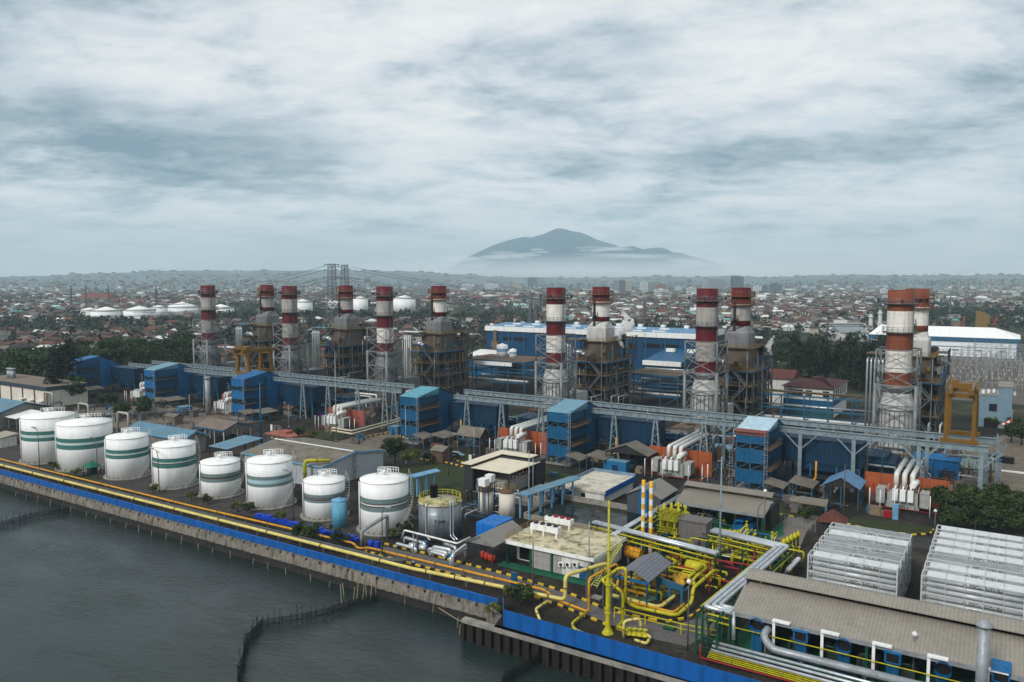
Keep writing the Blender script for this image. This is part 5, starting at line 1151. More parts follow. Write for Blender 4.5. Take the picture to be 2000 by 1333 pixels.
# ---- tube containers
cw, cl, ch = 2.5, 12.4, 2.58
def make_container(white_top, lab):
    t = thing('tube_container', lab, 'gas container', (0,0,0), 'stacked tube containers'); b = MB()
    for x in (0,cl):
        for y in (0,cw): b.beam((x,y,0),(x,y,ch),.2)
        for z in (.08,ch-.08): b.beam((x,0,z),(x,cw,z),.16)
        b.beam((x,0,ch*.5),(x,cw,ch*.5),.12); b.beam((x,0,.1),(x,cw,ch-.1),.1); b.beam((x,0,ch-.1),(x,cw,.1),.1)
    for z in (.08,ch-.08):
        for y in (0,cw): b.beam((0,y,z),(cl,y,z),.15)
    b.beam((0,-.02,ch*.56),(cl,-.02,ch*.56),.08)
    for k in range(1,5): x = .7+(cl-.7)*k/5; b.beam((x,-.03,.1),(x,-.03,ch-.1),.09); b.beam((x,0,ch-.05),(x,cw,ch-.05),.1)
    b.build('frame', M('container_frame_paint',(186,190,190),.5,var=.08,stain=(130,128,124),stf=.4), t)
    txt = text_mesh('PERTA  DAYA GAS', .5, 4.3)
    for k in range(3):
        b = MB(); z = ch-.42-k*.82; r = .36; b.tube([(.75,.34,z),(cl-.2,.34,z)], r, 14, 0, caps=True)
        for x in (.75,cl-.2): b.tube([(x-.14 if x < 1 else x,.34,z),(x if x < 1 else x+.14,.34,z)], .2, 10)
        if k == 0:
            vs, fs = txt; b.add([(5.9+x,.34-math.cos(.35-(y-.18)/r)*(r+.012) if 0 else .34-(r+.014)*math.cos((y-.16)/r), z+(r+.014)*math.sin((y-.16)/r)) for x, y in vs], fs, 1)
            for m_ in range(3): b.add([(5.2+m_*.14,.34-(r+.014),z-.1+m_*.06),(5.32+m_*.14,.34-(r+.014),z-.1+m_*.06),(5.32+m_*.14,.34-(r+.014),z+.12+m_*.02),(5.2+m_*.14,.34-(r+.014),z+.12+m_*.02)],[(0,1,2,3)],1)
        if k == 1:
            for (x0, x1, m_) in ((1.7,2.3,2),(2.35,2.8,2),(5.9,6.1,1),(6.2,7.4,1),(8.7,8.95,3)):
                b.add([(x0,.34-(r+.014),z+.0),(x1,.34-(r+.014),z+.0),(x1,.34-(r+.014),z+.16),(x0,.34-(r+.014),z+.16)],[(0,1,2,3)],m_)
        b.build('gas_tube', [M('white_tube_paint',(184,189,191),.4,.15,var=.08,stain=(140,142,142),stf=.45), BLACK, M('logo_blue',(20,70,140),.5), KY], t)
    for k in (1,2): b = MB(); b.tube([(.75,.34+k*.85,ch-.42),(cl-.2,.34+k*.85,ch-.42)], .36, 12); b.build('gas_tube', [M('white_tube_paint',(0,0,0))], t)
    b = MB(); b.box(.62,.1,ch-.05,cl-.1,cw-.1,ch+.0); b.box(.7,cw-.14,.2,cl-.1,cw-.08,ch-.2); b.build('roof_panel', M('white_container_top',(204,207,207),.45,var=.07,stain=(160,160,158),stf=.45) if white_top else M('bare_container_top',(140,144,146),.4,.4,var=.12,stain=(190,192,192),stf=.5), t)
    return t
mk = [make_container(True,'x'), make_container(False,'x')]
used = [False, False]
lrow = {0:'next to the long shed roof',1:'second row behind the long shed roof',2:'third row behind the long shed roof',3:'fourth row behind the long shed roof',4:'fifth row behind the long shed roof',5:'sixth row behind the long shed roof',6:'last row by the leafy trees'}
for blk, (u, nrow, tops) in enumerate(((-25.2,5,(1,0,0,1,0)),(-9.6,7,(1,1,0,1,1,1,1)))):
    for rw in range(nrow):
        for tier in range(3):
            k = 0 if tops[rw] else 1
            lab = 'white tube container, '+('top' if tier == 2 else 'middle' if tier == 1 else 'bottom')+' of the '+('smaller' if blk == 0 else 'larger')+' block, '+(lrow[rw] if not (blk == 0 and rw == 4) else 'last row by the road')
            loc = (u, 124.6+rw*4.15, tier*ch)
            if not used[k]: used[k] = True; o = mk[k]; o.location = loc; ORG[o.name] = Vector(loc)
            else: o = dup(mk[k], loc)
            o['label'] = lab; o['group'] = 'stacked tube containers'
# ---- white pump house
aL, aN, aR = G(986,1053,4.4), G(1159,1094,4.4), G(1221,1049,4.4); u0, u1, v0, v1 = aL.x, (aN.x+aR.x)/2, (aL.y+aN.y)/2, aR.y
t = thing('pump_house','white flat-roofed pump house with mossy roof and green floor apron','building',((u0+u1)/2,v0+6,0))
b = MB(); um = u0+(u1-u0)*.30; b.box(um,v0+.7,0,u1-.6,v1-.6,3.8); b.box(u0+.6,v0+3.5,0,um,v1-.6,3.8); b.build('wall', CREAMW, t)
b = MB(); b.cut(); b.box(um,v0+.6,.0,um+3.9,v0+.69,3.8); b.cut(); b.box(um+4.6,v0+.6,0,um+6.0,v0+.69,3.8); b.build('grey_panel', M('grey_wall_panel',(150,148,144),.7,var=.1,seam=(1.3,0,1.3)), t)
b = MB(); b.box(um+.0,v0+.5,0,u1-.5,v0+.58,.35); b.box(u1-.58,v0+.58,0,u1-.5,v1-.6,.6); b.build('green_skirting', GREENP, t)
b = MB(); b.box(u0,v0,3.8,u1,v1,4.4); b.build('roof_edge', WHITE, t); b = MB(); b.box(u0+.15,v0+.15,4.4,u1-.15,v1-.15,4.46); b.build('roof_surface', ROOFMOSS, t)
b = MB()
for x in (u0+.5,um,um+4.2,u1-.55): b.box(x-.2,v0+.4,0,x+.2,v0+.8,3.8)
b.build('green_column', GREENP, t)
b = MB(); b.rail([(u0+.3,v0+1,4.46),(u0+.3,v1-3,4.46),(u1-4,v1-1,4.46)],1.1,1.8,.08); b.rail([(u0+.4,v0+.6,4.46),(u0+5,v0+.6,4.46)],1.1,1.6,.08); b.build('railing', RAILY, t)
b = MB(); x = u1-2.9; b.box(x,v0+.52,0,x+1.9,v0+.69,2.4); b.build('door', BLUE, t)
b = MB(); b.box(u0+1.2,v0+3.45,0.2,um-.3,v0+3.55,3.2); b.build('doorway', BLACK, t)
b = MB(); b.box(u0-.5,v0-1.1,.006,u1+.3,v0+1.2,.12); b.build('green_apron', GREENF, t)
for k, px in enumerate((1097,1110,1124)):
    q = UV(px,1103,v0+.3); b = MB(); b.box(q.x-.5,q.y-.2,q.z-.35,q.x+.5,q.y+.3,q.z+.4); b.tube([(q.x-.08,q.y-.21,q.z),(q.x-.08,q.y-.25,q.z)],.3,12,1); tag(b.build('condenser_unit',[WHITE,DARKST],None,(q.x,q.y,q.z-.35)),['air conditioner unit on the pump house wall, next to the open bay','air conditioner unit in the middle of the pump house wall','air conditioner unit on the pump house wall, next to the blue door'][k],'air conditioner','air conditioners on the pump house')
for (px, py, lab, n) in ((1066,1046,'white long-legged roof chiller with two fans, nearer the eave of the pump house',5.6),(1092,1031,'white roof chiller with red fans on the pump house, farther from the eave',5.4)):
    q = G(px,py,4.46); t2 = thing('roof_chiller', lab, 'chiller', q, 'roof chillers'); b = MB(); b.box(q.x-n/2,q.y-.7,q.z+.9,q.x+n/2,q.y+.7,q.z+1.9); b.build('casing', WHITE, t2)
    b = MB()
    for k in (-.45,-.02,.45):
        for y in (-.6,.6): b.cut(); b.beam((q.x+k*n,q.y+y,q.z),(q.x+k*n,q.y+y,q.z+.9),.28)
    b.build('leg', WHITE, t2)
    for k in range(4): b = MB(); b.lathe((q.x-n*.36+k*n*.24,q.y,q.z+1.9), [(.45,0),(.45,.3),(.36,.3),(.3,.1)], 14); b.build('fan', (REDP if lab.find('red') > 0 and k else DARKST), t2)
b = MB(); q = G(1150,1095,0); zz = 4.4
st = MB()
a, c = G(1222,1056,4.3), G(1196,1104,0)
for w in (-.5,.5): st.beam((u1+.6+w,v1-4,4.4),(u1+.6+w,v0-1,0.1),.12,.3); st.beam((u1+.6+w,v1-4,5.4),(u1+.6+w,v0-1,1.1),.08)
for k in range(20): f = k/20; st.box(u1+.1,v1-4+(v0+3-v1)*f-.15,4.4*(1-f),u1+1.1,v1-4+(v0+3-v1)*f+.15,4.4*(1-f)+.06)
solo('outdoor_stair', st, M('pale_yellow_green_rail',(176,176,96),.6), 'steel stair with yellow-green handrails on the side of the pump house', 'stairs')
# grey gable shed and red drums
t = canopy(((912,1058),(972,1074),(1016,1036)),4.2,'grey gabled shelter over red drums beside the pump house',M('grey_sheet_roof',(128,124,118),.7,var=.08,rib='Y',ribp=.7,ribk=.12),'drum_shelter','shelter','v',1.5,DARKST,None,.3,gable=M('grey_gable',(122,122,120),.7))
for k, (px, py) in enumerate(((943,1092),(957,1098),(963,1100),(950,1095))):
    q = G(px,py,0); b = MB(); b.lathe((q.x,q.y,.2), [(.4,0),(.4,.35),(.43,.37),(.4,.4),(.4,.75),(.43,.77),(.4,.8),(.4,1.15)], 12); tag(b.build('oil_drum', M('red_drum',(196,58,36),.5), None, (q.x,q.y,.2)), 'red oil drum standing under the grey gabled shelter', 'drum', 'red drums in the shelter')
for i in range(3):
    for j in range(2):
        q = G(926,1066,0); x, y = q.x+i*1.5, q.y+3.2+j*3.2
        for k in range(2): b = MB(); b.obox((x,y,k*2.0), (1.45,3.0,1.95)); tag(b.build('water_panel_tank', M('blue_plastic',(16,110,190),.5,var=.2,seam=(1,1,1)), None, (x,y,k*2.0)), 'blue panel tank block stacked behind the grey gabled shelter', 'water tank', 'blue tank blocks by the shelter')
# cream flat roof with lower part
t = thing('carport','two-level cream flat roof over dark walls with bunting, beside the silos','building',G(975,925,0)); hA, hB = 6.4, 5.7
c1, c2, c3 = G(901,906,hA), G(964,878,hA), G(1051,890,hA); i1, i2, i3, i4 = G(924,913,hB), G(993,926,hB), G(1041,904,hB), G(966,891,hB)
U0, V0, U1, V1 = c1.x, c1.y, c3.x, (c2.y+c3.y)/2
b = MB(); b.ext([(U0,V0,hA),(i1.x+.1,V0,hA),(i1.x+.1,i4.y,hA),(U1,i4.y,hA),(U1,V1,hA),(U0,V1,hA)],(0,0,.18)); b.build('upper_roof', ROOFCREAM, t)
b = MB(); b.ext([(i1.x,i2.y,hB),(i2.x+.4,i2.y,hB),(i2.x+.4,i4.y+.3,hB),(i1.x,i4.y+.3,hB)],(0,0,.15)); b.build('lower_roof', ROOFCREAM, t)
b = MB(); b.box(U0+.5,V1-5,0,i2.x,V1-.4,hA-.4); b.box(U0+.4,V0+.5,0,i1.x,V1-.5,hA-.6); b.build('wall', M('charcoal_wall',(50,48,52),.8,var=.2), t)
b = MB()
for x in (i1.x+.3,i2.x-.2):
    for y in (i2.y+.4,i4.y-.4): b.beam((x,y,0),(x,y,hB),.3)
b.build('post', DARKST, t)
b = MB(); b.box(i1.x+.6,i2.y+1.4,0,i2.x-2,i4.y,3); b.build('partition', M('grey_wall_panel',(0,0,0)), t)
b = MB(); pr = None
for k in range(9): q = Vector((i2.x-.1,i2.y+.3+k*(i4.y-i2.y)/9,hB-.7-.5*math.sin(k*math.pi/4)**2)); b.face([(q.x,q.y,q.z),(q.x,q.y+.6,q.z),(q.x,q.y+.3,q.z-.7)])
b.build('bunting', M('pink_bunting',(214,140,140),.8), t)
# white block with blue fascia, pond, pond canopies
nb = G(1180,990,0); ze = ZAT(1180,964,nb); aL, aN, aR = G(1100,946,ze), G(1180,964,ze), G(1240,931,ze); u0, u1, v0, v1 = aL.x, (aN.x+aR.x)/2, (aL.y+aN.y)/2, aR.y
t = thing('water_plant_block','white block with stained flat roof and blue fascia beside the pond','building',((u0+u1)/2,(v0+v1)/2,0))
b = MB(); b.box(u0+.5,v0+.4,0,u1-.5,v1-.4,ze-.5); b.build('wall', CREAMW, t); b = MB(); b.box(u0,v0,ze-.6,u1,v1,ze); b.build('roof_slab', ROOFCONC, t)
b = MB(); b.box(u1,v0-.05,ze-1.0,u1+.15,v1+.1,ze+.25); b.build('blue_fascia', BLUEF, t); b = MB(); b.box(u0,v1-.2,ze,u1,v1,ze+.7); b.box(u0,v0+1,ze,u0+.2,v1,ze+.7); b.build('parapet', M('blue_grey_parapet',(110,130,150),.7), t)
b = MB()
for k in range(2): b.box(u0+2+k*3,v0+.25,ze*.35,u0+3+k*3,v0+.42,ze*.65)
b.build('window', GLASS, t)
t = thing('pond','dark green settling pond with concrete rim behind the pump house','pond',(-72,145,0)); pu0, pu1, pv0, pv1 = -84.5, -61.0, 138.2, 152.5
b = MB(); b.box(pu0,pv1,0,pu1,pv1+.5,1.9); b.box(pu0,pv0-.4,0,pu1,pv0,1.1); b.box(pu0-.4,pv0-.4,0,pu0,pv1+.5,1.3); b.box(pu1,pv0-.4,0,pu1+.4,pv1+.5,1.5); b.build('rim_wall', CONC, t)
wm = M('pond_water',(14,28,24),.14,var=.05,scale=.2,spec=.2); b = MB(); b.sheet([(pu0,pv0),(pu1,pv0),(pu1,pv1),(pu0,pv1)],.8); b.build('pond_surface', wm, t)
def skew_canopy(p, q, h, w, lab, mat, n):
    a, c = G(*p,h), G(*q,h); t = thing('walkway_canopy', lab, 'canopy', (a.x,a.y,0), 'long narrow canopies'); d = (c-a).normalized(); s = Vector((-d.y,d.x,0))*w/2
    b = MB(); b.ext([a-s,a+s,a+s+Vector((0,0,.2)),a+Vector((0,0,.55)),a-s+Vector((0,0,.2))],c-a); b.build('roof', mat, t); b = MB()
    for i in range(n): r = a.lerp(c,(i+.3)/n); b.beam((r.x+s.x*.8,r.y+s.y*.8,0),(r.x+s.x*.8,r.y+s.y*.8,h),.35); b.beam((r.x-s.x*.8,r.y-s.y*.8,0),(r.x-s.x*.8,r.y-s.y*.8,h),.35)
    b.build('post', BLUEPALE, t)
skew_canopy((1018,968),(1124,934),5.2,3.0,'long narrow pale blue canopy over pumps beside the pond',BLUEROOFY,5)
skew_canopy((804,932),(853,920),4.6,2.6,'short narrow blue-grey canopy right behind the last white tank',BLUEPALE,3)
for k, (px, py) in enumerate(((1075,985),(1090,980),(1110,972),(1130,968))):
    q = G(px,py,0); b = MB(); b.lathe((q.x,q.y,0), [(1.1,0),(1.1,2.6),(.2,3.0)], 14); tag(b.build('pressure_vessel', BLUED, None, (q.x,q.y,0)), 'dark blue upright pressure vessel beside the pond under the canopy', 'vessel', 'dark vessels by the pond')
b = MB(); b.box(-92,141,0,-84.9,150,.9); b.build('x', CONC) if False else None
t = thing('pump_deck','rusty railed pump deck beside the pond canopy','platform',(-92,150,0)); a, c = G(1025,1012,1.2), G(1165,990,1.2); b = MB(); b.box(-94,146,0,-85.2,160,1.2); b.build('deck', CONC, t); b = MB(); b.rail([(-94,146,1.2),(-85.2,146,1.2),(-85.2,160,1.2)],1.1,1.6,.08); b.build('railing', RAILY, t); b = MB()
for k in range(6): b.tube([(-92+k*1.1,148+k*1.5,1.2),(-92+k*1.1,148+k*1.5,2.6),(-90.5+k*.9,149+k*1.5,2.6)],.25,8,0,.4)
b.build('pump_pipework', DARKST, t)
# grey roofs behind the gas yard
canopy(((1222,965),(1288,978),(1327,958)),4.6,'grey gabled shelter between the striped poles and the long two-tier roof',M('grey_sheet_roof',(0,0,0)),'compressor_shelter','shelter','v',2.0,DARKST,M('blue_grey_wall',(64,72,82),.7),.4)
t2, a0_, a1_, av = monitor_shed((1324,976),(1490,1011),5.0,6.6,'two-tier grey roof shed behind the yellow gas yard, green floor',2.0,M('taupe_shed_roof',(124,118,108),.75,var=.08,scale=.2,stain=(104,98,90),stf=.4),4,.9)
b = MB(); q = G(1530,1050,.02); 
for k, (px, py) in enumerate(((1382,1023),(1396,1020),(1446,1040),(1460,1036))):
    q = G(px,py,0); t = thing('gas_engine', 'blue engine set under the two-tier shed, '+['by its open end','second along','third along','by the green floor'][k], 'engine', q, 'blue engines in the two-tier shed'); b = MB(); b.box(q.x-1.3,q.y-1,.2,q.x+1.3,q.y+2.4,1.7); b.build('engine_block', BLUEB, t); b = MB()
    for j in range(3): b.cut(); b.tube([(q.x-.8,q.y-.8+j*1.1,1.7),(q.x-.8,q.y-.8+j*1.1,2.5),(q.x+.8,q.y-.8+j*1.1,2.5)],.3,8,0,.4)
    b.build('manifold', BLUEB, t)
for px, py in ((1374,1010),(1436,1020)):
    q = G(px,py+12,0); zpipe('gas_riser','yellow hooked gas riser before the two-tier shed, '+('nearer the yellow vessel' if px < 1400 else 'nearer the green floor'),[(q.x,q.y,.2),(q.x,q.y,4.6),(q.x+.8,q.y+1.6,5.2)],.3,YEL,0,.7)
# blue-grey gable canopy in the gas yard
canopy(((1202,1124),(1266,1140),(1314,1102)),4.4,'blue-grey gabled canopy over valves in the yellow gas yard',M('weathered_violet_roof',(112,112,118),.7,var=.12,scale=.4,rib='X',ribp=.5,ribk=.2,stain=(96,120,136),stf=.5),'valve_canopy','canopy','v',1.4,BLUE,None,.6,fascia=BLUEB)
b = MB(); a = G(1283,1134,2.9); c = G(1335,1152,2.9); b.beam((a.x,a.y,3.0),(c.x,c.y,3.0),.3,1.0)
for f in (.05,.5,.95): r = a.lerp(c,f); b.beam((r.x,r.y,0),(r.x,r.y,2.6),.4); b.beam((r.x,r.y,2.2),(r.x,r.y+3,2.2),.3)
solo('pipe_bridge', b, BLUEST, 'short blue steel bridge beam beside the blue-grey gabled canopy', 'pipe bridge')
b = MB(); q = G(1281,1160,0); b.rail([(q.x-.8,q.y-.3,0),(q.x+.8,q.y-.3,0),(q.x+.8,q.y+.6,0),(q.x-.8,q.y+.6,0)],2.4,.8,.08,close=True); solo('valve_cage', b, BLUEPALE, 'light blue valve cage in front of the gabled canopy', 'cage')
b = MB(); b.sheet([G(1196,1168)[:2],G(1240,1182)[:2],G(1330,1160)[:2],G(1280,1130)[:2]],.012); struct('green_floor_slab', b, M('pale_green_floor',(84,112,92),.8,var=.2,stain=(110,104,90),stf=.5))
# yellow vent mast
q = G(1187,1238,0); zm = ZAT(1187,979,q); zq = ZAT(1187,1130,q); t = thing('vent_mast','tall bright yellow vent mast with flared foot beside the blue fence','vent mast',q)
b = MB(); b.lathe((q.x,q.y,0), [(.85,0),(.85,.16),(.74,.2),(.42,.9),(.36,1.1),(.34,zq-.8),(.33,zq-.3),(.19,zq+.2),(.17,zq+.3),(.15,zm)], 20); b.build('mast_tube', YEL, t); b = MB()
for z in (zq-1.0,zq+.3,zq+4,3): b.lathe((q.x,q.y,z), [(.16 if z > zq else .34,0),(.28 if z > zq else .5,0),(.28 if z > zq else .5,.16),(.16 if z > zq else .34,.16)], 16)
b.build('flange', YEL, t); b = MB(); b.ladder((q.x+.55,q.y,1.5),zq-2,(1,0),.45,0,False); b.build('ladder', GREYST, t)
# striped poles
for k, (px, py, pt) in enumerate(((1255,1086,938),(1270,1088,941))):
    q = G(px,py,0); zm = ZAT(px,pt,q); b = MB(); n = 13; prof = [(.33,0)]; ms = []
    for i in range(n): prof.append((.33,zm*(i+1)/n)); ms.append(1 if i % 2 else 0)
    b.lathe(q, prof, 14, ms[::1] if n % 2 else ms); tag(b.build('striped_pole', [M('stripe_yellow',(220,166,28),.5),WHITE], None, q), 'orange and white striped pole, '+('nearer the pump house' if k == 0 else 'nearer the yellow vessel'), 'pole', 'striped poles')
q = G(1263,1086,0); b = MB(); zm = ZAT(1263,958,q)
for s in (-.25,.25): b.beam((q.x+s,q.y+.6,0),(q.x+s,q.y+.6,zm),.12)
for k in range(30): b.beam((q.x-.25,q.y+.6,k*zm/30),(q.x+.25,q.y+.6,(k+1)*zm/30),.08)
solo('lattice_ladder', b, BLUEB, 'slim blue lattice ladder between the two striped poles', 'ladder')
q = G(1263,1010,0); b = MB(); b.box(q.x-1.3,q.y-1.3,0,q.x+1.3,q.y+1.3,6.0); b.rail([(q.x-1.3,q.y-1.3,6),(q.x+1.3,q.y-1.3,6),(q.x+1.3,q.y+1.3,6)],1.1,1,.08); solo('blue_tower_box', b, BLUEB, 'tall narrow blue cabinet behind the striped poles', 'cabinet')
# gas yard pipework ------------------------------------------------
pz = lambda *a: [G(*p) for p in a]
zpipe('gas_loop','bright yellow portal loop beside the vent mast, taller of the two',[G(1222,1176,.9),(lambda p:(p.x,p.y,ZAT(1224,1110,p)))(G(1222,1176,.9)),(lambda p:(p.x,p.y,ZAT(1224,1110,p)))(G(1208,1170,.9)),G(1175,1134,5.2),G(1187,1142,4.6)],.24,YEL,0,.9)
qq = G(1216,1216,.6); zpipe('gas_loop','bright yellow portal loop beside the vent mast, shorter of the two',[G(1192,1138,5.4),(qq.x,qq.y,5.0),(qq.x,qq.y,.6),G(1207,1222,.6)],.22,YEL,0,.9)
zpipe('gas_loop','cream-yellow hairpin pipe at the blue fence with a yellow tail',[G(1218,1246,.2),(lambda p:(p.x,p.y,2.6))(G(1218,1246,.2)),G(1250,1208,2.9),(lambda p:(p.x,p.y,.6))(G(1253,1238,.6)),G(1271,1243,.6),G(1263,1258,.6),G(1240,1250,.6)],.2,CRY,0,.6)
zpipe('valve_run','yellow valve run with flanges near the foot of the vent mast',pz((1205,1224,.6),(1240,1236,.6),(1256,1241,.6)),.25,YEL,0,.3)
b = MB(); q = G(1242,1248,0)
for k in range(4): b.lathe((q.x+k*.7-1,q.y+.2*k,.3), [(.25,0),(.55,.1),(.55,.3),(.3,.4),(.2,.9),(.35,.95),(.35,1.05)], 12)
solo('valve_cluster', b, YEL, 'cluster of yellow valves at the foot of the hairpin pipe', 'valves')
zpipe('gas_line','cream yellow pipe skirting the green floor of the gas yard',pz((1196,1163,.7),(1214,1167,.7),(1288,1187,.7),(1310,1170,.9),(1318,1164,1.2)),.28,CRY,0,1.2)
zpipe('gas_line','orange pipe just outside the cream pipe, skirting the gas yard',pz((1215,1172,.6),(1316,1197,.6),(1336,1180,1.2)),.2,ORY,0,.8)
zpipe('gas_line','bright yellow pipe, outermost round the gas yard, climbing to the vessel',pz((1224,1174,.8),(1240,1186,.7),(1322,1203,.6),(1352,1176,1.2),(1353,1150,2.8),(1396,1113,2.8),(1397,1130,1.2)),.28,YEL,0,1.0)
zpipe('gas_line','yellow pipe stepping up between vessel and kerb, inner one',pz((1348,1140,2.4),(1344,1128,2.4),(1372,1106,2.8)),.24,YEL,0,.7)
zpipe('gas_line','yellow pipe stepping up between vessel and kerb, outer one',pz((1356,1144,2.4),(1354,1132,2.4),(1382,1108,2.8)),.24,YEL,0,.7)
zpipe('gas_line','long low yellow pipe zigzagging beside the gabled canopy',pz((1302,1088,1.6),(1322,1096,1.6),(1302,1114,1.6),(1350,1126,1.6),(1366,1114,1.6)),.26,YEL,0,.6)
zpipe('gas_line','yellow pipe doubling the zigzag beside the gabled canopy',pz((1310,1084,1.2),(1330,1092,1.2),(1308,1118,1.0),(1346,1130,1.0)),.2,YEL,0,.6)
t = thing('separator_vessel','bright yellow horizontal vessel on saddles in the gas yard','vessel',G(1360,1118,0)); a, c = G(1341,1104,2.2), G(1378,1110,2.2); b = MB(); b.tube([a-(c-a)*.08,a,c,c+(c-a)*.08],[.4,.95,.95,.4],18); b.build('drum', YEL, t); b = MB()
for f in (.2,.8): b.cut(); r = a.lerp(c,f); b.box(r.x-.2,r.y-.7,0,r.x+.2,r.y+.7,1.6)
b.build('saddle', YEL, t)
for (a, c, r, lab) in (((1222,1074),(1253,1081),.75,'fat orange-yellow filter barrel, farther of the pair behind the gabled canopy'),((1222,1080),(1250,1087),.55,'fat orange-yellow filter barrel, nearer of the pair behind the gabled canopy')):
    A, C = G(*a,1.8), G(*c,1.8); t = thing('filter_barrel', lab, 'vessel', (A.x,A.y,0), 'filter barrels'); b = MB(); b.tube([A,C],r,16); b.build('barrel', ORY, t); b = MB()
    for f in (.25,.55,.8): b.cut(); p = A.lerp(C,f); d = (C-A).normalized(); b.tube([p-d*.1,p+d*.1],r+.15,16)
    b.build('flange', ORY, t); b = MB()
    for f in (.2,.8): b.cut(); p = A.lerp(C,f); b.beam((p.x,p.y,0),(p.x,p.y,1.4),.4)
    b.build('support', CONC, t)
b = MB()
for k in range(7):
    q = G(1236+k*9,1150+k*.8-6*(k%3),.5); b.lathe(q, [(.3,0),(.3,.6),(.55,.65),(.55,.85),(.2,.95),(.15,1.5),(.4,1.55),(.4,1.65)], 10)
    q2 = G(1318+k*3,1136+(k%3)*6,.6); b.lathe(q2, [(.35,0),(.35,.5),(.6,.6),(.6,.8),(.15,1.3)], 10); b.tube([q,q+Vector((2.2,-.4,.5))],.2,8)
solo('valve_manifold', b, M('gold_valve',(196,150,30),.5,var=.15), 'gold-yellow valve manifold under and beside the gabled canopy', 'valves')
# vertical yellow vessel and platform tower
q = G(1338,1052,0); zt_ = ZAT(1338,998,q); t = thing('scrubber_vessel','upright yellow vessel with a hooked inlet before the two-tier shed','vessel',q); b = MB(); b.lathe((q.x,q.y,zt_-3.4), [(.1,0),(.7,.3),(.85,.5),(.85,3.0),(.1,3.5)], 18)
b.tube([(q.x,q.y,zt_-.2),(q.x,q.y,zt_+.9),(q.x-2,q.y-.4,zt_+.9)],.28,10,0,.6); b.build('vessel_shell', YEL, t); b = MB()
for s in (-.6,.6): b.cut(); b.beam((q.x+s,q.y,0),(q.x+s,q.y,zt_-2.8),.2)
b.build('leg', GREENP, t)
q = G(1308,1062,0); t = thing('platform_tower','yellow railed platform tower packed with valves beside the upright vessel','platform',q); z1 = ZAT(1308,1012,q); b = MB()
for x in (-1.8,1.8):
    for y in (-1.6,1.6): b.beam((q.x+x,q.y+y,0),(q.x+x,q.y+y,z1+2.6),.22)
b.build('post', GREENP, t); b = MB(); b.box(q.x-2,q.y-1.8,z1-.1,q.x+2,q.y+1.8,z1); b.box(q.x-2,q.y-1.8,z1*.5,q.x+2,q.y+1.8,z1*.5+.1); b.build('deck', YEL, t); b = MB()
for z in (z1,z1*.5): b.rail([(q.x-2,q.y-1.8,z),(q.x+2,q.y-1.8,z),(q.x+2,q.y+1.8,z),(q.x-2,q.y+1.8,z)],1.2,.8,.1,close=True)
b.rail([(q.x-2,q.y-1.8,z1+1.4),(q.x+2,q.y-1.8,z1+1.4)],1.0,.8,.1); b.build('railing', YEL, t); b = MB()
for k in range(6): x, y = q.x-1.5+(k%3)*1.4, q.y-1+(k//3)*1.8; b.tube([(x,y,.3),(x,y,z1+1.5+.3*k%2)],.25,8); b.lathe((x,y,z1+1.2),[(.3,0),(.5,.1),(.5,.4),(.2,.6)],10)
b.build('valve_stack', YEL, t); b = MB(); b.ladder((q.x+2.2,q.y+.5,0),z1+1,(1,0),.6); b.build('caged_ladder', YEL, t)
# silver elevated pipes and their green rack
def rackline(lab, pts, n, gap, r, z, group=None, side=None, post=GREENP):
    P = [G(px,py,z) for px, py in pts]; t = thing('pipe_rack', lab, 'pipe rack', (P[0].x,P[0].y,0), 'elevated pipe racks of the gas yard'); b2 = MB()
    for k in range(n):
        off = (k-(n-1)/2)*gap; Q = []
        for i, p in enumerate(P):
            d0 = (P[i]-P[i-1]).normalized() if i else (P[1]-P[0]).normalized(); d1 = (P[i+1]-P[i]).normalized() if i < len(P)-1 else d0
            n0 = Vector((-d0.y,d0.x,0)); n1 = Vector((-d1.y,d1.x,0)); m = (n0+n1); m = m/max(.3,m.dot(n0)); Q.append(p+m*off)
        b = MB(); b.tube(Q, r, 10, 0, .5); b.build('insulated_pipe', SILVER, t)
    for a, c in zip(P,P[1:]):
        m = max(1,int((c-a).length/5)); d = (c-a).normalized(); s = Vector((-d.y,d.x,0))*(n*gap/2+.3)
        for i in range(m+1):
            q = a.lerp(c,i/m)
            for e in (-1,1): b2.beam((q.x+s.x*e,q.y+s.y*e,0),(q.x+s.x*e,q.y+s.y*e,z-.3),.26)
            b2.beam(q-s-Vector((0,0,r+.15)),q+s-Vector((0,0,r+.15)),.22); b2.beam((q.x-s.x,q.y-s.y,z*.6),(q.x+s.x,q.y+s.y,z*.6),.18)
        for e in (-1,1): b2.beam(a+s*e-Vector((0,0,r+.35)),c+s*e-Vector((0,0,r+.35)),.18,.28)
    b2.build('rack_frame', post, t)
    b3 = MB()
    for a, c in zip(P,P[1:]):
        d = (c-a).normalized(); s = Vector((-d.y,d.x,0))*(n*gap/2+.55)
        b3.tube([a-s-Vector((0,0,.5)),c-s-Vector((0,0,.5))],.13,6); b3.tube([a-s*.9-Vector((0,0,1.4)),c-s*.9-Vector((0,0,1.4))],.16,6); b3.tube([a+s-Vector((0,0,1.0)),c+s-Vector((0,0,1.0))],.11,6)
    b3.build('yellow_gas_line', YEL, t); return t
rackline('pipe rack with silver insulated pipes turning a corner towards the long shed roof',[(1392,1036),(1528,1068),(1392,1184),(1432,1194)],3,.75,.33,5.4)
rackline('pipe rack with twin silver pipes passing the striped poles and gas yard',[(1160,1020),(1402,1082)],2,.75,.33,4.6)
rackline('short pipe rack slanting from the pump house roof past the pond',[(1196,1046),(1330,968)],2,.6,.25,4.2)
zpipe('gas_line','silver drop pipe bending down at the corner of the long shed',[G(1432,1194,5.4),G(1433,1250,1.9)],.3,SILVER,0)
b = MB(); q = G(1386,1100,0)
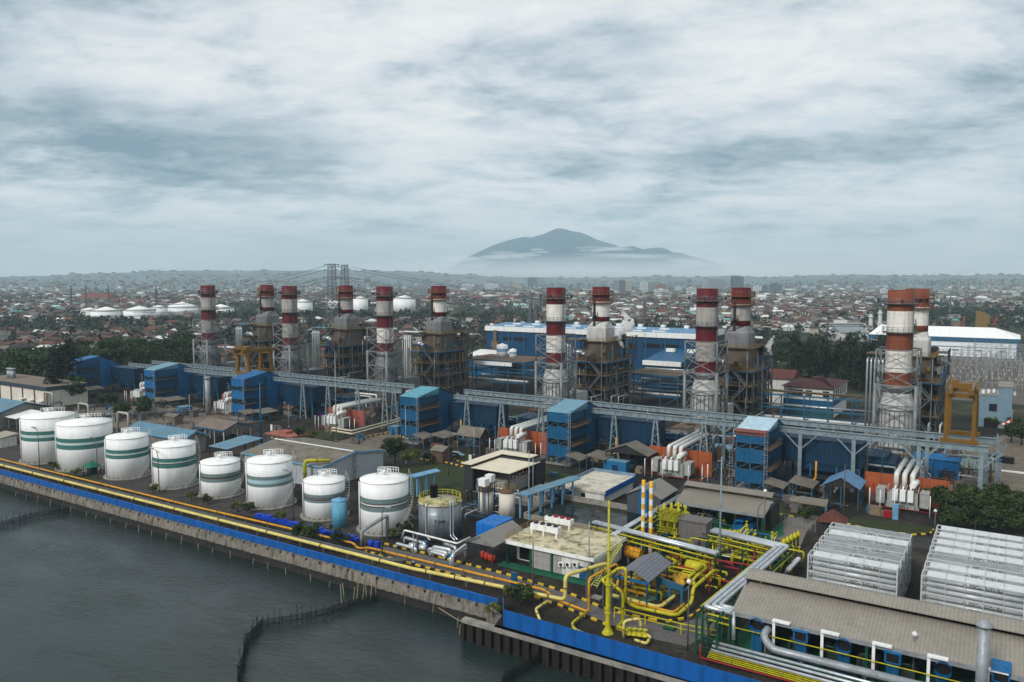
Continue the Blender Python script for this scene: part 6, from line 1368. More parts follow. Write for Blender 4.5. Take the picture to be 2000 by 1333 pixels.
for (x0,y0,x1,y1) in ((1330,1058,1400,1075),(1388,1080,1470,1100)):
    for k in range(5):
        a = G(x0+(x1-x0)*k/5, y0+(y1-y0)*k/5+8*(k%2), 0); b.lathe(a, [(.35,0),(.35,1.4),(.6,1.5),(.6,1.8),(.2,2.4)], 10); b.tube([a+Vector((0,0,.9)),a+Vector((3,.5,.9))],.16,6)
solo('metering_skid', b, YEL, 'yellow metering skids beneath the corner of the silver pipe rack', 'skid')
b = MB(); q = G(1352,1075,0); b.box(q.x-2.6,q.y-.2,.2,q.x+2.6,q.y+3.2,5.4); b.box(q.x-2.8,q.y-.4,5.4,q.x+2.8,q.y+3.4,5.6); solo('control_cabin', b, M('grey_cabin_panel',(104,100,98),.7,var=.1,seam=(1.3,1.3,2.6)), 'plain grey cabin with panel joints in the middle of the gas yard', 'cabin')
zpipe('fire_water_line','dark red fire water pipe beneath the silver corner rack',pz((1385,1160,.4),(1386,1092,3.8),(1470,1105,3.8),(1475,1068,4.4),(1540,1078,4.4)),.12,REDP,0,.4)
b = MB(); a = G(1495,1086,0); c = G(1478,1104,0)
for w in (0,1.2): b.beam((a.x+w,a.y,2.6),(c.x+w,c.y,0),.12,.3); b.beam((a.x+w,a.y,3.6),(c.x+w,c.y,1.0),.09)
for k in range(9): f = k/9; b.box(a.x,a.y+(c.y-a.y)*f-.12,2.6*(1-f),a.x+1.2,a.y+(c.y-a.y)*f+.12,2.6*(1-f)+.06)
solo('stile_stair', b, YEL, 'little yellow step-over stair inside the corner of the silver rack', 'stairs')
zpipe('gas_line','white flanged spool pipe standing by the tube containers',pz((1535,1124,.6),(1540,1112,2.6),(1560,1092,2.6),(1561,1100,.6)),.4,WHITE,0,.5)
b = MB()
for k in range(5): q = G(1530+k*7,1090-k*4,0); b.lathe(q,[(.2,0),(.2,2.4),(.45,2.5),(.45,2.8),(.15,3.6)],8); b.tube([q+Vector((0,0,2)),q+Vector((-2,-1,2))],.15,6)
solo('valve_row', b, YEL, 'row of yellow valves beside the white spool pipe', 'valves')
YARD = [('crate_stack','weathered crate stack in the yard beside the ',(120,104,84)),('cable_drum','grey cable drum and gear in the yard beside the ',(96,92,86)),('tool_locker','blue grey tool locker in the yard beside the ',(64,96,116))]
for i, (px, py, w) in enumerate(((826,866,0),(850,858,1),(884,872,0),(897,866,2),(960,886,1),(985,902,2),(1000,882,0),(1066,902,1),(1078,930,2),(1102,908,0),(1150,886,1),(1164,902,0),(1240,912,2),(1254,925,0),(1300,930,1),(1432,930,0),(1520,968,2),(1545,982,1),(1600,962,0),(1690,975,1),(1845,960,0),(1868,975,2),(1890,945,1),(1935,940,0),(690,866,1),(705,860,2),(640,842,0),(540,842,1),(500,822,2),(385,805,0),(330,802,1),(215,800,2),(280,820,0),(1700,1000,2),(1712,1006,0))):
    q = G(px,py,0); near = ('teal-roofed intake house' if px < 960 else 'cream flat roof' if px < 1090 else 'pale-roofed intake house' if px < 1220 else 'two-tier shed' if px < 1480 else 'blue gabled shelter' if px < 1720 else 'near gantry end') if px > 800 else ('pinkish red blast wall' if px > 480 else 'pipe loops'); rq = random.Random(i); b = MB(); nm, lab, colr = YARD[w]
    for k in range(4): b.obox((q.x+rq.uniform(-1.2,1.2),q.y+rq.uniform(-.8,.8),0),(rq.uniform(.8,1.8),rq.uniform(.7,1.5),rq.uniform(.5,1.9)),rq.uniform(-.4,.4))
    if w == 1: b.tube([(q.x+1.6,q.y-.5,.8),(q.x+1.6,q.y+.5,.8)],.8,14)
    tag(b.build(nm, M('yard_'+nm,colr,.8,var=.3,scale=.8), None, q), lab+near, 'yard gear', 'yard gear beside the '+near)
for px, py, w, d, h, lab, mt in ((715,828,6,4,2.6,'low rusty roofed store beside the pinkish red wall',ROOFG),(850,892,4,3,2.6,'small brown roofed store before the guard hut',BRICKR),(1010,866,5,4,2.8,'small grey shed beneath the near gantry start',ROOFGY),(1140,872,5,3.4,2.6,'small rusty shed beside the pale-roofed intake house',GRATE),(1410,898,5,4,3,'small blue shed between orange wall and rusty-edged intake house',SKYROOF),(1560,1004,4,3,2.4,'small grey pump shed beside the mesh fence',ROOFG),(330,830,6,4,2.8,'small grey shed behind the pale blue shed roof',ROOFG),(560,812,5,4,2.6,'small shed with rusty roof under the far gantry run',GRATE)):
    q = G(px,py,0); canopy_uv(q.x-w/2,q.y,q.x+w/2,q.y+d,h,lab,mt,'store_shed','shed','u',.8,GREYST,M('store_wall_'+mt.name,(104,98,90),.8,var=.2),.3)
def tangle(poly, n, lab, seed, mats, zmax=3.4, r0=.06, r1=.2):
    rq = random.Random(seed); b = MB(); xs = [p[0] for p in poly]; ys = [p[1] for p in poly]
    for k in range(n):
        p = G(rq.uniform(min(xs),max(xs)),rq.uniform(min(ys),max(ys)),0); z = rq.uniform(.4,zmax); m = rq.choice(range(len(mats))); r = rq.uniform(r0,r1); L_ = rq.uniform(1.2,5)
        d = Vector((L_,0,0)) if rq.random() < .55 else Vector((0,L_,0))
        b.tube([p,p+Vector((0,0,z)),p+Vector((0,0,z))+d,p+d+Vector((0,0,rq.choice((0,z*.5))))],r,7,m,.35)
        if rq.random() < .5: c = p+d*rq.random()+Vector((0,0,z)); b.lathe(c-Vector((0,0,.25)),[(.08,0),(.3,.1),(.3,.4),(.1,.5),(.08,.9),(.26,.92),(.26,1.0)],9,m)
    solo('pipe_network', b, mats, lab, 'pipework')
tangle([(1292,1030),(1385,1085)],46,'dense network of thin yellow gas pipes and valves around the grey cabin',1,[YEL,YEL,YEL,GREYST,GREENP])
tangle([(1395,1060),(1470,1105)],40,'network of small yellow and grey pipes under the silver corner rack',2,[YEL,GREYST,BLUE,YEL,SILVER])
tangle([(1300,1100),(1392,1150)],26,'yellow valve piping around the horizontal yellow vessel',3,[YEL,YEL,ORY,REDP],2.2,.08,.22)
tangle([(1205,1060),(1300,1092)],24,'pipes and valves behind the filter barrels',4,[YEL,ORY,GREYST,BLUEST],2.6)
tangle([(1205,1140),(1300,1165)],16,'gold valve piping below the blue-grey gabled canopy',5,[ORY,M('gold_valve',(0,0,0)),YEL],1.8,.1,.26)
tangle([(1480,1075),(1545,1125)],18,'yellow valve piping by the container yard kerb',6,[YEL,YEL,SILVER],3.6)
tangle([(1325,1010),(1400,1035)],22,'blue and yellow engine pipework in front of the two-tier shed',7,[BLUEB,YEL,BLUE,SILVER],2.8)
tangle([(905,960),(1010,1000)],24,'rusty pump pipework between the silos and the steel tank',8,[GREYST,BLUEST,DARKST,PIPEW],2.4)
tangle([(770,1000),(920,1035)],16,'grey pipes behind the bare steel tank',9,[GREYST,SILVER,BLUEST],2.0)
for (x0,y0,x1,y1,lab,sd) in ((60,800,250,815,'grey pump pipework behind the outermost white tanks',10),(250,835,420,850,'small pipework around the brown tiled carport',11),(560,800,780,835,'yard pipework below the far gantry run',12),(820,855,980,880,'pipes and posts in the yard by the teal-roofed intake house',13),(1090,860,1190,900,'pipes in the yard by the pale-roofed intake house',14),(1390,900,1440,940,'yard pipework beside the rusty-edged intake house',15),(1530,960,1640,1000,'pipes and stanchions by the weathered grey canopy',16),(1820,900,1920,960,'pipes lying in the near yard under the gantry end',17)):
    tangle([(x0,y0),(x1,y1)],26,lab,sd,[GREYST,DARKST,GALV,BLUEST,M('rusty_pipe',(104,70,48),.7,var=.3)],2.6,.08,.25)
rl = MB(); rl.rail([G(1200,1207,0),G(1260,1222,0),G(1330,1240,0),G(1400,1254,0)],1.6,3,.14); solo('guard_rail', rl, YEL, 'yellow tube guard rail on green posts along the gravel road', 'guard rail')
# red-green frame tower at the corner of the shed
q = G(1385,1275,0); b = MB(); 
for x in (-1.4,1.4):
    for y in (-1.2,1.2): b.beam((q.x+x,q.y+y,0),(q.x+x,q.y+y,5.6),.25)
for z in (2.6,5.4): b.rail([(q.x-1.4,q.y-1.2,z-1),(q.x+1.4,q.y-1.2,z-1),(q.x+1.4,q.y+1.2,z-1)],1,1,.12)
b.rail([(q.x-1.4,q.y-1.2,0),(q.x+1.4,q.y-1.2,0)],1.2,.7,.12); solo('steel_frame_tower', b, GREENP, 'green steel frame carrying pipes at the end of the long shed', 'frame')
# silver pumps by the steel tank
t = thing('pump_skid','cluster of silver lagged pumps and pipes at the foot of the bare steel tank','pumps',G(840,1075,0)); b = MB()
for (x0,y0,x1,y1,z) in ((775,1062,812,1072,.9),(790,1050,830,1062,1.2),(838,1072,872,1080,1.0),(842,1078,868,1085,.8),(846,1068,880,1074,1.6),(880,1090,912,1070,1.8),(884,1084,910,1064,2.4),(868,1062,890,1070,1.2)):
    a, c = G(x0,y0,z), G(x1,y1,z); b.tube([(a.x,a.y,.1),a,c,(c.x,c.y,.1)],.3,10,0,.5)
for (x,y) in ((800,1066),(820,1069),(856,1078),(874,1080)): q = G(x,y,.7); b.tube([q,q+Vector((1.3,.3,0))],.6,12)
b.build('lagged_pipe', M('bright_lagging',(206,210,212),.3,.6,var=.15), t); b = MB(); q = G(828,1070,0); b.box(q.x-.5,q.y-.5,0,q.x+.7,q.y+.5,1.2); q = G(883,1091,0); b.box(q.x-.5,q.y-.5,0,q.x+.5,q.y+.5,.9); b.build('motor', BLUEB, t)
zpipe('overhead_line','thin white pipe bridging the silver pumps before the steel tank',pz((784,1054,.3),(790,1036,3.0),(893,1062,2.6),(918,1050,2.6)),.17,WHITE,6,.4)
b = MB(); a, c = G(707,1068,0), G(757,1052,0); 
zpipe('pipe_portal','grey pipe portal frame at the foot of the last white tank',[(a.x,a.y,0),(a.x,a.y,3.0),(c.x,c.y,4.6),(c.x,c.y,0)],.35,GALV,0,.5)
q = G(724,1070,0); b = MB(); b.lathe(q,[(.55,0),(.55,1.3),(.3,1.5)],12); b.obox((q.x+1.3,q.y+.4,0),(.9,.9,1.3)); solo('tarp_bundle', b, TARP, 'blue covered pump bundles beside the grey pipe portal', 'covered pump')
b = MB(); A, C = G(506,1011,0), G(697,1058,0); n = 44
for k in range(n):
    f = k/n; q = A.lerp(C,f); b.obox((q.x+random.uniform(-.2,.2),q.y+random.uniform(-.3,.3),0),(1.3,random.uniform(.7,1.3),random.uniform(.4,1.0)),random.uniform(-.4,.4))
solo('blue_tarp_roll', b, TARP, 'crumpled blue tarpaulin roll lying between the pipes and the white tanks', 'tarpaulin')
q = G(620,812,0); b = MB()
for k in range(9): b.obox((q.x-5+k*1.2,q.y+random.uniform(-1,1),0),(2.2,3.2,random.uniform(1.2,2.8)),random.uniform(-.5,.5))
solo('tarp_heap', b, M('navy_tarp',(18,40,86),.6,var=.3,scale=1.5), 'navy tarpaulin heap covering gear beside the pinkish red wall', 'tarpaulin')
# ---- sheds behind the white tanks
nb = G(628,950,0); h = 5.4
tw = canopy(((474,884),(630,914),(751,879)),h,'long low building with pale blue fascia and weathered roof behind the white tanks',M('weathered_grey_roof',(120,114,102),.85,var=.15,scale=.25,stain=(72,66,56),stf=.8,rib='X',ribp=.9,ribk=.28),'workshop','building','u',1.6,STEELP,M('pale_workshop_wall',(166,172,176),.8,var=.08,stain=(130,134,136),stf=.4,streak=True),.5,fascia=BLUEPALE)
b = MB(); A, C = G(474,884,h), G(751,879,h); b.beam((A.x,(G(630,914,h).y+C.y)/2,h+1.78),(C.x,(G(630,914,h).y+C.y)/2,h+1.78),.5,.15); b.build('ridge_cap', WHITE, tw); b = MB(); q = VU(692,900,G(751,879,h).x+.4); b.ladder((q.x,q.y,0),7.5,(1,0),.7); b.build('caged_ladder', BEIGE, tw)
for (px, py, w) in ((696,914,1.4),(717,922,1.2),(733,905,1.6)):
    q = VU(px,py,G(751,879,h).x-.42); b = MB(); b.box(q.x-.1,q.y-w/2,q.z-.9,q.x+.06,q.y+w/2,q.z+.8); b.build({696:'window',717:'door',733:'door'}[px], GLASS if px < 730 else BEIGE, tw)
zpipe('bent_pipe','yellow pipe pair bent over the workshop roof edge above the white tanks',[G(596,950,.5),(lambda p:(p.x,p.y,ZAT(596,900,p)))(G(596,950,.5)),(lambda p:(p.x+5,p.y+3.4,ZAT(596,900,p)))(G(596,950,.5))],.42,YEL,0,1.0)
canopy(((240,841),(361,859),(411,851)),4.6,'pale blue gabled roof shed just behind the white tanks, beside the pipe loops',BLUEROOF,'pump_shed','shed','u',2.0,CREAMW,M('shed_wall_grey',(120,118,112),.8),.7,fascia=BLUEPALE)
canopy(((372,834),(443,841),(493,831)),4.6,'open carport with brown tiled roof and blue fascia behind the tanks',M('brown_grey_tiles',(122,108,98),.8,var=.2,stain=(90,80,72),stf=.5,rib='X',ribp=.5,ribk=.25),'carport','carport','u',1.8,CREAMW,None,.5,fascia=BLUEST)
canopy(((418,869),(436,881),(511,862)),4.2,'pale blue lean-to roof on dark posts behind the low white tank',BLUEROOFY,'lean_to_roof','canopy','N',1.0,DARKST)
canopy(((838,880),(868,884),(886,876)),3.2,'small brown-roofed guard hut beside the road and lawn',ROOFG,'guard_hut','hut','u',1.0,DARKST,M('brown_hut_wall',(92,74,62),.8),.5)
canopy(((905,846),(926,861),(955,850)),4.8,'brown gabled shelter beside the orange blast wall',ROOFG,'gabled_shelter','shelter','u',2.4,GREYST,None,.4,gable=DARKST)
canopy(((1185,880),(1258,895),(1288,884)),4.8,'grey gabled open shed with dark frame before the three white bus tubes',ROOFGY,'gabled_shelter','shelter','v',2.4,DARKST,None,.4,gable=M('dark_gable',(40,40,42),.8))
canopy(((1606,947),(1678,959),(1694,941)),4.6,'blue gabled roof shelter beside the grey box containers and orange wall',M('blue_gable_roof',(84,126,164),.6,var=.15,rib='Y',ribp=.6,ribk=.2,stain=(110,130,150),stf=.6),'gabled_shelter','shelter','v',2.2,BLUEST,None,.4,gable=DARKST)
canopy(((1556,984),(1616,990),(1621,981)),3.0,'weathered grey canopy on blue stanchions behind the brown pyramid roof',ROOFG,'yard_canopy','canopy','u',.9,BLUEST)
q = [G(1594,1018,3.0),G(1650,1027,3.0),G(1660,1018,3.0)]; u0,u1,v0,v1 = q[0].x,q[1].x,q[1].y,q[2].y+1.5; t = thing('gazebo','square shelter with dark brown tiled pyramid roof by the container yard gate','gazebo',((u0+u1)/2,(v0+v1)/2,0)); b = MB(); ap = ((u0+u1)/2,(v0+v1)/2,5.2); cs = [(u0,v0,3),(u1,v0,3),(u1,v1,3),(u0,v1,3)]
for i in range(4): b.face([cs[i],cs[(i+1)%4],ap])
b.face(cs[::-1]); b.build('roof', BRICKR, t); b = MB()
for x,y in ((u0+.5,v0+.5),(u1-.5,v0+.5),(u1-.5,v1-.5),(u0+.5,v1-.5)): b.beam((x,y,0),(x,y,3),.3)
b.build('post', DARKST, t); b = MB(); b.box(u0+.8,v0+.8,0,u1-.8,v1-.8,2.6); b.build('booth', M('dark_booth',(44,46,52),.8), t)
def cabin(px, py, w, d, h, lab, mat=CABIN, name='cabin', cat='cabin'):
    q = G(px,py,0); t = thing(name, lab, cat, q); b = MB(); b.box(q.x-w,q.y,.15,q.x,q.y+d,h); b.build('body', mat, t); b = MB(); b.box(q.x-w-.12,q.y-.12,h,q.x+.12,q.y+d+.12,h+.12); b.build('roof', SKYROOF, t); b = MB(); b.box(q.x-w*.6,q.y-.03,.2,q.x-w*.35,q.y-.005,2.0); b.build('door', BLUED, t)
cabin(1222,927,6.4,2.6,3.0,'bright blue site cabin with pale roof beside the white flat-roofed block')
cabin(357,811,3.2,4.0,2.8,'small bright blue shed at the foot of a bright blue intake house')
cabin(775,851,3.0,2.6,2.7,'light blue round-ended tank cabin beside the brown box on the road')
cabin(805,847,5.0,2.8,2.7,'brown and blue box cabin at the roadside below the teal-roofed intake house',M('brown_blue_box',(92,88,80),.7,var=.2,stain=(40,90,120),stf=.8))
q = G(180,928,0); t = thing('guard_booth','dark green booth with peaked green roof at the foot of the broadest tank','booth',q); b = MB()
for x in (-1.6,1.6):
    for y in (-1.3,1.3): b.beam((q.x+x,q.y+y,0),(q.x+x,q.y+y,2.3),.14)
b.box(q.x-1.5,q.y-.4,0,q.x+.2,q.y+1.3,2.2); b.build('booth_body', M('dark_green_tarp',(18,52,50),.7), t); b = MB(); ap = (q.x,q.y,3.8); cs = [(q.x-1.9,q.y-1.6,2.3),(q.x+1.9,q.y-1.6,2.3),(q.x+1.9,q.y+1.6,2.3),(q.x-1.9,q.y+1.6,2.3)]
for i in range(4): b.face([cs[i],cs[(i+1)%4],ap])
b.build('peaked_roof', GREENROOF, t)
# pinkish stepped pad, roadside pipes
q = G(560,850,0); b = MB(); b.box(q.x-7,q.y-3,0,q.x+6,q.y+4,.5); b.box(q.x-3,q.y-1,.5,q.x+1,q.y+2,1.3); solo('stepped_pad', b, M('terracotta_pad',(150,92,78),.85,var=.15), 'stepped terracotta pad on the lawn by the pinkish blast wall', 'pad')
for k in range(2): zpipe('steam_line', 'long cream steam pipe running beside the blue low rack towards the gantry, '+('upper' if k == 0 else 'lower'), pz((647,846+k*6,.3),(648,836+k*5,2.4),(688,842+k*6,2.4),(770,821+k*5,2.4),(800,812+k*4,2.4)), .3, M('cream_lagging',(196,184,158),.6,var=.15,stain=(130,110,86),stf=.5), 0, .6)
b = MB(); A, C = G(672,852,0), G(768,830,0)
for k in range(7): q = A.lerp(C,k/6); b.beam((q.x,q.y,0),(q.x,q.y,1.9),.25); 
for z in (.6,1.2,1.8): b.beam((A.x,A.y,z),(C.x,C.y,z),.25,.3)
solo('low_rack', b, BLUEST, 'low blue steel rack under the long cream steam pipes', 'pipe rack')
# pipe loops among the far tanks
for k, (px, py, w, h) in enumerate(((96,800,22,1),(164,825,22,1),(241,845,20,1),(262,858,10,.6))):
    q = G(px,py,0); z = 6.5*h; zpipe('expansion_loop',['grey pipe expansion loop behind the outermost tank','tall grey expansion loop behind the broadest tank','grey expansion loop beside the pale blue shed roof','small grey expansion loop at the corner of the pale blue shed'][k],[(q.x-3*h,q.y,0),(q.x-3*h,q.y,z),(q.x+3*h,q.y,z),(q.x+3*h,q.y,0)],.35,M('buff_pipe',(170,166,154),.6,var=.1),0,1.0,'expansion loops behind the tanks')
b = MB()
for k in range(16):
    q = G(120+k*17,822-k*1.0+(k%3)*4,0); b.tube([q,(q.x,q.y,1.5+k%3),(q.x+3,q.y+.5,1.5+k%3),(q.x+3,q.y+.5,0)],.2,6,0,.3); b.box(q.x+1,q.y+2,0,q.x+3,q.y+4,1+.8*(k%3))
solo('valve_field', b, GREYST, 'tangle of small grey pipes and pumps on the concrete field behind the tanks', 'pipework')
b = MB(); A, C = G(170,812,0), G(350,806,0); b.ext([(A.x,A.y,0),(C.x,C.y,0),(C.x,C.y+.4,0),(A.x,A.y+.4,0)],(0,0,1.6)); solo('bund_wall', b, CONC, 'low concrete bund wall behind the pipe loops', 'wall')
# far left buildings
canopy(((-60,800),(0,806),(108,795)),5.0,'long weathered blue roof hall at the edge behind the outermost tank',BLUEROOF,'storage_hall','hall','u',2.6,CREAMW,M('shed_wall_grey',(0,0,0)),.5,fascia=BLUEST)
canopy(((-20,806),(18,819),(86,812)),3.6,'white sheet lean-to roof with blue edge before the long weathered blue hall',WHITE,'lean_to_roof','canopy','N',1.4,STEELP,fascia=BLUE)
t = thing('workshop_hall','white walled hall with brown pilasters and dark fascia by the dark trees','building',G(40,790,0)); q = [G(-30,792,0),G(88,787,0)]; v = G(45,789,0).y; a = UV(-40,780,v); c = UV(92,780,v); zf = UV(40,757,v).z; b = MB(); b.box(a.x,v,0,c.x,v+16,zf); b.build('wall', M('ivory_wall',(210,204,190),.7,var=.08,stain=(150,140,124),stf=.4,streak=True), t); b = MB(); b.box(a.x-.3,v-.4,zf,c.x+.3,v+16.3,zf+1.5); b.build('fascia', M('slate_fascia',(52,62,74),.7), t); b = MB(); b.box(a.x,v,zf+1.5,c.x,v+16,zf+1.6); b.build('roof', M('dusty_roof',(120,108,98),.85,var=.2), t); b = MB()
for k in range(7): x = a.x+k*(c.x-a.x)/6; b.box(x-.3,v-.25,0,x+.3,v-.02,zf)
b.build('pilaster', M('brown_pilaster',(96,64,52),.8), t); b = MB(); [b.box(c.x-6-k*7,v-1.2,2.2,c.x-2-k*7,v-.1,2.6) for k in range(3)]; b.build('awning', WHITE, t)
for k in range(3): b = MB(); q = UV(18+k*4,740,v+7); b.lathe((q.x,q.y,zf+1.6),[(.9,0),(.9,2.8),(.5,3.0),(.5,3.6),(1.1,3.7),(1.1,4.2)],12); tag(b.build('cyclone_vent',GALV,None,(q.x,q.y,zf+1.6)),'silver cyclone vent standing on the ivory hall roof','vent','cyclone vents on the hall roof')
canopy(((-30,852),(5,858),(32,850)),3.0,'small white hut with grey roof at the edge beside the outermost tank',M('grey_cement_roof',(150,146,132),.8,var=.15),'hut','hut','N',.7,STEELP,CREAMW,.5)
# lamp posts
def lamp(px, py, pt, lab, arm=(-1,0), L_=2.4, mat=GREYST, group='street lamps along the pipes', hr=1.0):
    q = G(px,py,0); h = ZAT(px,pt,q); t = thing('street_lamp', lab, 'street lamp', q, group); b = MB()
    d = Vector((arm[0],arm[1],0)).normalized() if arm else None
    if arm: b.tube([(q.x,q.y,0),(q.x,q.y,h-1.6),(q.x+d.x*L_*.25,q.y+d.y*L_*.25,h-.4),(q.x+d.x*L_,q.y+d.y*L_,h)],[.13,.09,.07,.06],8)
    else: b.tube([(q.x,q.y,0),(q.x,q.y,h)],[.12,.06],8)
    b.build('pole', mat, t); b = MB()
    if arm: b.obox((q.x+d.x*L_,q.y+d.y*L_,h-.12),(1.1,.4,.18),math.atan2(d.y,d.x))
    else: b.lathe((q.x,q.y,h),[(.1,0),(.3*hr,.1),(.32*hr,.4),(.1,.6)],10)
    b.build('lamp_head', WHITE if not arm else GALV, t)
lamp(77,910,836,'curved street lamp before the outermost white tank'); lamp(191,935,856,'curved street lamp beside the green booth'); lamp(311,961,878,'curved street lamp before the red-lined tank'); lamp(574,1017,921,'curved street lamp beside the tall blue-banded tank'); lamp(747,1088,990,'thin curved lamp before the maroon-lined tank',(1,.3),1.2)
for (px,py,pt,lab,arm) in ((1782,1345,1243,'lamp with round white head in front of the long shed',None),(1492,1062,962,'straight lamp pole at the end of the two-tier shed',None),(1479,1062,978,'lamp with long arm over the green floor',(1,0)),(1426,1085,1046,'lamp with long arm near the grey cabin',(1,0)),(1825,1046,1001,'lamp post by the grass strip and leafy trees',None),(876,930,845,'curved lamp by the lawn below the teal-roofed intake house',(1,0)),(1343,1270,1140,'leaning lamp beside the blue fence and gravel road',None)):
    lamp(px,py,pt,lab,arm,2.2)
def mast(px, py, pt, lab, mat=GALV, r=.16):
    q = G(px,py,0); h = ZAT(px,pt,q); b = MB(); b.tube([(q.x,q.y,0),(q.x,q.y,h*.5),(q.x,q.y,h)],[r,r*.75,r*.5],8); b.lathe((q.x,q.y,0),[(r*2,0),(r*2,.3),(r,.4)],8); tag(b.build('lightning_mast',mat,None,q),lab,'mast','slender masts across the plant')
mast(1405,1120,893,'very tall slender mast rising through the gas yard',STEELP,.22); mast(1391,1125,1066,'yellow-green slim mast beside the very tall one',YEL,.2); mast(657,862,690,'slender mast beside the pinkish red blast wall'); mast(510,868,748,'blue square mast behind the tank workshop',BLUE,.34); mast(564,835,790,'thin mast on the terracotta pad'); mast(793,905,792,'thin white mast on the lawn'); mast(1033,1010,880,'thin mast in front of the cream flat roof'); mast(1041,960,893,'slim post at the lower cream roof'); mast(1647,1020,905,'brown slim mast before the blue gabled shelter',BEIGE); mast(926,890,838,'thin white mast by the brown gabled shelter'); mast(1264,900,800,'thin mast before the grey gabled shed'); mast(1150,1140,1020,'thin mast at the corner of the pump house'); mast(1041,1150,1060,'slim brown mast before the pump house bay',BEIGE); mast(808,1100,1040,'slim mast on the kerb by the silver pumps')
mast(371,820,770,'slim mast by the small blue shed'); mast(1975,850,800,'pole carrying the windsock',GALV)
q = G(1975,850,0); z = ZAT(1975,822,q); b = MB(); d = Vector((-1.6,-.6,-.9)); 
for k in range(5): p = Vector((q.x,q.y,z))+d*k/5*2; b.tube([p,p+d*.4],[.5-.06*k,.44-.06*k],10,k % 2)
tag(b.build('windsock',[M('sock_red',(200,50,40),.7),WHITE],None,(q.x,q.y,z)),'red and white windsock flying before the pale blue block','windsock')
# ground patches: lawns, gravel, roads, kerbs
def patch(name, px, z, mat, kind='structure', lab=None):
    b = MB(); b.sheet([tuple(G(*p)[:2]) for p in px], z); o = b.build(name, mat, None, (0,0,0)); tag(o, lab, None, None, kind); return o
patch('lawn',[(748,925),(820,900),(905,915),(930,940),(890,965),(800,960)],.012,GRASS); patch('lawn',[(870,890),(900,880),(925,892),(905,903)],.012,GRASS); patch('lawn',[(1030,925),(1050,910),(1140,935),(1120,945),(1035,938)],.012,GRASS)
patch('lawn',[(1655,1022),(1665,1010),(1820,1030),(1818,1040),(1800,1045),(1700,1035)],.012,GRASS); patch('lawn',[(1500,998),(1520,990),(1575,1000),(1560,1008),(1515,1006)],.012,GRASS); patch('lawn',[(530,850),(600,862),(700,850),(640,840)],.012,GRASS)
patch('lawn',[(80,912),(160,928),(200,934),(180,945),(90,920)],.012,GRASS); patch('lawn',[(1890,740),(1960,735),(2100,760),(2100,800),(1960,790)],.012,GRASS)
patch('gravel_road',[(722,1062),(800,1078),(1000,1125),(1120,1162),(1240,1210),(1320,1222),(1370,1205),(1400,1180),(1420,1196),(1385,1240),(1340,1262),(1260,1245),(1180,1222),(1090,1180),(1000,1150),(880,1120),(760,1085)],.008,GRAVEL)
patch('road',[(755,945),(820,898),(910,912),(1060,960),(1100,944),(1050,925),(1020,915),(930,905),(830,885),(640,865),(500,845),(480,856),(620,878),(740,900)],.006,ROAD)
patch('road',[(1320,960),(1385,900),(1430,908),(1400,965),(1500,990),(1600,1010),(1660,1030),(1800,1050),(1850,1056),(1850,1075),(1800,1072),(1700,1052),(1540,1012),(1440,985)],.006,ROAD)
patch('pavement',[(1500,1045),(1550,1000),(1600,1010),(1575,1040),(1560,1075)],.01,M('pale_apron',(120,112,102),.9,var=.2,stain=(80,76,70),stf=.5)); patch('green_floor',[(1488,1034),(1528,1022),(1532,1046),(1478,1064)],.012,GREENF); patch('pavement',[(110,812),(190,795),(360,792),(520,822),(400,838),(330,850),(200,832)],.006,M('pale_yard',(112,102,90),.9,var=.25,scale=.3,stain=(70,62,54),stf=.7,fine=.3)); patch('pavement',[(660,862),(760,842),(800,858),(700,885)],.005,M('pale_yard',(0,0,0))); patch('pavement',[(0,905),(110,925),(330,975),(500,1010),(720,1060),(760,1045),(620,1000),(480,960),(300,920),(150,890),(0,860)],.004,M('tank_yard_tarmac',(58,54,54),.9,var=.25,scale=.3,stain=(84,76,64),stf=.6,fine=.3))
patch('pavement',[(1840,1000),(1880,870),(1960,850),(2100,880),(2100,1020),(1900,1010)],.004,M('yard_earth',(112,102,88),.9,var=.2,scale=.3,stain=(70,64,58),stf=.7,seam=(6,6,0)))
def kerb(px, n=None):
    P = [G(*p) for p in px]; b = MB(); k = 0; acc = []
    for a, c in zip(P,P[1:]):
        m = max(1,round((c-a).length/1.1)); d = (c-a).normalized(); s = Vector((-d.y,d.x,0))*.16
        for i in range(m):
            p, q = a.lerp(c,i/m), a.lerp(c,(i+1)/m); b.ext([p-s,q-s,q+s,p+s],(0,0,.3),k % 2); k += 1
    struct('kerb', b, [KY,KB])
kerb([(710,1076),(740,1086),(900,1128),(1000,1154),(1090,1182),(1190,1224),(1260,1248)]); kerb([(735,1060),(830,1082),(1000,1126),(1106,1158),(1180,1190),(1250,1208),(1300,1216),(1346,1208),(1380,1184),(1412,1158)]); kerb([(1412,1158),(1500,1082),(1520,1066)])
kerb([(1652,1024),(1700,1036),(1780,1046),(1816,1044),(1824,1036)]); kerb([(1345,958),(1400,916),(1428,908)]); kerb([(820,898),(870,904),(910,914)]); kerb([(870,892),(905,905)]); kerb([(530,856),(590,868)]); kerb([(700,858),(760,846),(830,868)]); kerb([(1035,940),(1100,952)])
kerb([(1500,1002),(1560,1012)])
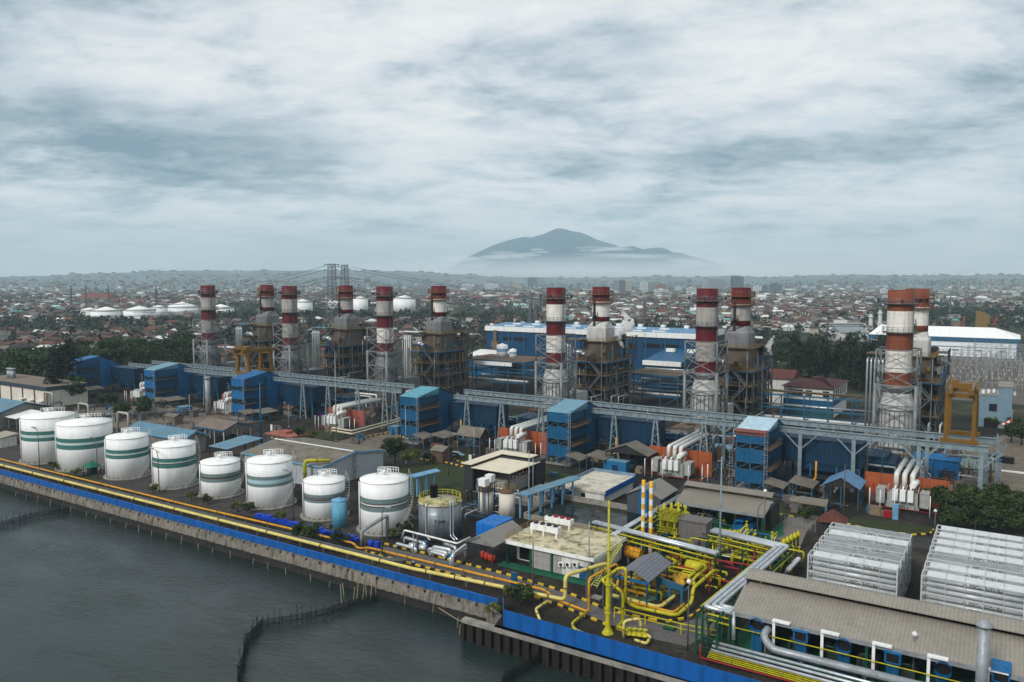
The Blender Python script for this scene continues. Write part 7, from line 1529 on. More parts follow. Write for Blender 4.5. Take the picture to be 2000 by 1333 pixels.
# small yard clutter
for (px,py,w,d,h,mat,lab) in ((1733,1012,1.6,1.0,1.4,REDP,'red fire cabinet by the grass strip'),(1748,1016,1.1,1.0,3.2,BLUEPALE,'pale blue upright cabinet by the grass strip'),(1003,1148,1.0,.4,2.4,BLUE,'blue notice stand by the pump house bay'),(918,905,.9,.2,2.2,WHITE,'white sign board on the lawn by the road'),(530,842,.9,.2,2.0,WHITE,'white sign board beside the terracotta pad'),(1612,1000,.2,1.2,1.6,WHITE,'white sign on the mesh fence'),(1978,924,5.0,.8,.3,WHITE,'white plank lying in the near yard'),(1305,1232,1.6,1.2,.3,GREENP,'green hatch lid beside the gravel road'),(640,1033,1.2,1.2,.8,CONCD,'brown concrete block by the small blue tank'),(1955,905,6,1.8,1.6,BLACK,'black tank trailer in the near yard'),(1163,1172,1.6,1.2,.25,CONC,'concrete slab lid near the orange riser'),(1480,1115,.3,.3,2.2,REDP,'red hydrant post under the silver rack')):
    q = G(px,py,0); b = MB(); b.box(q.x-w/2,q.y,.05,q.x+w/2,q.y+d,h); b.box(q.x-w/2-.06,q.y-.06,h,q.x+w/2+.06,q.y+d+.06,h+.06); tag(b.build({REDP:'fire_cabinet',BLUEPALE:'cabinet',BLUE:'notice_stand',WHITE:'sign_board',GREENP:'hatch',CONCD:'concrete_block',BLACK:'tank_trailer',CONC:'slab_lid'}[mat],mat,None,q),lab,'yard fitting')
fb = MB(); A, C = G(1524,1022,0), G(1592,1040,0)
for k in range(9): q = A.lerp(C,k/8); fb.beam(q,q+Vector((0,0,2.2)),.08)
for k in range(8): fb.beam(A+Vector((0,0,.2+k*.27)),C+Vector((0,0,.2+k*.27)),.035)
solo('mesh_fence', fb, GALV, 'galvanised mesh fence at the container yard gate', 'fence')
# two parked cars
def car(px, py, rz, col, lab):
    q = G(px,py,0); t = thing('parked_car', lab, 'car', q); t.rotation_euler = (0,0,rz); o = ORG[t.name]; ORG[t.name] = Vector((0,0,0))
    b = MB(); b.ext([(-2.1,-.85,.35),(2.1,-.85,.35),(2.15,-.85,.75),(1.2,-.85,.92),(-1.9,-.85,.95),(-2.12,-.85,.8)],(0,1.7,0)); b.ext([(-1.8,-.78,.95),(1.1,-.78,.92),(.4,-.7,1.45),(-1.4,-.7,1.45)],(0,1.5,0)); b.build('body', col, t)
    b = MB(); b.ext([(-1.6,-.8,1.0),(.85,-.8,.98),(.35,-.74,1.4),(-1.35,-.74,1.4)],(0,1.56,0)); b.build('window', GLASS, t)
    for x in (-1.3,1.35):
        for y in (-.86,.7): b = MB(); b.tube([(x,y,.33),(x,y+.18,.33)],.33,12); b.build('wheel', BLACK, t)
car(892,893,R(10),M('car_pale_blue',(150,176,190),.3,.2),'pale blue car parked by the canopies of the teal-roofed intake house'); car(462,856,R(5),M('car_dark',(50,52,56),.3,.2),'dark car parked beneath the brown tiled carport')
# ------------------------------------------------------------------ trees
def leafmat(name, a, b_):
    m = bpy.data.materials.new(name); m.use_nodes = True; t = m.node_tree; p = t.nodes['Principled BSDF']; p.inputs['Roughness'].default_value = .7; p.inputs['Specular IOR Level'].default_value = .2
    g = t.nodes.new('ShaderNodeNewGeometry'); n = t.nodes.new('ShaderNodeTexNoise'); n.inputs['Scale'].default_value = .45; n.inputs['Detail'].default_value = 4; t.links.new(g.outputs['Position'], n.inputs['Vector'])
    r = t.nodes.new('ShaderNodeValToRGB'); t.links.new(n.outputs['Fac'], r.inputs[0]); e = r.color_ramp.elements; e[0].position = .35; e[1].position = .68; e[0].color = (*lin(a),1); e[1].color = (*lin(b_),1)
    oi = t.nodes.new('ShaderNodeObjectInfo'); hs = t.nodes.new('ShaderNodeHueSaturation'); q = t.nodes.new('ShaderNodeMapRange'); t.links.new(oi.outputs['Random'], q.inputs[0]); q.inputs[3].default_value = .75; q.inputs[4].default_value = 1.2
    t.links.new(q.outputs[0], hs.inputs['Value']); t.links.new(r.outputs[0], hs.inputs['Color']); t.links.new(hs.outputs[0], p.inputs['Base Color'])
    return m
LEAF = leafmat('broad_leaves', (28,42,22), (66,82,42)); LEAFD = leafmat('casuarina_needles', (22,32,24), (46,56,40)); LEAFL = leafmat('light_leaves', (44,60,24), (96,104,48)); BARK = M('bark', (70,60,50), .9, var=.3)
def leaf(b, c, s, rnd, flat=.5):
    n = Vector((rnd.gauss(0,1), rnd.gauss(0,1), rnd.gauss(0,1)+flat)).normalized(); a = n.orthogonal().normalized(); a.rotate(Matrix.Rotation(rnd.uniform(0,6.28),3,n)); d = n.cross(a)
    a *= s*rnd.uniform(.6,1.1); d *= s*rnd.uniform(.4,.8); b.face([c-a,c-d*.9,c+a,c+d])
def make_tree(kind, seed, H, W, mat, ls, nc, nl, tall=False, keep=True):
    rnd = random.Random(seed); t = thing(kind, 'x', 'tree', (0,0,0)); b = MB(); tr = MB()
    tr.tube([(0,0,-.2),(.1,.05,H*.3),(.15,-.1,H*.75 if tall else H*.5)], [H*.035,H*.028,H*.012], 7)
    for k in range(nc):
        if tall:
            z = H*(.18+.8*(k/nc)); w = W*(1-.72*abs((z/H)-.35)/.65)*.6; c = Vector((rnd.gauss(0,w*.5), rnd.gauss(0,w*.5), z)); cr = W*.24
        else:
            a = rnd.uniform(0,6.28); rr = W*.5*math.sqrt(rnd.random())*.8; c = Vector((rr*math.cos(a), rr*math.sin(a), H*(.42+.5*rnd.random()*(1-(rr/(W*.55))**2*.5)))); cr = W*rnd.uniform(.13,.21)
            if k % 2 == 0: tr.tube([(.1,.05,H*.3),(c.x*.5,c.y*.5,H*.3+(c.z-H*.3)*.6),c], [H*.018,H*.012,H*.005], 5)
        for _ in range(nl):
            d = Vector((rnd.gauss(0,1), rnd.gauss(0,1), rnd.gauss(0,1))).normalized()*cr*rnd.uniform(.45,1.08); d.z *= (1.5 if tall else .72); leaf(b, c+d, ls, rnd, .1 if tall else .7)
    b.build('crown', mat, t); tr.build('trunk', BARK, t); return t
TP = {'b1':make_tree('broadleaf_tree',1,8,8,LEAF,.42,16,90), 'b2':make_tree('broadleaf_tree',2,9,10,LEAF,.45,20,85), 'b3':make_tree('broadleaf_tree',3,7,8.5,LEAFL,.42,15,85), 'c1':make_tree('casuarina_tree',4,16,7,LEAFD,.5,26,60,True), 'c2':make_tree('casuarina_tree',5,18,8,LEAFD,.52,30,60,True), 's1':make_tree('shrub',6,2.6,3.2,LEAF,.24,9,70), 's2':make_tree('shrub',7,1.8,2.4,LEAFL,.2,8,60)}
_first = {}
def plant(k, p, sc, label, group, rz=None):
    rz = random.uniform(0,6.28) if rz is None else rz; s = sc if isinstance(sc,tuple) else (sc*random.uniform(.9,1.1), sc*random.uniform(.9,1.1), sc)
    if k not in _first: _first[k] = 1; o = TP[k]; o.location = p; o.rotation_euler = (0,0,rz); o.scale = s; ORG[o.name] = Vector(p)
    else: o = dup(TP[k], p, rz, sc=s)
    o['label'] = label; o['group'] = group; o['category'] = 'shrub' if k[0] == 's' else 'tree'
    if not group: del o['group']
rnd = random.Random(11)
def in_poly(x, y, P):
    c = False; j = len(P)-1
    for i in range(len(P)):
        if (P[i][1] > y) != (P[j][1] > y) and x < (P[j][0]-P[i][0])*(y-P[i][1])/(P[j][1]-P[i][1])+P[i][0]: c = not c
        j = i
    return c
def grove(poly, n, kinds, sc, label, group, mind=4.0):
    xs = [p[0] for p in poly]; ys = [p[1] for p in poly]; got = []; tries = 0
    while len(got) < n and tries < n*60:
        tries += 1; x, y = rnd.uniform(min(xs),max(xs)), rnd.uniform(min(ys),max(ys))
        if not in_poly(x,y,poly): continue
        q = G(x,y,0)
        if any((q-g).length < mind for g in got): continue
        got.append(q); plant(rnd.choice(kinds), q, rnd.uniform(*sc), label, group)
grove([(1835,1000),(1900,985),(2020,1010),(2020,1065),(1850,1050)], 16, ['b1','b2','b1'], (.58,.86), 'dark leafy tree in the clump between the larger tube container block and the yard', 'trees behind the containers', 3.2)
grove([(1525,735),(1600,728),(1740,735),(1740,775),(1680,770),(1640,745),(1540,750)], 26, ['c1','c2'], (.95,1.25), 'tall dark casuarina in the dense screen behind the maroon-roofed office', 'casuarina screen behind the office', 5)
grove([(20,735),(60,722),(170,705),(240,700),(385,700),(385,728),(250,740),(160,760),(110,770),(40,760)], 44, ['b1','b2','b2'], (1.3,2.1), 'spreading dark tree in the belt beyond the outermost blue intake houses', 'tree belt beyond the intake houses', 9)
grove([(95,765),(150,745),(170,800),(120,800)], 9, ['b1','c1'], (1.0,1.4), 'dark dense tree between the ivory hall and the outermost intake house', 'trees beside the ivory hall', 5)
grove([(195,795),(260,785),(300,815),(240,820)], 9, ['b1','s1'], (.6,1.0), 'bushy tree at the foot of the outermost intake house', 'bushes by the intake house', 4)
for (px,py,k,s,lab) in ((772,905,'b1',.95,'dark leafy tree on the lawn behind the last white tank'),(800,912,'b3',.72,'smaller light green tree beside the dark lawn tree'),(762,893,'b2',.62,'bushy tree at the corner of the workshop'),(585,858,'b1',.5,'bush-like tree by the terracotta pad'),(612,862,'b3',.5,'light bush beyond the terracotta pad'),(590,850,'b3',.45,'small round tree at the edge of the terracotta lawn'),(835,905,'b1',.4,'small tree beside the road kerb'),(1975,865,'b1',.8,'leafy tree in front of the pale blue block'),(1995,870,'b2',.8,'broad tree beside the windsock pole'),(1940,835,'b3',.6,'light tree below the pale blue block window'),(1980,845,'b1',.7,'dark tree behind the windsock pole'),(1445,880,'b3',.35,'yellowish bush below the gantry by the rusty-edged intake house'),(1585,690,'b1',1.2,'tree before the dense city behind the casuarinas')):
    plant(k, G(px,py,0), s, lab, None)
for (px,py,k,s,lab) in ((590,1053,'s1',1.3,'shrub pushing between the orange and cream pipes'),(612,1058,'s1',1.4,'large shrub over the cream pipe'),(664,1068,'s1',1.3,'shrub by the kink in the orange pipe'),(548,1020,'s2',1.2,'reddish low shrub before the tall blue-banded tank'),(405,985,'s1',.9,'shrub at the foot of the low white tank'),(484,1003,'s1',1.0,'shrub at the foot of the tall blue-banded tank'),(463,1000,'s2',1.1,'small shrub near the tall blue-banded tank'),(300,965,'s2',1.2,'small shrub before the red-lined tank'),(375,978,'s2',1.1,'small shrub between two white tanks'),(1015,1182,'s1',1.3,'overgrown shrub beside the end of the low blue fence'),(1000,1176,'s2',1.4,'low weeds on the end of the low blue fence'),(790,1047,'s1',1.1,'shrub between the last white tank and the steel tank'),(770,1052,'s2',1.0,'low shrub at the foot of the last white tank'),(962,1204,'s2',1.0,'weeds on the broken end of the seawall'),(895,900,'s1',.8,'clipped bush by the white sign board'),(1575,1020,'s1',1.2,'bush below the brown pyramid roof'),(105,920,'s2',1.3,'grass clump before the outermost tank'),(150,932,'s2',1.2,'grass clump before the broadest tank'),(1168,895,'s1',.7,'bush beside the bright blue site cabin')):
    plant(k, G(px,py,0), s, lab, None)
# ------------------------------------------------------------------ far white tanks
FT = [(152,200,618,608,'farthest-out white tank of the far tank farm, partly hidden'),(177,240,626,609,'broad white tank in front of the far tank farm'),(239,306,625,608,'broad white tank with pale shell at the middle of the far tank farm'),(292,329,621,602,'white tank behind the broad pair of the far tank farm'),(318,394,619,602,'low wide white tank before the outermost chimney'),(405,458,620,603,'white tank just past the outermost chimney'),(572,611,618,591,'tall white domed tank behind the second pair of chimneys'),(690,719,616,584,'tall white domed tank beside the pylon and boiler stack'),(768,812,613,584,'tall white domed tank beside the third front chimney')]
for (l,r,bt,rim,lab) in FT:
    c, rad, h = tank_geo(l,r,bt,rim); t = thing('oil_tank', lab, 'storage tank', c, 'far white oil tanks'); b = MB(); b.lathe(c, [(rad,0),(rad,h)], 40); b.build('shell', W_TANK, t); b = MB(); b.lathe(c, [(rad+.3,h),(rad*.5,h+rad*.17),(.1,h+rad*.32)], 40); b.build('roof', W_ROOF, t); b = MB(); b.rail([(c.x+rad*math.cos(k*R(15)),c.y+rad*math.sin(k*R(15)),h) for k in range(24)],1.6,9,.3,close=True); b.build('railing', GREYST, t)
# ------------------------------------------------------------------ white warehouse
v = 590.0; a, c = UV(1697,690,v), UV(1990,690,v); zt_ = UV(1840,659,v).z; t = thing('white_warehouse','long white warehouse with blue eave band behind the switchyard','warehouse',((a.x+c.x)/2,v+20,0)); b = MB(); b.box(a.x,v,0,c.x,v+46,zt_); b.build('wall', M('white_cladding',(222,226,228),.6,var=.05,stain=(186,190,194),stf=.3,seam=(12,0,0)), t); b = MB(); b.box(a.x-.6,v-.6,zt_-2.4,c.x+.6,v-.05,zt_+.4); b.box(c.x+.05,v-.05,zt_-2.4,c.x+.6,v+46,zt_+.4); b.build('eave_band', BLUEST, t)
b = MB(); b.box(a.x,v-.3,zt_*.5,c.x,v-.05,zt_*.53); b.box(a.x,v-.3,0,a.x+1,v-.05,zt_); b.box(c.x-1.4,v-.3,0,c.x,v-.05,zt_); b.build('blue_trim', BLUEST, t)
b = MB(); b.face([(a.x-.6,v-.6,zt_+.4),(c.x+.6,v-.6,zt_+.4),(c.x-14,v+23,zt_+6),(a.x+4,v+23,zt_+6)]); b.face([(c.x+.6,v-.6,zt_+.4),(c.x+.6,v+46,zt_+.4),(c.x-14,v+23,zt_+6)]); b.face([(a.x-.6,v-.6,zt_+.4),(a.x+4,v+23,zt_+6),(a.x-.6,v+46,zt_+.4)]); b.face([(c.x+.6,v+46,zt_+.4),(a.x-.6,v+46,zt_+.4),(a.x+4,v+23,zt_+6),(c.x-14,v+23,zt_+6)]); b.build('roof', W_ROOF, t)
n = 12
for k in range(n):
    x = a.x+4+(c.x-a.x-8)*k/n; b = MB(); b.box(x,v-.2,zt_*.80,x+4,v-.04,zt_*.86); b.build('window', GLASS, t)
    if k % 2: b = MB(); b.box(x,v-.2,zt_*.3,x+4,v-.04,zt_*.36); b.build('window', GLASS, t)
# ------------------------------------------------------------------ switchyard
def lattice(b, x, y, w, h, n, z0=0.0, taper=1.0, t=.12):
    def c(k): f = 1-(1-taper)*k/n; z = z0+h*k/n; s = w*f/2; return [(x-s,y-s,z),(x+s,y-s,z),(x+s,y+s,z),(x-s,y+s,z)]
    for k in range(n):
        p, q = c(k), c(k+1)
        for i in range(4): j = (i+1)%4; b.beam(p[i],q[i],t*1.3); b.beam(p[i],q[j],t*.8); b.beam(p[j],q[i],t*.8); b.beam(q[i],q[j],t*.8)
def portal(x0, x1, y, h):
    t = thing('switchyard_gantry','x','gantry',((x0+x1)/2,y,0),'steel lattice gantries of the switchyard'); b = MB(); b.cut(); lattice(b,x0,y,1.1,h,8); b.cut(); lattice(b,x1,y,1.1,h,8); b.build('lattice_column',GALV,t); b = MB()
    k = max(4,int((x1-x0)/1.6))
    for i in range(k):
        u0,u1 = x0+(x1-x0)*i/k, x0+(x1-x0)*(i+1)/k
        for z,y_ in ((h,y-.5),(h,y+.5),(h-1.1,y-.5),(h-1.1,y+.5)): b.beam((u0,y_,z),(u1,y_,z),.14)
        b.beam((u0,y-.5,h-1.1),(u1,y-.5,h),.1); b.beam((u0,y+.5,h),(u1,y-.5,h),.1)
    b.build('lattice_beam',GALV,t); b = MB(); b.beam((x0,y,h),(x0,y,h+3),.15); b.beam((x1,y,h),(x1,y,h+3),.15); b.build('lightning_rod',GALV,t); return t
pt = portal(-7,7,0,11.5); g0 = G(1958,752,0); ks = 0
for row, dx in ((0,0),(1,-18)):
    for k in range(6):
        loc = (g0.x+dx+k*2.2, g0.y+14+k*26, 0)
        if loc[1] > 575: continue
        o = pt if ks == 0 else dup(pt, loc)
        o.location = loc; ks += 1; o['label'] = ['grey lattice gantry in the switchyard row next to the grassy edge','grey lattice gantry in the inner switchyard row','grey lattice gantry in the switchyard row next to the boilers'][row]; ORG[o.name] = Vector(loc)
def breaker():
    t = thing('circuit_breaker','grey insulator post set standing in the gravel switchyard','switchgear',(0,0,0),'insulator sets of the switchyard'); b = MB()
    for k in (-2.5,0,2.5): b.beam((k,0,0),(k,0,2.4),.3)
    b.beam((-3,0,2.4),(3,0,2.4),.3); b.build('stand',GALV,t); b = MB()
    for k in (-2.5,0,2.5): b.tube([(k,0,2.5),(k,0,5.4)],.28,8)
    b.build('insulator',M('porcelain',(0,0,0)),t); return t
bp0 = breaker(); ks = 0
for i in range(9):
    for j in range(6):
        p = G(1852,752,0)+Vector((j*9+i*1.6+rnd.uniform(-1,1), i*20+rnd.uniform(-2,2), 0))
        if p.y > 578: continue
        o = bp0 if ks == 0 else dup(bp0, p); o.location = p; ks += 1; ORG[o.name] = Vector(p)
b = MB(); a = G(1840,765,0); b.sheet([(a.x-12,a.y-25),(a.x+64,a.y-25),(a.x+90,585),(a.x-8,585)],.02); struct('switchyard_gravel', b, M('switchyard_gravel',(96,90,84),.9,var=.25,scale=.15,stain=(60,56,52),stf=.6,fine=.3))
wires = MB()
for row in range(2):
    for o_ in (-6,-3,0,3,6):
        P = [Vector((g0.x-18*row+o_+k*2.2, g0.y+14+k*26, 10.6)) for k in range(6)]
        for p, q in zip(P,P[1:]): wires.tube([p,(p+q)/2-Vector((0,0,1.2)),q],.09,4)
solo('busbar_wire', wires, GREYST, 'sagging wires strung along the switchyard gantries', 'wires')
# ------------------------------------------------------------------ pylons and lines
def pylon(px, py, pt_, w, arms, lab):
    q = G(px,py,0); h = ZAT(px,pt_,q); t = thing('power_pylon', lab, 'pylon', q, 'lattice power pylons'); b = MB(); lattice(b,q.x,q.y,w,h*.45,6,0,.42,.42); lattice(b,q.x,q.y,w*.42,h*.55,12,h*.45,.8,.34); b.build('tower',GREYST,t); b = MB(); d = Vector((RT[0],RT[1],0))
    for f, L_ in arms:
        p = q+Vector((0,0,h*f))
        for s in (-1,1): b.beam(p,p+d*L_*s,.5); b.beam(p+Vector((0,0,-2.4)),p+d*L_*s,.35); b.beam(p+d*L_*s,p+d*L_*s-Vector((0,0,2.6)),.4)
    b.build('cross_arm',GREYST,t); return q, h
qa, ha = pylon(650,646,516,15,((.995,7),(.8,8),(.66,8)),'taller lattice pylon with flat T-shaped head behind the boilers')
qb, hb = pylon(675,642,518,14,((.99,3.5),(.8,7),(.66,7)),'narrower lattice pylon close beside the T-headed one')
b = MB(); d = Vector((RT[0],RT[1],0)); f_ = Vector((FW[0],FW[1],0))
for q, h, s in ((qa,ha,-1),(qb,hb,1)):
    for f in (.97,.8,.66):
        for o_ in (-7,7):
            p = q+d*o_+Vector((0,0,h*f)); e = p+d*s*420+f_*300+Vector((0,0,-26)); pts = [p.lerp(e,i/10)-Vector((0,0,18*4*(i/10)*(1-i/10))) for i in range(11)]; b.tube(pts,.2,4)
solo('power_line', b, GREYST, 'overhead power lines hanging from the two lattice pylons', 'power line')
pylon(1047,640,594,7,((.95,5),(.8,5)),'small grey pylon in the field before the blue hall chimney'); pylon(1036,640,592,7,((.95,4),),'small grey pylon in the field farther from the blue hall chimney'); 
def antenna(px,py,pt_,lab,m=GREYST): q = G(px,py,0); b = MB(); h = ZAT(px,pt_,q); lattice(b,q.x,q.y,2.4,h,14,0,.4,.35); tag(b.build('radio_mast',m,None,q),lab,'mast','thin masts in the city')
for (px,py,pt_,lab) in ((140,606,558,'thin mast short of the far tank farm'),(169,602,559,'thin mast at the red-roofed hall'),(213,600,559,'thin mast at the end of the red-roofed hall'),(306,612,560,'thin mast behind the far tank farm'),(1258,645,586,'thin red mast behind the blue hall'),(1352,612,590,'thin mast beside the deep red chimney'),(1600,604,580,'thin reddish mast in the dense neighbourhood'),(1616,655,622,'thin mast before the arcaded school'),(1855,620,578,'thin mast behind the white warehouse')): antenna(px,py,pt_,lab)
# ------------------------------------------------------------------ landmark buildings in the city
def slab(px0, px1, py, top, col, lab, name='tower_block', depth=.6, win=True, d=None, group='tall blocks on the skyline', cat='tower block'):
    a, c = G(px0,py,0), G(px1,py,0)
    if d: k = d/a.xy.length; a = Vector((a.x*k,a.y*k,0)); c = Vector((c.x*k,c.y*k,0))
    z = ZAT((px0+px1)/2, top, (a+c)/2); t = thing(name, lab, cat, (a+c)/2, group); e = (c-a); n = Vector((-e.y,e.x,0)).normalized(); n = n if n.dot(a) > 0 else -n; w = e.length*depth; b = MB()
    b.ext([a,c,c+n*w,a+n*w],(0,0,z)); b.ext([a+e*.3+n*w*.3,a+e*.6+n*w*.3,a+e*.6+n*w*.6,a+e*.3+n*w*.6],(0,0,z+3)); b.build('wall', col, t)
    if win:
        b = MB(); nf = max(3,int(z/4.2))
        for k in range(nf): zz = z*(k+.3)/nf; b.ext([a-n*.3+e*.04,c-n*.3-e*.04,c-n*.02-e*.04,a-n*.02+e*.04],(0,0,1.5)); b.v[-8:] = [(p[0],p[1],p[2]+zz) for p in b.v[-8:]]
        b.build('window_band', M('hazy_window',(110,118,124),.5), t)
TW = M('tower_white',(196,198,196),.7,var=.08); TG = M('tower_grey',(128,134,138),.7,var=.1); TD = M('tower_dark',(64,72,80),.6,var=.1); TB = M('tower_beige',(168,156,140),.7,var=.1); TR = M('tower_brick',(130,92,80),.7,var=.1)
for args in ((1199,1209,572,548,TG,'grey tower pair partner nearer the steam plume'),(1210,1220,573,548,TD,'dark tower beside the grey pair'),(1221,1234,573,549,TB,'beige tower beside the dark one'),(1251,1266,574,551,TW,'white-faced office tower with dark side'),(1267,1282,574,552,TG,'grey office slab beside the white-faced tower'),(1284,1301,575,556,TR,'brick-coloured block among pale towers'),(1280,1306,580,566,TW,'low white block with vertical dark slots'),(1321,1332,573,561,TW,'small white stepped block on the skyline'),(1343,1360,578,563,TW,'white slab with rows of windows'),(1386,1417,570,546,TG,'broad hazy grey complex on the skyline'),(1430,1452,572,541,TD,'tallest dark glass tower above the boiler stack'),(1473,1488,572,559,TW,'white block beyond the tallest tower'),(1489,1499,572,559,TD,'dark narrow block beside the tallest tower'),(1507,1527,571,555,TD,'dark flat-topped block on the open skyline'),(806,835,582,558,TG,'grey block beside the brown-crowned stack'),(902,926,568,555,TW,'pale wide hotel block on the skyline'),(947,973,568,555,TW,'pale pinkish long block'),(1000,1015,568,555,TB,'small beige block on the skyline'),(1031,1049,565,543,TD,'grey-blue tower on the rising hills'),(1050,1063,564,544,TG,'hazy pale grey tower beside the blue-grey one'),(698,704,570,556,TD,'small dark tower beside the pylons'),(706,724,560,546,TW,'pale tower on the far hill'),(862,880,588,574,TB,'low beige block by the fields'),(1722,1735,578,565,TW,'pale block beside the orange chimney')): slab(*args)
slab(85,132,580,572,TB,'long low beige school block far beyond the oil tanks','long_block',.3,True,None,None,'building'); slab(7,35,580,575,TB,'low cream block at the edge of the city','long_block',.3,True,None,None,'building')
slab(1607,1690,645,632,TW,'long white two-storey arcaded school in the dense neighbourhood','school',.2,True,None,None,'school')
def hall(px0,px1,py,top,rm,lab,rise=6,depth=26):
    a, c = G(px0,py,0), G(px1,py,0); z = max(4,ZAT((px0+px1)/2,top,(a+c)/2)); e = c-a; n = Vector((-e.y,e.x,0)).normalized(); n = n if n.dot(a)>0 else -n; t = thing('city_hall_shed', lab, 'hall', (a+c)/2); b = MB(); b.ext([a,c,c+n*depth,a+n*depth],(0,0,z)); b.build('wall',TW,t); b = MB(); up = Vector((0,0,z)); r = Vector((0,0,z+rise)); b.face([a+up-n,c+up-n,c+r+n*depth*.5,a+r+n*depth*.5]); b.face([c+up+n*depth,a+up+n*depth,a+r+n*depth*.5,c+r+n*depth*.5]); b.face([a+up,a+up+n*depth,a+r+n*depth*.5]); b.face([c+up,c+up+n*depth,c+r+n*depth*.5]); b.build('roof',rm,t)
RED_R = M('red_tile_city',(112,54,46),.8,var=.2,scale=.2)
hall(152,212,590,584,RED_R,'big red-tiled hall with white gable behind the far tank farm',12,50); hall(190,283,594,588,RED_R,'long low red-roofed hall with white wall behind the far tank farm',4,30); hall(915,1010,588,582,RED_R,'long reddish roof beyond the green fields',5,40); hall(1002,1052,602,598,M('mint_roof',(150,180,172),.6),'pale mint roofed hall in the green fields',3,30); hall(1135,1150,620,613,TW,'small white hall behind the red and white chimney',3,14); hall(105,136,632,628,W_ROOF,'small white-roofed hall before the far tank farm',2,14); hall(1640,1696,668,650,TG,'grey two-storey house before the casuarina screen',4,24); hall(365,395,650,640,TW,'white house between the two far-end chimneys',2,14)
hall(445,520,592,588,W_ROOF,'long white roof behind the second chimney pair',3,30); hall(640,690,603,592,W_ROOF,'white roofed sheds between pylons and tanks',3,30)
# minarets
for (px,py,pt_,lab) in ((1700,648,608,'pale minaret with golden dome, farther from the orange chimney'),(1718,646,599,'taller pale minaret with golden dome, close to the orange chimney')):
    q = G(px,py,0); h = ZAT(px,pt_,q); t = thing('minaret',lab,'minaret',q,'twin minarets'); b = MB(); b.lathe(q,[(2.4,0),(2.2,h*.2),(1.9,h*.2),(1.7,h*.68),(2.6,h*.7),(2.6,h*.74),(1.5,h*.75),(1.4,h*.86)],8,0,False); b.build('shaft',TW,t); b = MB(); b.lathe(q,[(1.5,h*.86),(1.8,h*.9),(1.1,h*.96),(.2,h)],12); b.build('dome',M('gold_dome',(120,84,44),.5),t)
# yellow ship ramp and derricks
q = G(1921,652,0); h = ZAT(1921,607,q); b = MB(); e = Vector((RT[0],RT[1],0)); b.ext([q-e*6,q+e*6,q+e*5+Vector((0,0,h*.82)),q-e*5.5+Vector((0,0,h))],(FW[0]*4,FW[1]*4,0)); solo('loading_ramp', b, M('ochre_plate',(128,102,50),.7,var=.12,seam=(0,0,6)), 'tall ochre steel ramp standing upright behind the white warehouse', 'ramp')
for (px,py,tx,ty,lab) in ((1930,652,1947,619,'red derrick boom leaning beside the ochre ramp'),(1878,652,1882,618,'red derrick pair behind the white warehouse roof')):
    q = G(px,py,0); z = ZAT(tx,ty,q); e2 = G(tx,py,0); b = MB()
    for s in (-1.2,1.2): b.beam((q.x+s,q.y,0),(e2.x+s*.3,e2.y,z),.7)
    for k in range(8): f = k/8; p = q.lerp(Vector((e2.x,e2.y,z)),f); b.beam(p-Vector((1.2*(1-f),0,0)),p+Vector((1.2*(1-f),0,0)),.4)
    solo('derrick', b, M('derrick_red',(140,66,48),.6), lab, 'derrick')
q = G(959,602,0); h = ZAT(959,576,q); b = MB(); b.lathe(q,[(3,0),(2.5,h*.72),(14,h*.82),(16,h*.95),(2,h)],18); solo('water_tower', b, TW, 'white T-shaped water tower beyond the green fields', 'water tower')
# ------------------------------------------------------------------ houses, far trees
WALLM = [M('house_cream',(160,152,140),.8,var=.1), M('house_white',(190,190,186),.8,var=.08), M('house_tan',(124,108,94),.8,var=.15)]
ROOFS = [('brown',M('house_roof_brown',(82,58,52),.85,var=.25,scale=.3),'dark brown tiled roof',.30),('red',M('house_roof_red',(106,64,54),.85,var=.2,scale=.3),'reddish tiled roof',.17),('grey',M('house_roof_grey',(104,100,96),.85,var=.2,scale=.3),'grey cement roof',.23),('white',M('house_roof_white',(204,206,204),.6,var=.08),'white sheet roof',.14),('dark',M('house_roof_dark',(58,54,54),.85,var=.25,scale=.3),'blackened roof',.12),('teal',M('house_roof_teal',(92,146,146),.6,var=.15),'pale teal sheet roof',.04)]
def house_mb(w, d, h, rr, hip):
    a = MB(); a.box(-w/2,-d/2,0,w/2,d/2,h); r = MB(); e = .7; X, Y = w/2+e, d/2+e
    if hip == 2: r.face([(-X,-Y,h),(X,-Y,h),(X,Y,h+.9),(-X,Y,h+.9)]); r.face([(-X,-Y,h-.1),(-X,Y,h+.8),(X,Y,h+.8),(X,-Y,h-.1)])
    else:
        i = Y*.8*hip; p, q = (-X+i,0,h+rr), (X-i,0,h+rr); r.face([(-X,-Y,h),(X,-Y,h),q,p]); r.face([(X,Y,h),(-X,Y,h),p,q]); r.face([(X,-Y,h),(X,Y,h),q]); r.face([(-X,Y,h),(-X,-Y,h),p])
    return a, r
HP = []
for i, (nm, mt, ds, w_) in enumerate(ROOFS):
    for j in range(3):
        a, r = house_mb((9,12,8)[j],(7,8,9)[j],(3.2,3.6,6.2)[j],(2.2,2.6,1.8)[j],(0,1,2 if nm in ('white','grey','teal') else 0)[j]); t = thing('house','x','house',(0,0,0)); a.build('wall',WALLM[(i+j)%3],t); r.build('roof',mt,t)
        HP.append([t,False,i])
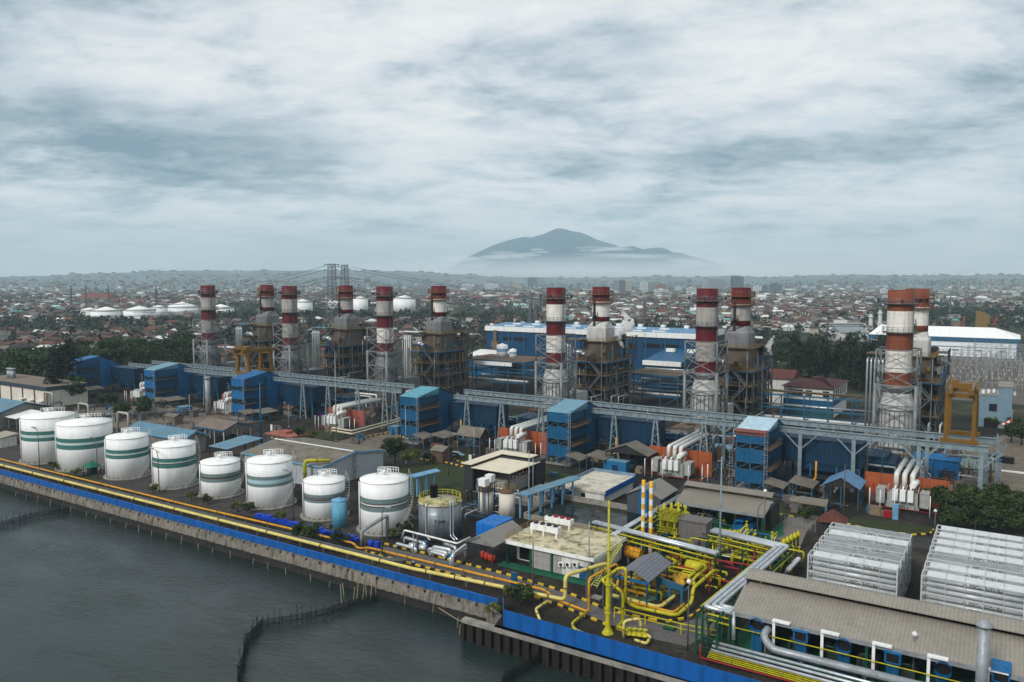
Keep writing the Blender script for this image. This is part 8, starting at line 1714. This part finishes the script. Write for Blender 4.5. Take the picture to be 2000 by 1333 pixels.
def zone(x, y):
    if x < 400:
        if y > 692: return 0, .0
        if y > 655: return .62, .22
        if y > 630: return .03, .5
        if y > 600: return (.5,.3) if x < 150 else (.05,.04)
        return .4, .34
    if x < 790: return ((.3,.4) if y > 662 else (.45,.3) if y > 632 else (.04,.5) if y > 600 else (.42,.32))
    if x < 1060: return ((.1,.55) if y > 655 else (.24,.45) if y > 622 else (.015,.34) if y > 590 else (.5,.25))
    if x < 1705: return ((.05,.7) if y > 655 else (.3,.45) if y > 640 else (.8,.13) if y > 574 else (.5,.22))
    return ((0,.25) if y > 640 else (.08,.72) if y > 592 else (.5,.3))
from mathutils import noise as mn
cand = []; ftrees = []
step0 = 12.5
v = 230.0
while v < 1750:
    st = step0*(1 if v < 800 else 1.25); u = -2400.0
    while u < 1200:
        x_, y_ = u+rnd.uniform(-.35,.35)*st, v+rnd.uniform(-.35,.35)*st; u += st
        if x_ > -372 and y_ < 430: continue
        if x_ > -340 and x_ < 90 and y_ < 640 and x_ > -95: continue
        px, py = proj(x_,y_,0)
        if not (-300 < px < 2350 and 560 < py < 720): continue
        ph, ptr = zone(px,py); n = mn.noise((x_*.006,y_*.006,.3))
        pt2 = min(.95,max(0,ptr*(1+1.6*n))); ph2 = ph*(1-.9*max(0,n)*1.5)
        r_ = rnd.random(); dd = x_*FW[0]+y_*FW[1]
        if r_ < ph2: cand.append((dd,x_,y_,px,py))
        elif r_ < ph2+pt2: ftrees.append((dd,x_,y_,px,py))
    v += st
cand.sort(key=lambda c: (not 0 < c[3] < 2000, c[0])); ftrees.sort(key=lambda c: (not 0 < c[3] < 2000, c[0]))
def pick():
    r_ = rnd.random(); s = 0
    for i, q in enumerate(ROOFS):
        s += q[3]
        if r_ < s: return i
    return 0
def region(px, py):
    if px < 400: return 'between dark trees and the far tank farm' if py > 640 else 'by the far tank farm'
    if px < 790: return 'behind the soot-grey chimneys'
    if px < 1060: return 'by the green fields beyond the boilers'
    if px < 1705: return 'in the neighbourhood beyond the blue hall'
    return 'beyond the white warehouse'
for (dd,x,y,px,py) in cand[:290]:
    i = pick(); h = HP[i*3+rnd.randrange(3)]; rz = R(rnd.choice((20,110))+rnd.uniform(-8,8)); lab = 'small house with '+ROOFS[i][2]+' '+region(px,py)
    if not h[1]: h[1] = True; o = h[0]; o.location = (x,y,0); o.rotation_euler = (0,0,rz); ORG[o.name] = Vector((x,y,0))
    else: o = dup(h[0],(x,y,0),rz,sc=rnd.uniform(.7,1.0))
    o['label'] = lab; o['group'] = 'houses with '+ROOFS[i][2]+' '+region(px,py)
for h in HP:
    if not h[1]:
        for ch in list(h[0].children): bpy.data.objects.remove(ch)
        bpy.data.objects.remove(h[0])
b = MB(); mats = WALLM+[q[1] for q in ROOFS]
def add_house(b, x, y, rz, w, d, h, i, flat=False, z0=0):
    a, r = house_mb(w,d,h,min(w,d)*.28,rnd.choice((0,1)) if not flat else 2); ca, sa = math.cos(rz), math.sin(rz); wi = rnd.randrange(3) if z0 < 20 else 2
    for mb, mi in ((a,wi),(r,3+i)): b.add([(x+p[0]*ca-p[1]*sa,y+p[0]*sa+p[1]*ca,p[2]+z0) for p in mb.v], mb.f, mi)
for (dd,x,y,px,py) in cand[290:]:
    add_house(b,x,y,R(rnd.choice((20,110))+rnd.uniform(-10,10)),rnd.uniform(7,13),rnd.uniform(6,10),rnd.uniform(3,6.5),pick(),rnd.random()<.2)
def hill_h(az, d):        # height of the far hills at bearing az (deg, right of view) and distance d
    prof = [(-36,56),(-33,62),(-28,88),(-22,112),(-17,118),(-12,120),(-8,112),(-4,92),(-1,66),(3,62),(8,66),(12,70),(18,66),(22,82),(27,76),(33,80),(36,80)]
    for (a0,h0),(a1,h1) in zip(prof,prof[1:]):
        if a0 <= az <= a1: f = (az-a0)/(a1-a0); f = f*f*(3-2*f); hh = h0+(h1-h0)*f; break
    else: hh = 60
    t = min(1,max(0,(d-3000)/3400)); t = t*t*(3-2*t)
    return hh*t*(1+.12*mn.fractal((az*.35,d*.0011,1.2),1.0,2.0,4)) 
def polar(az, d): a = R(az); return ((RT[0]*math.sin(a)+FW[0]*math.cos(a))*d, (RT[1]*math.sin(a)+FW[1]*math.cos(a))*d)
d = 1500.0; nfar = 0
while d < 6500:
    st = 26+(d-1500)*.012; w = d*math.tan(R(40)); s = -w
    while s < w:
        s += st*rnd.uniform(.7,1.3); az = math.degrees(math.atan2(s,d)); dj = d+rnd.uniform(-.5,.5)*st; x, y = polar(az,dj/math.cos(R(az))); px, py = proj(x,y,0); ph, ptr = zone(px,min(py,599)); n = mn.noise((x*.0022,y*.0022,2.3)); r_ = rnd.random()
        z0 = hill_h(az,math.hypot(x,y)); k = 1+(d-1500)/2600
        if r_ < (.36 if d < 2600 else .36*max(.22,1-(d-2600)/1900))*(1-n*1.2): add_house(b,x,y,R(rnd.uniform(0,180)),rnd.uniform(9,20)*k**.8,rnd.uniform(8,14)*k**.6,rnd.choice((4,5,6,7,10) if d < 4200 else (4,5,5,6))*(k**.2 if d < 4200 else 1),rnd.choice((0,1,2,2,4,4,4,0,0,3,2,2) if d < 3600 else (0,4,2,4,0,2)),rnd.random()<.5,z0); nfar += 1
        elif r_ < .36+.4*(1+n) and d < 4300: ftrees.append((d,x,y,px,py))
    d += st*1.0
o = b.build('distant_houses', mats, None, (-600,1500,0)); tag(o,'dense low houses and blocks of the city thinning into haze','houses','the distant city','stuff')
# individual trees in the middle distance, then the rest as one mass
ti = 0
for (dd,x,y,px,py) in ftrees[:110]:
    plant(rnd.choice(('b1','b2','b3','b2')), (x,y,0), rnd.uniform(.8,1.25), 'dark green tree among the houses '+region(px,py), 'trees '+region(px,py))
b = MB(); rt_ = random.Random(5)
for (dd,x,y,px,py) in ftrees[110:]:
    z0 = hill_h(math.degrees(math.atan2(x*RT[0]+y*RT[1], x*FW[0]+y*FW[1])), math.hypot(x,y)) if dd > 2500 else 0
    s = rt_.uniform(.8,1.4)*(1+max(0,dd-1200)/5200); n = 16 if dd < 1200 else 9
    for k in range(n):
        c = Vector((x+rt_.gauss(0,2.2*s), y+rt_.gauss(0,2.2*s), z0+rt_.uniform(2,7.5)*s**.6)); leaf(b,c,2.0*s,rt_,1.2)
o = b.build('distant_trees', LEAFD, None, (-600,1500,0)); tag(o,'dark tree cover spread through the city and fields','trees','the distant city','stuff')
# plain edge shrubs: green field texture strips
# ------------------------------------------------------------------ hills, mountain
def hillmat(name, a, b_, sc):
    m = bpy.data.materials.new(name); m.use_nodes = True; t = m.node_tree; p = t.nodes['Principled BSDF']; p.inputs['Roughness'].default_value = .95; g = t.nodes.new('ShaderNodeNewGeometry'); n = t.nodes.new('ShaderNodeTexNoise'); n.inputs['Scale'].default_value = sc; n.inputs['Detail'].default_value = 8; n.inputs['Roughness'].default_value = .7; t.links.new(g.outputs['Position'], n.inputs['Vector']); r = t.nodes.new('ShaderNodeValToRGB'); t.links.new(n.outputs['Fac'], r.inputs[0]); e = r.color_ramp.elements; e[0].position = .4; e[1].position = .66; e[0].color = (*lin(a),1); e[1].color = (*lin(b_),1); t.links.new(r.outputs[0], p.inputs['Base Color']); return m
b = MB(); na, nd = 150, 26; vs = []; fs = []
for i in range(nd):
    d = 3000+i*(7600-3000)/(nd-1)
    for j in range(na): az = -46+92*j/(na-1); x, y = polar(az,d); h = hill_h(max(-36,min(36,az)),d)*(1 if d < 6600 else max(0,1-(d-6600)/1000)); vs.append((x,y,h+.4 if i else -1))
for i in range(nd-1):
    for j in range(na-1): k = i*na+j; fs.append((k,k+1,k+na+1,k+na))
b.add(vs,fs,0,True); struct('hills', b, hillmat('hill_cover_hazed',(70,88,92),(118,126,124),.006))  # city-covered slopes, with pale blue distance haze mixed into their colour
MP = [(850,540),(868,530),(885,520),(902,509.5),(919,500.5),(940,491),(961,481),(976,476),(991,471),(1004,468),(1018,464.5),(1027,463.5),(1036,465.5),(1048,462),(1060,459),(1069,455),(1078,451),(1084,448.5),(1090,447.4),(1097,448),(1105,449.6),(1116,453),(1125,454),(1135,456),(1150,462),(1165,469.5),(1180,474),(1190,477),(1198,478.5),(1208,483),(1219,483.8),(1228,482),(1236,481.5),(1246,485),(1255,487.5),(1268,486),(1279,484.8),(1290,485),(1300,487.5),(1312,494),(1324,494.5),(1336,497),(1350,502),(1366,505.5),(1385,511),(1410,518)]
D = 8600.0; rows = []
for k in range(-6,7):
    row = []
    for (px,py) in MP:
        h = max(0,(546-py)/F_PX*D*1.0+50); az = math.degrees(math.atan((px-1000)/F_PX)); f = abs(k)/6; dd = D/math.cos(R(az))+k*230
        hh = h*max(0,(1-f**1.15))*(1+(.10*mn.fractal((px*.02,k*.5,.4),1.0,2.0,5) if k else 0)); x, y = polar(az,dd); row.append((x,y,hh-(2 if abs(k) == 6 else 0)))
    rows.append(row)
b = MB(); n = len(MP); b.add([p for r_ in rows for p in r_],[(i*n+j,i*n+j+1,(i+1)*n+j+1,(i+1)*n+j) for i in range(12) for j in range(n-1)],0,True); struct('mountain', b, hillmat('forest_haze_blue',(10,56,80),(28,80,98),.004))  # blue of the far air painted into the slope colour
mist_m = {}
# low mist lying before the mountain
def mist(px, py, d, rx, rz_, ry, dens, lab):
    az = math.degrees(math.atan((px-1000)/F_PX)); x, y = polar(az,d/math.cos(R(az))); z = 50+(546-py)/F_PX*d; b = MB(); n = 12
    b.lathe((0,0,0),[(max(.001,math.cos(-math.pi/2+math.pi*i/n)),math.sin(-math.pi/2+math.pi*i/n)) for i in range(n+1)],32); o = b.build('mist', mist_m.setdefault(dens, None) or mist_m.__setitem__(dens, volume_mat('mist_air',(1,1,1),dens)) or mist_m[dens]); o.location = (x,y,z); o.scale = (rx,ry,rz_); o.rotation_euler = (0,0,YAW); tag(o,lab,'mist','mist before the mountain','stuff')
if MIST:
    for k, (w_, h_, d_) in enumerate(((2000,55,.0012),(2300,90,.0009),(2600,125,.0007),(2900,165,.0005),(3200,205,.0003))): mist(1120+30*k,537,7250+20*k,w_,h_,420+40*k,d_,'bank of pale mist hiding the foot of the mountain')
    rm = random.Random(3)
    for (px,py,w,h,n,dn) in ((1000,497,46,8,16,.0022),(1040,489,22,5,7,.0018),(1172,486,40,7,12,.002),(1255,500,90,8,16,.0015),(945,506,40,8,10,.0018),(905,510,40,12,14,.0022),(1380,512,60,12,14,.002)):
        for k in range(n):
            x = px+rm.uniform(-1,1)*w; y = py+rm.uniform(-.4,1)*h; r = rm.uniform(.2,.75)
            mist(x,y,7200+k*25,w*r*4.7,h*r*3.4,60+40*r,dn,'small pale cloud clinging to the mountain side')
print('counts houses',len(cand),'far',nfar,'trees',len(ftrees))
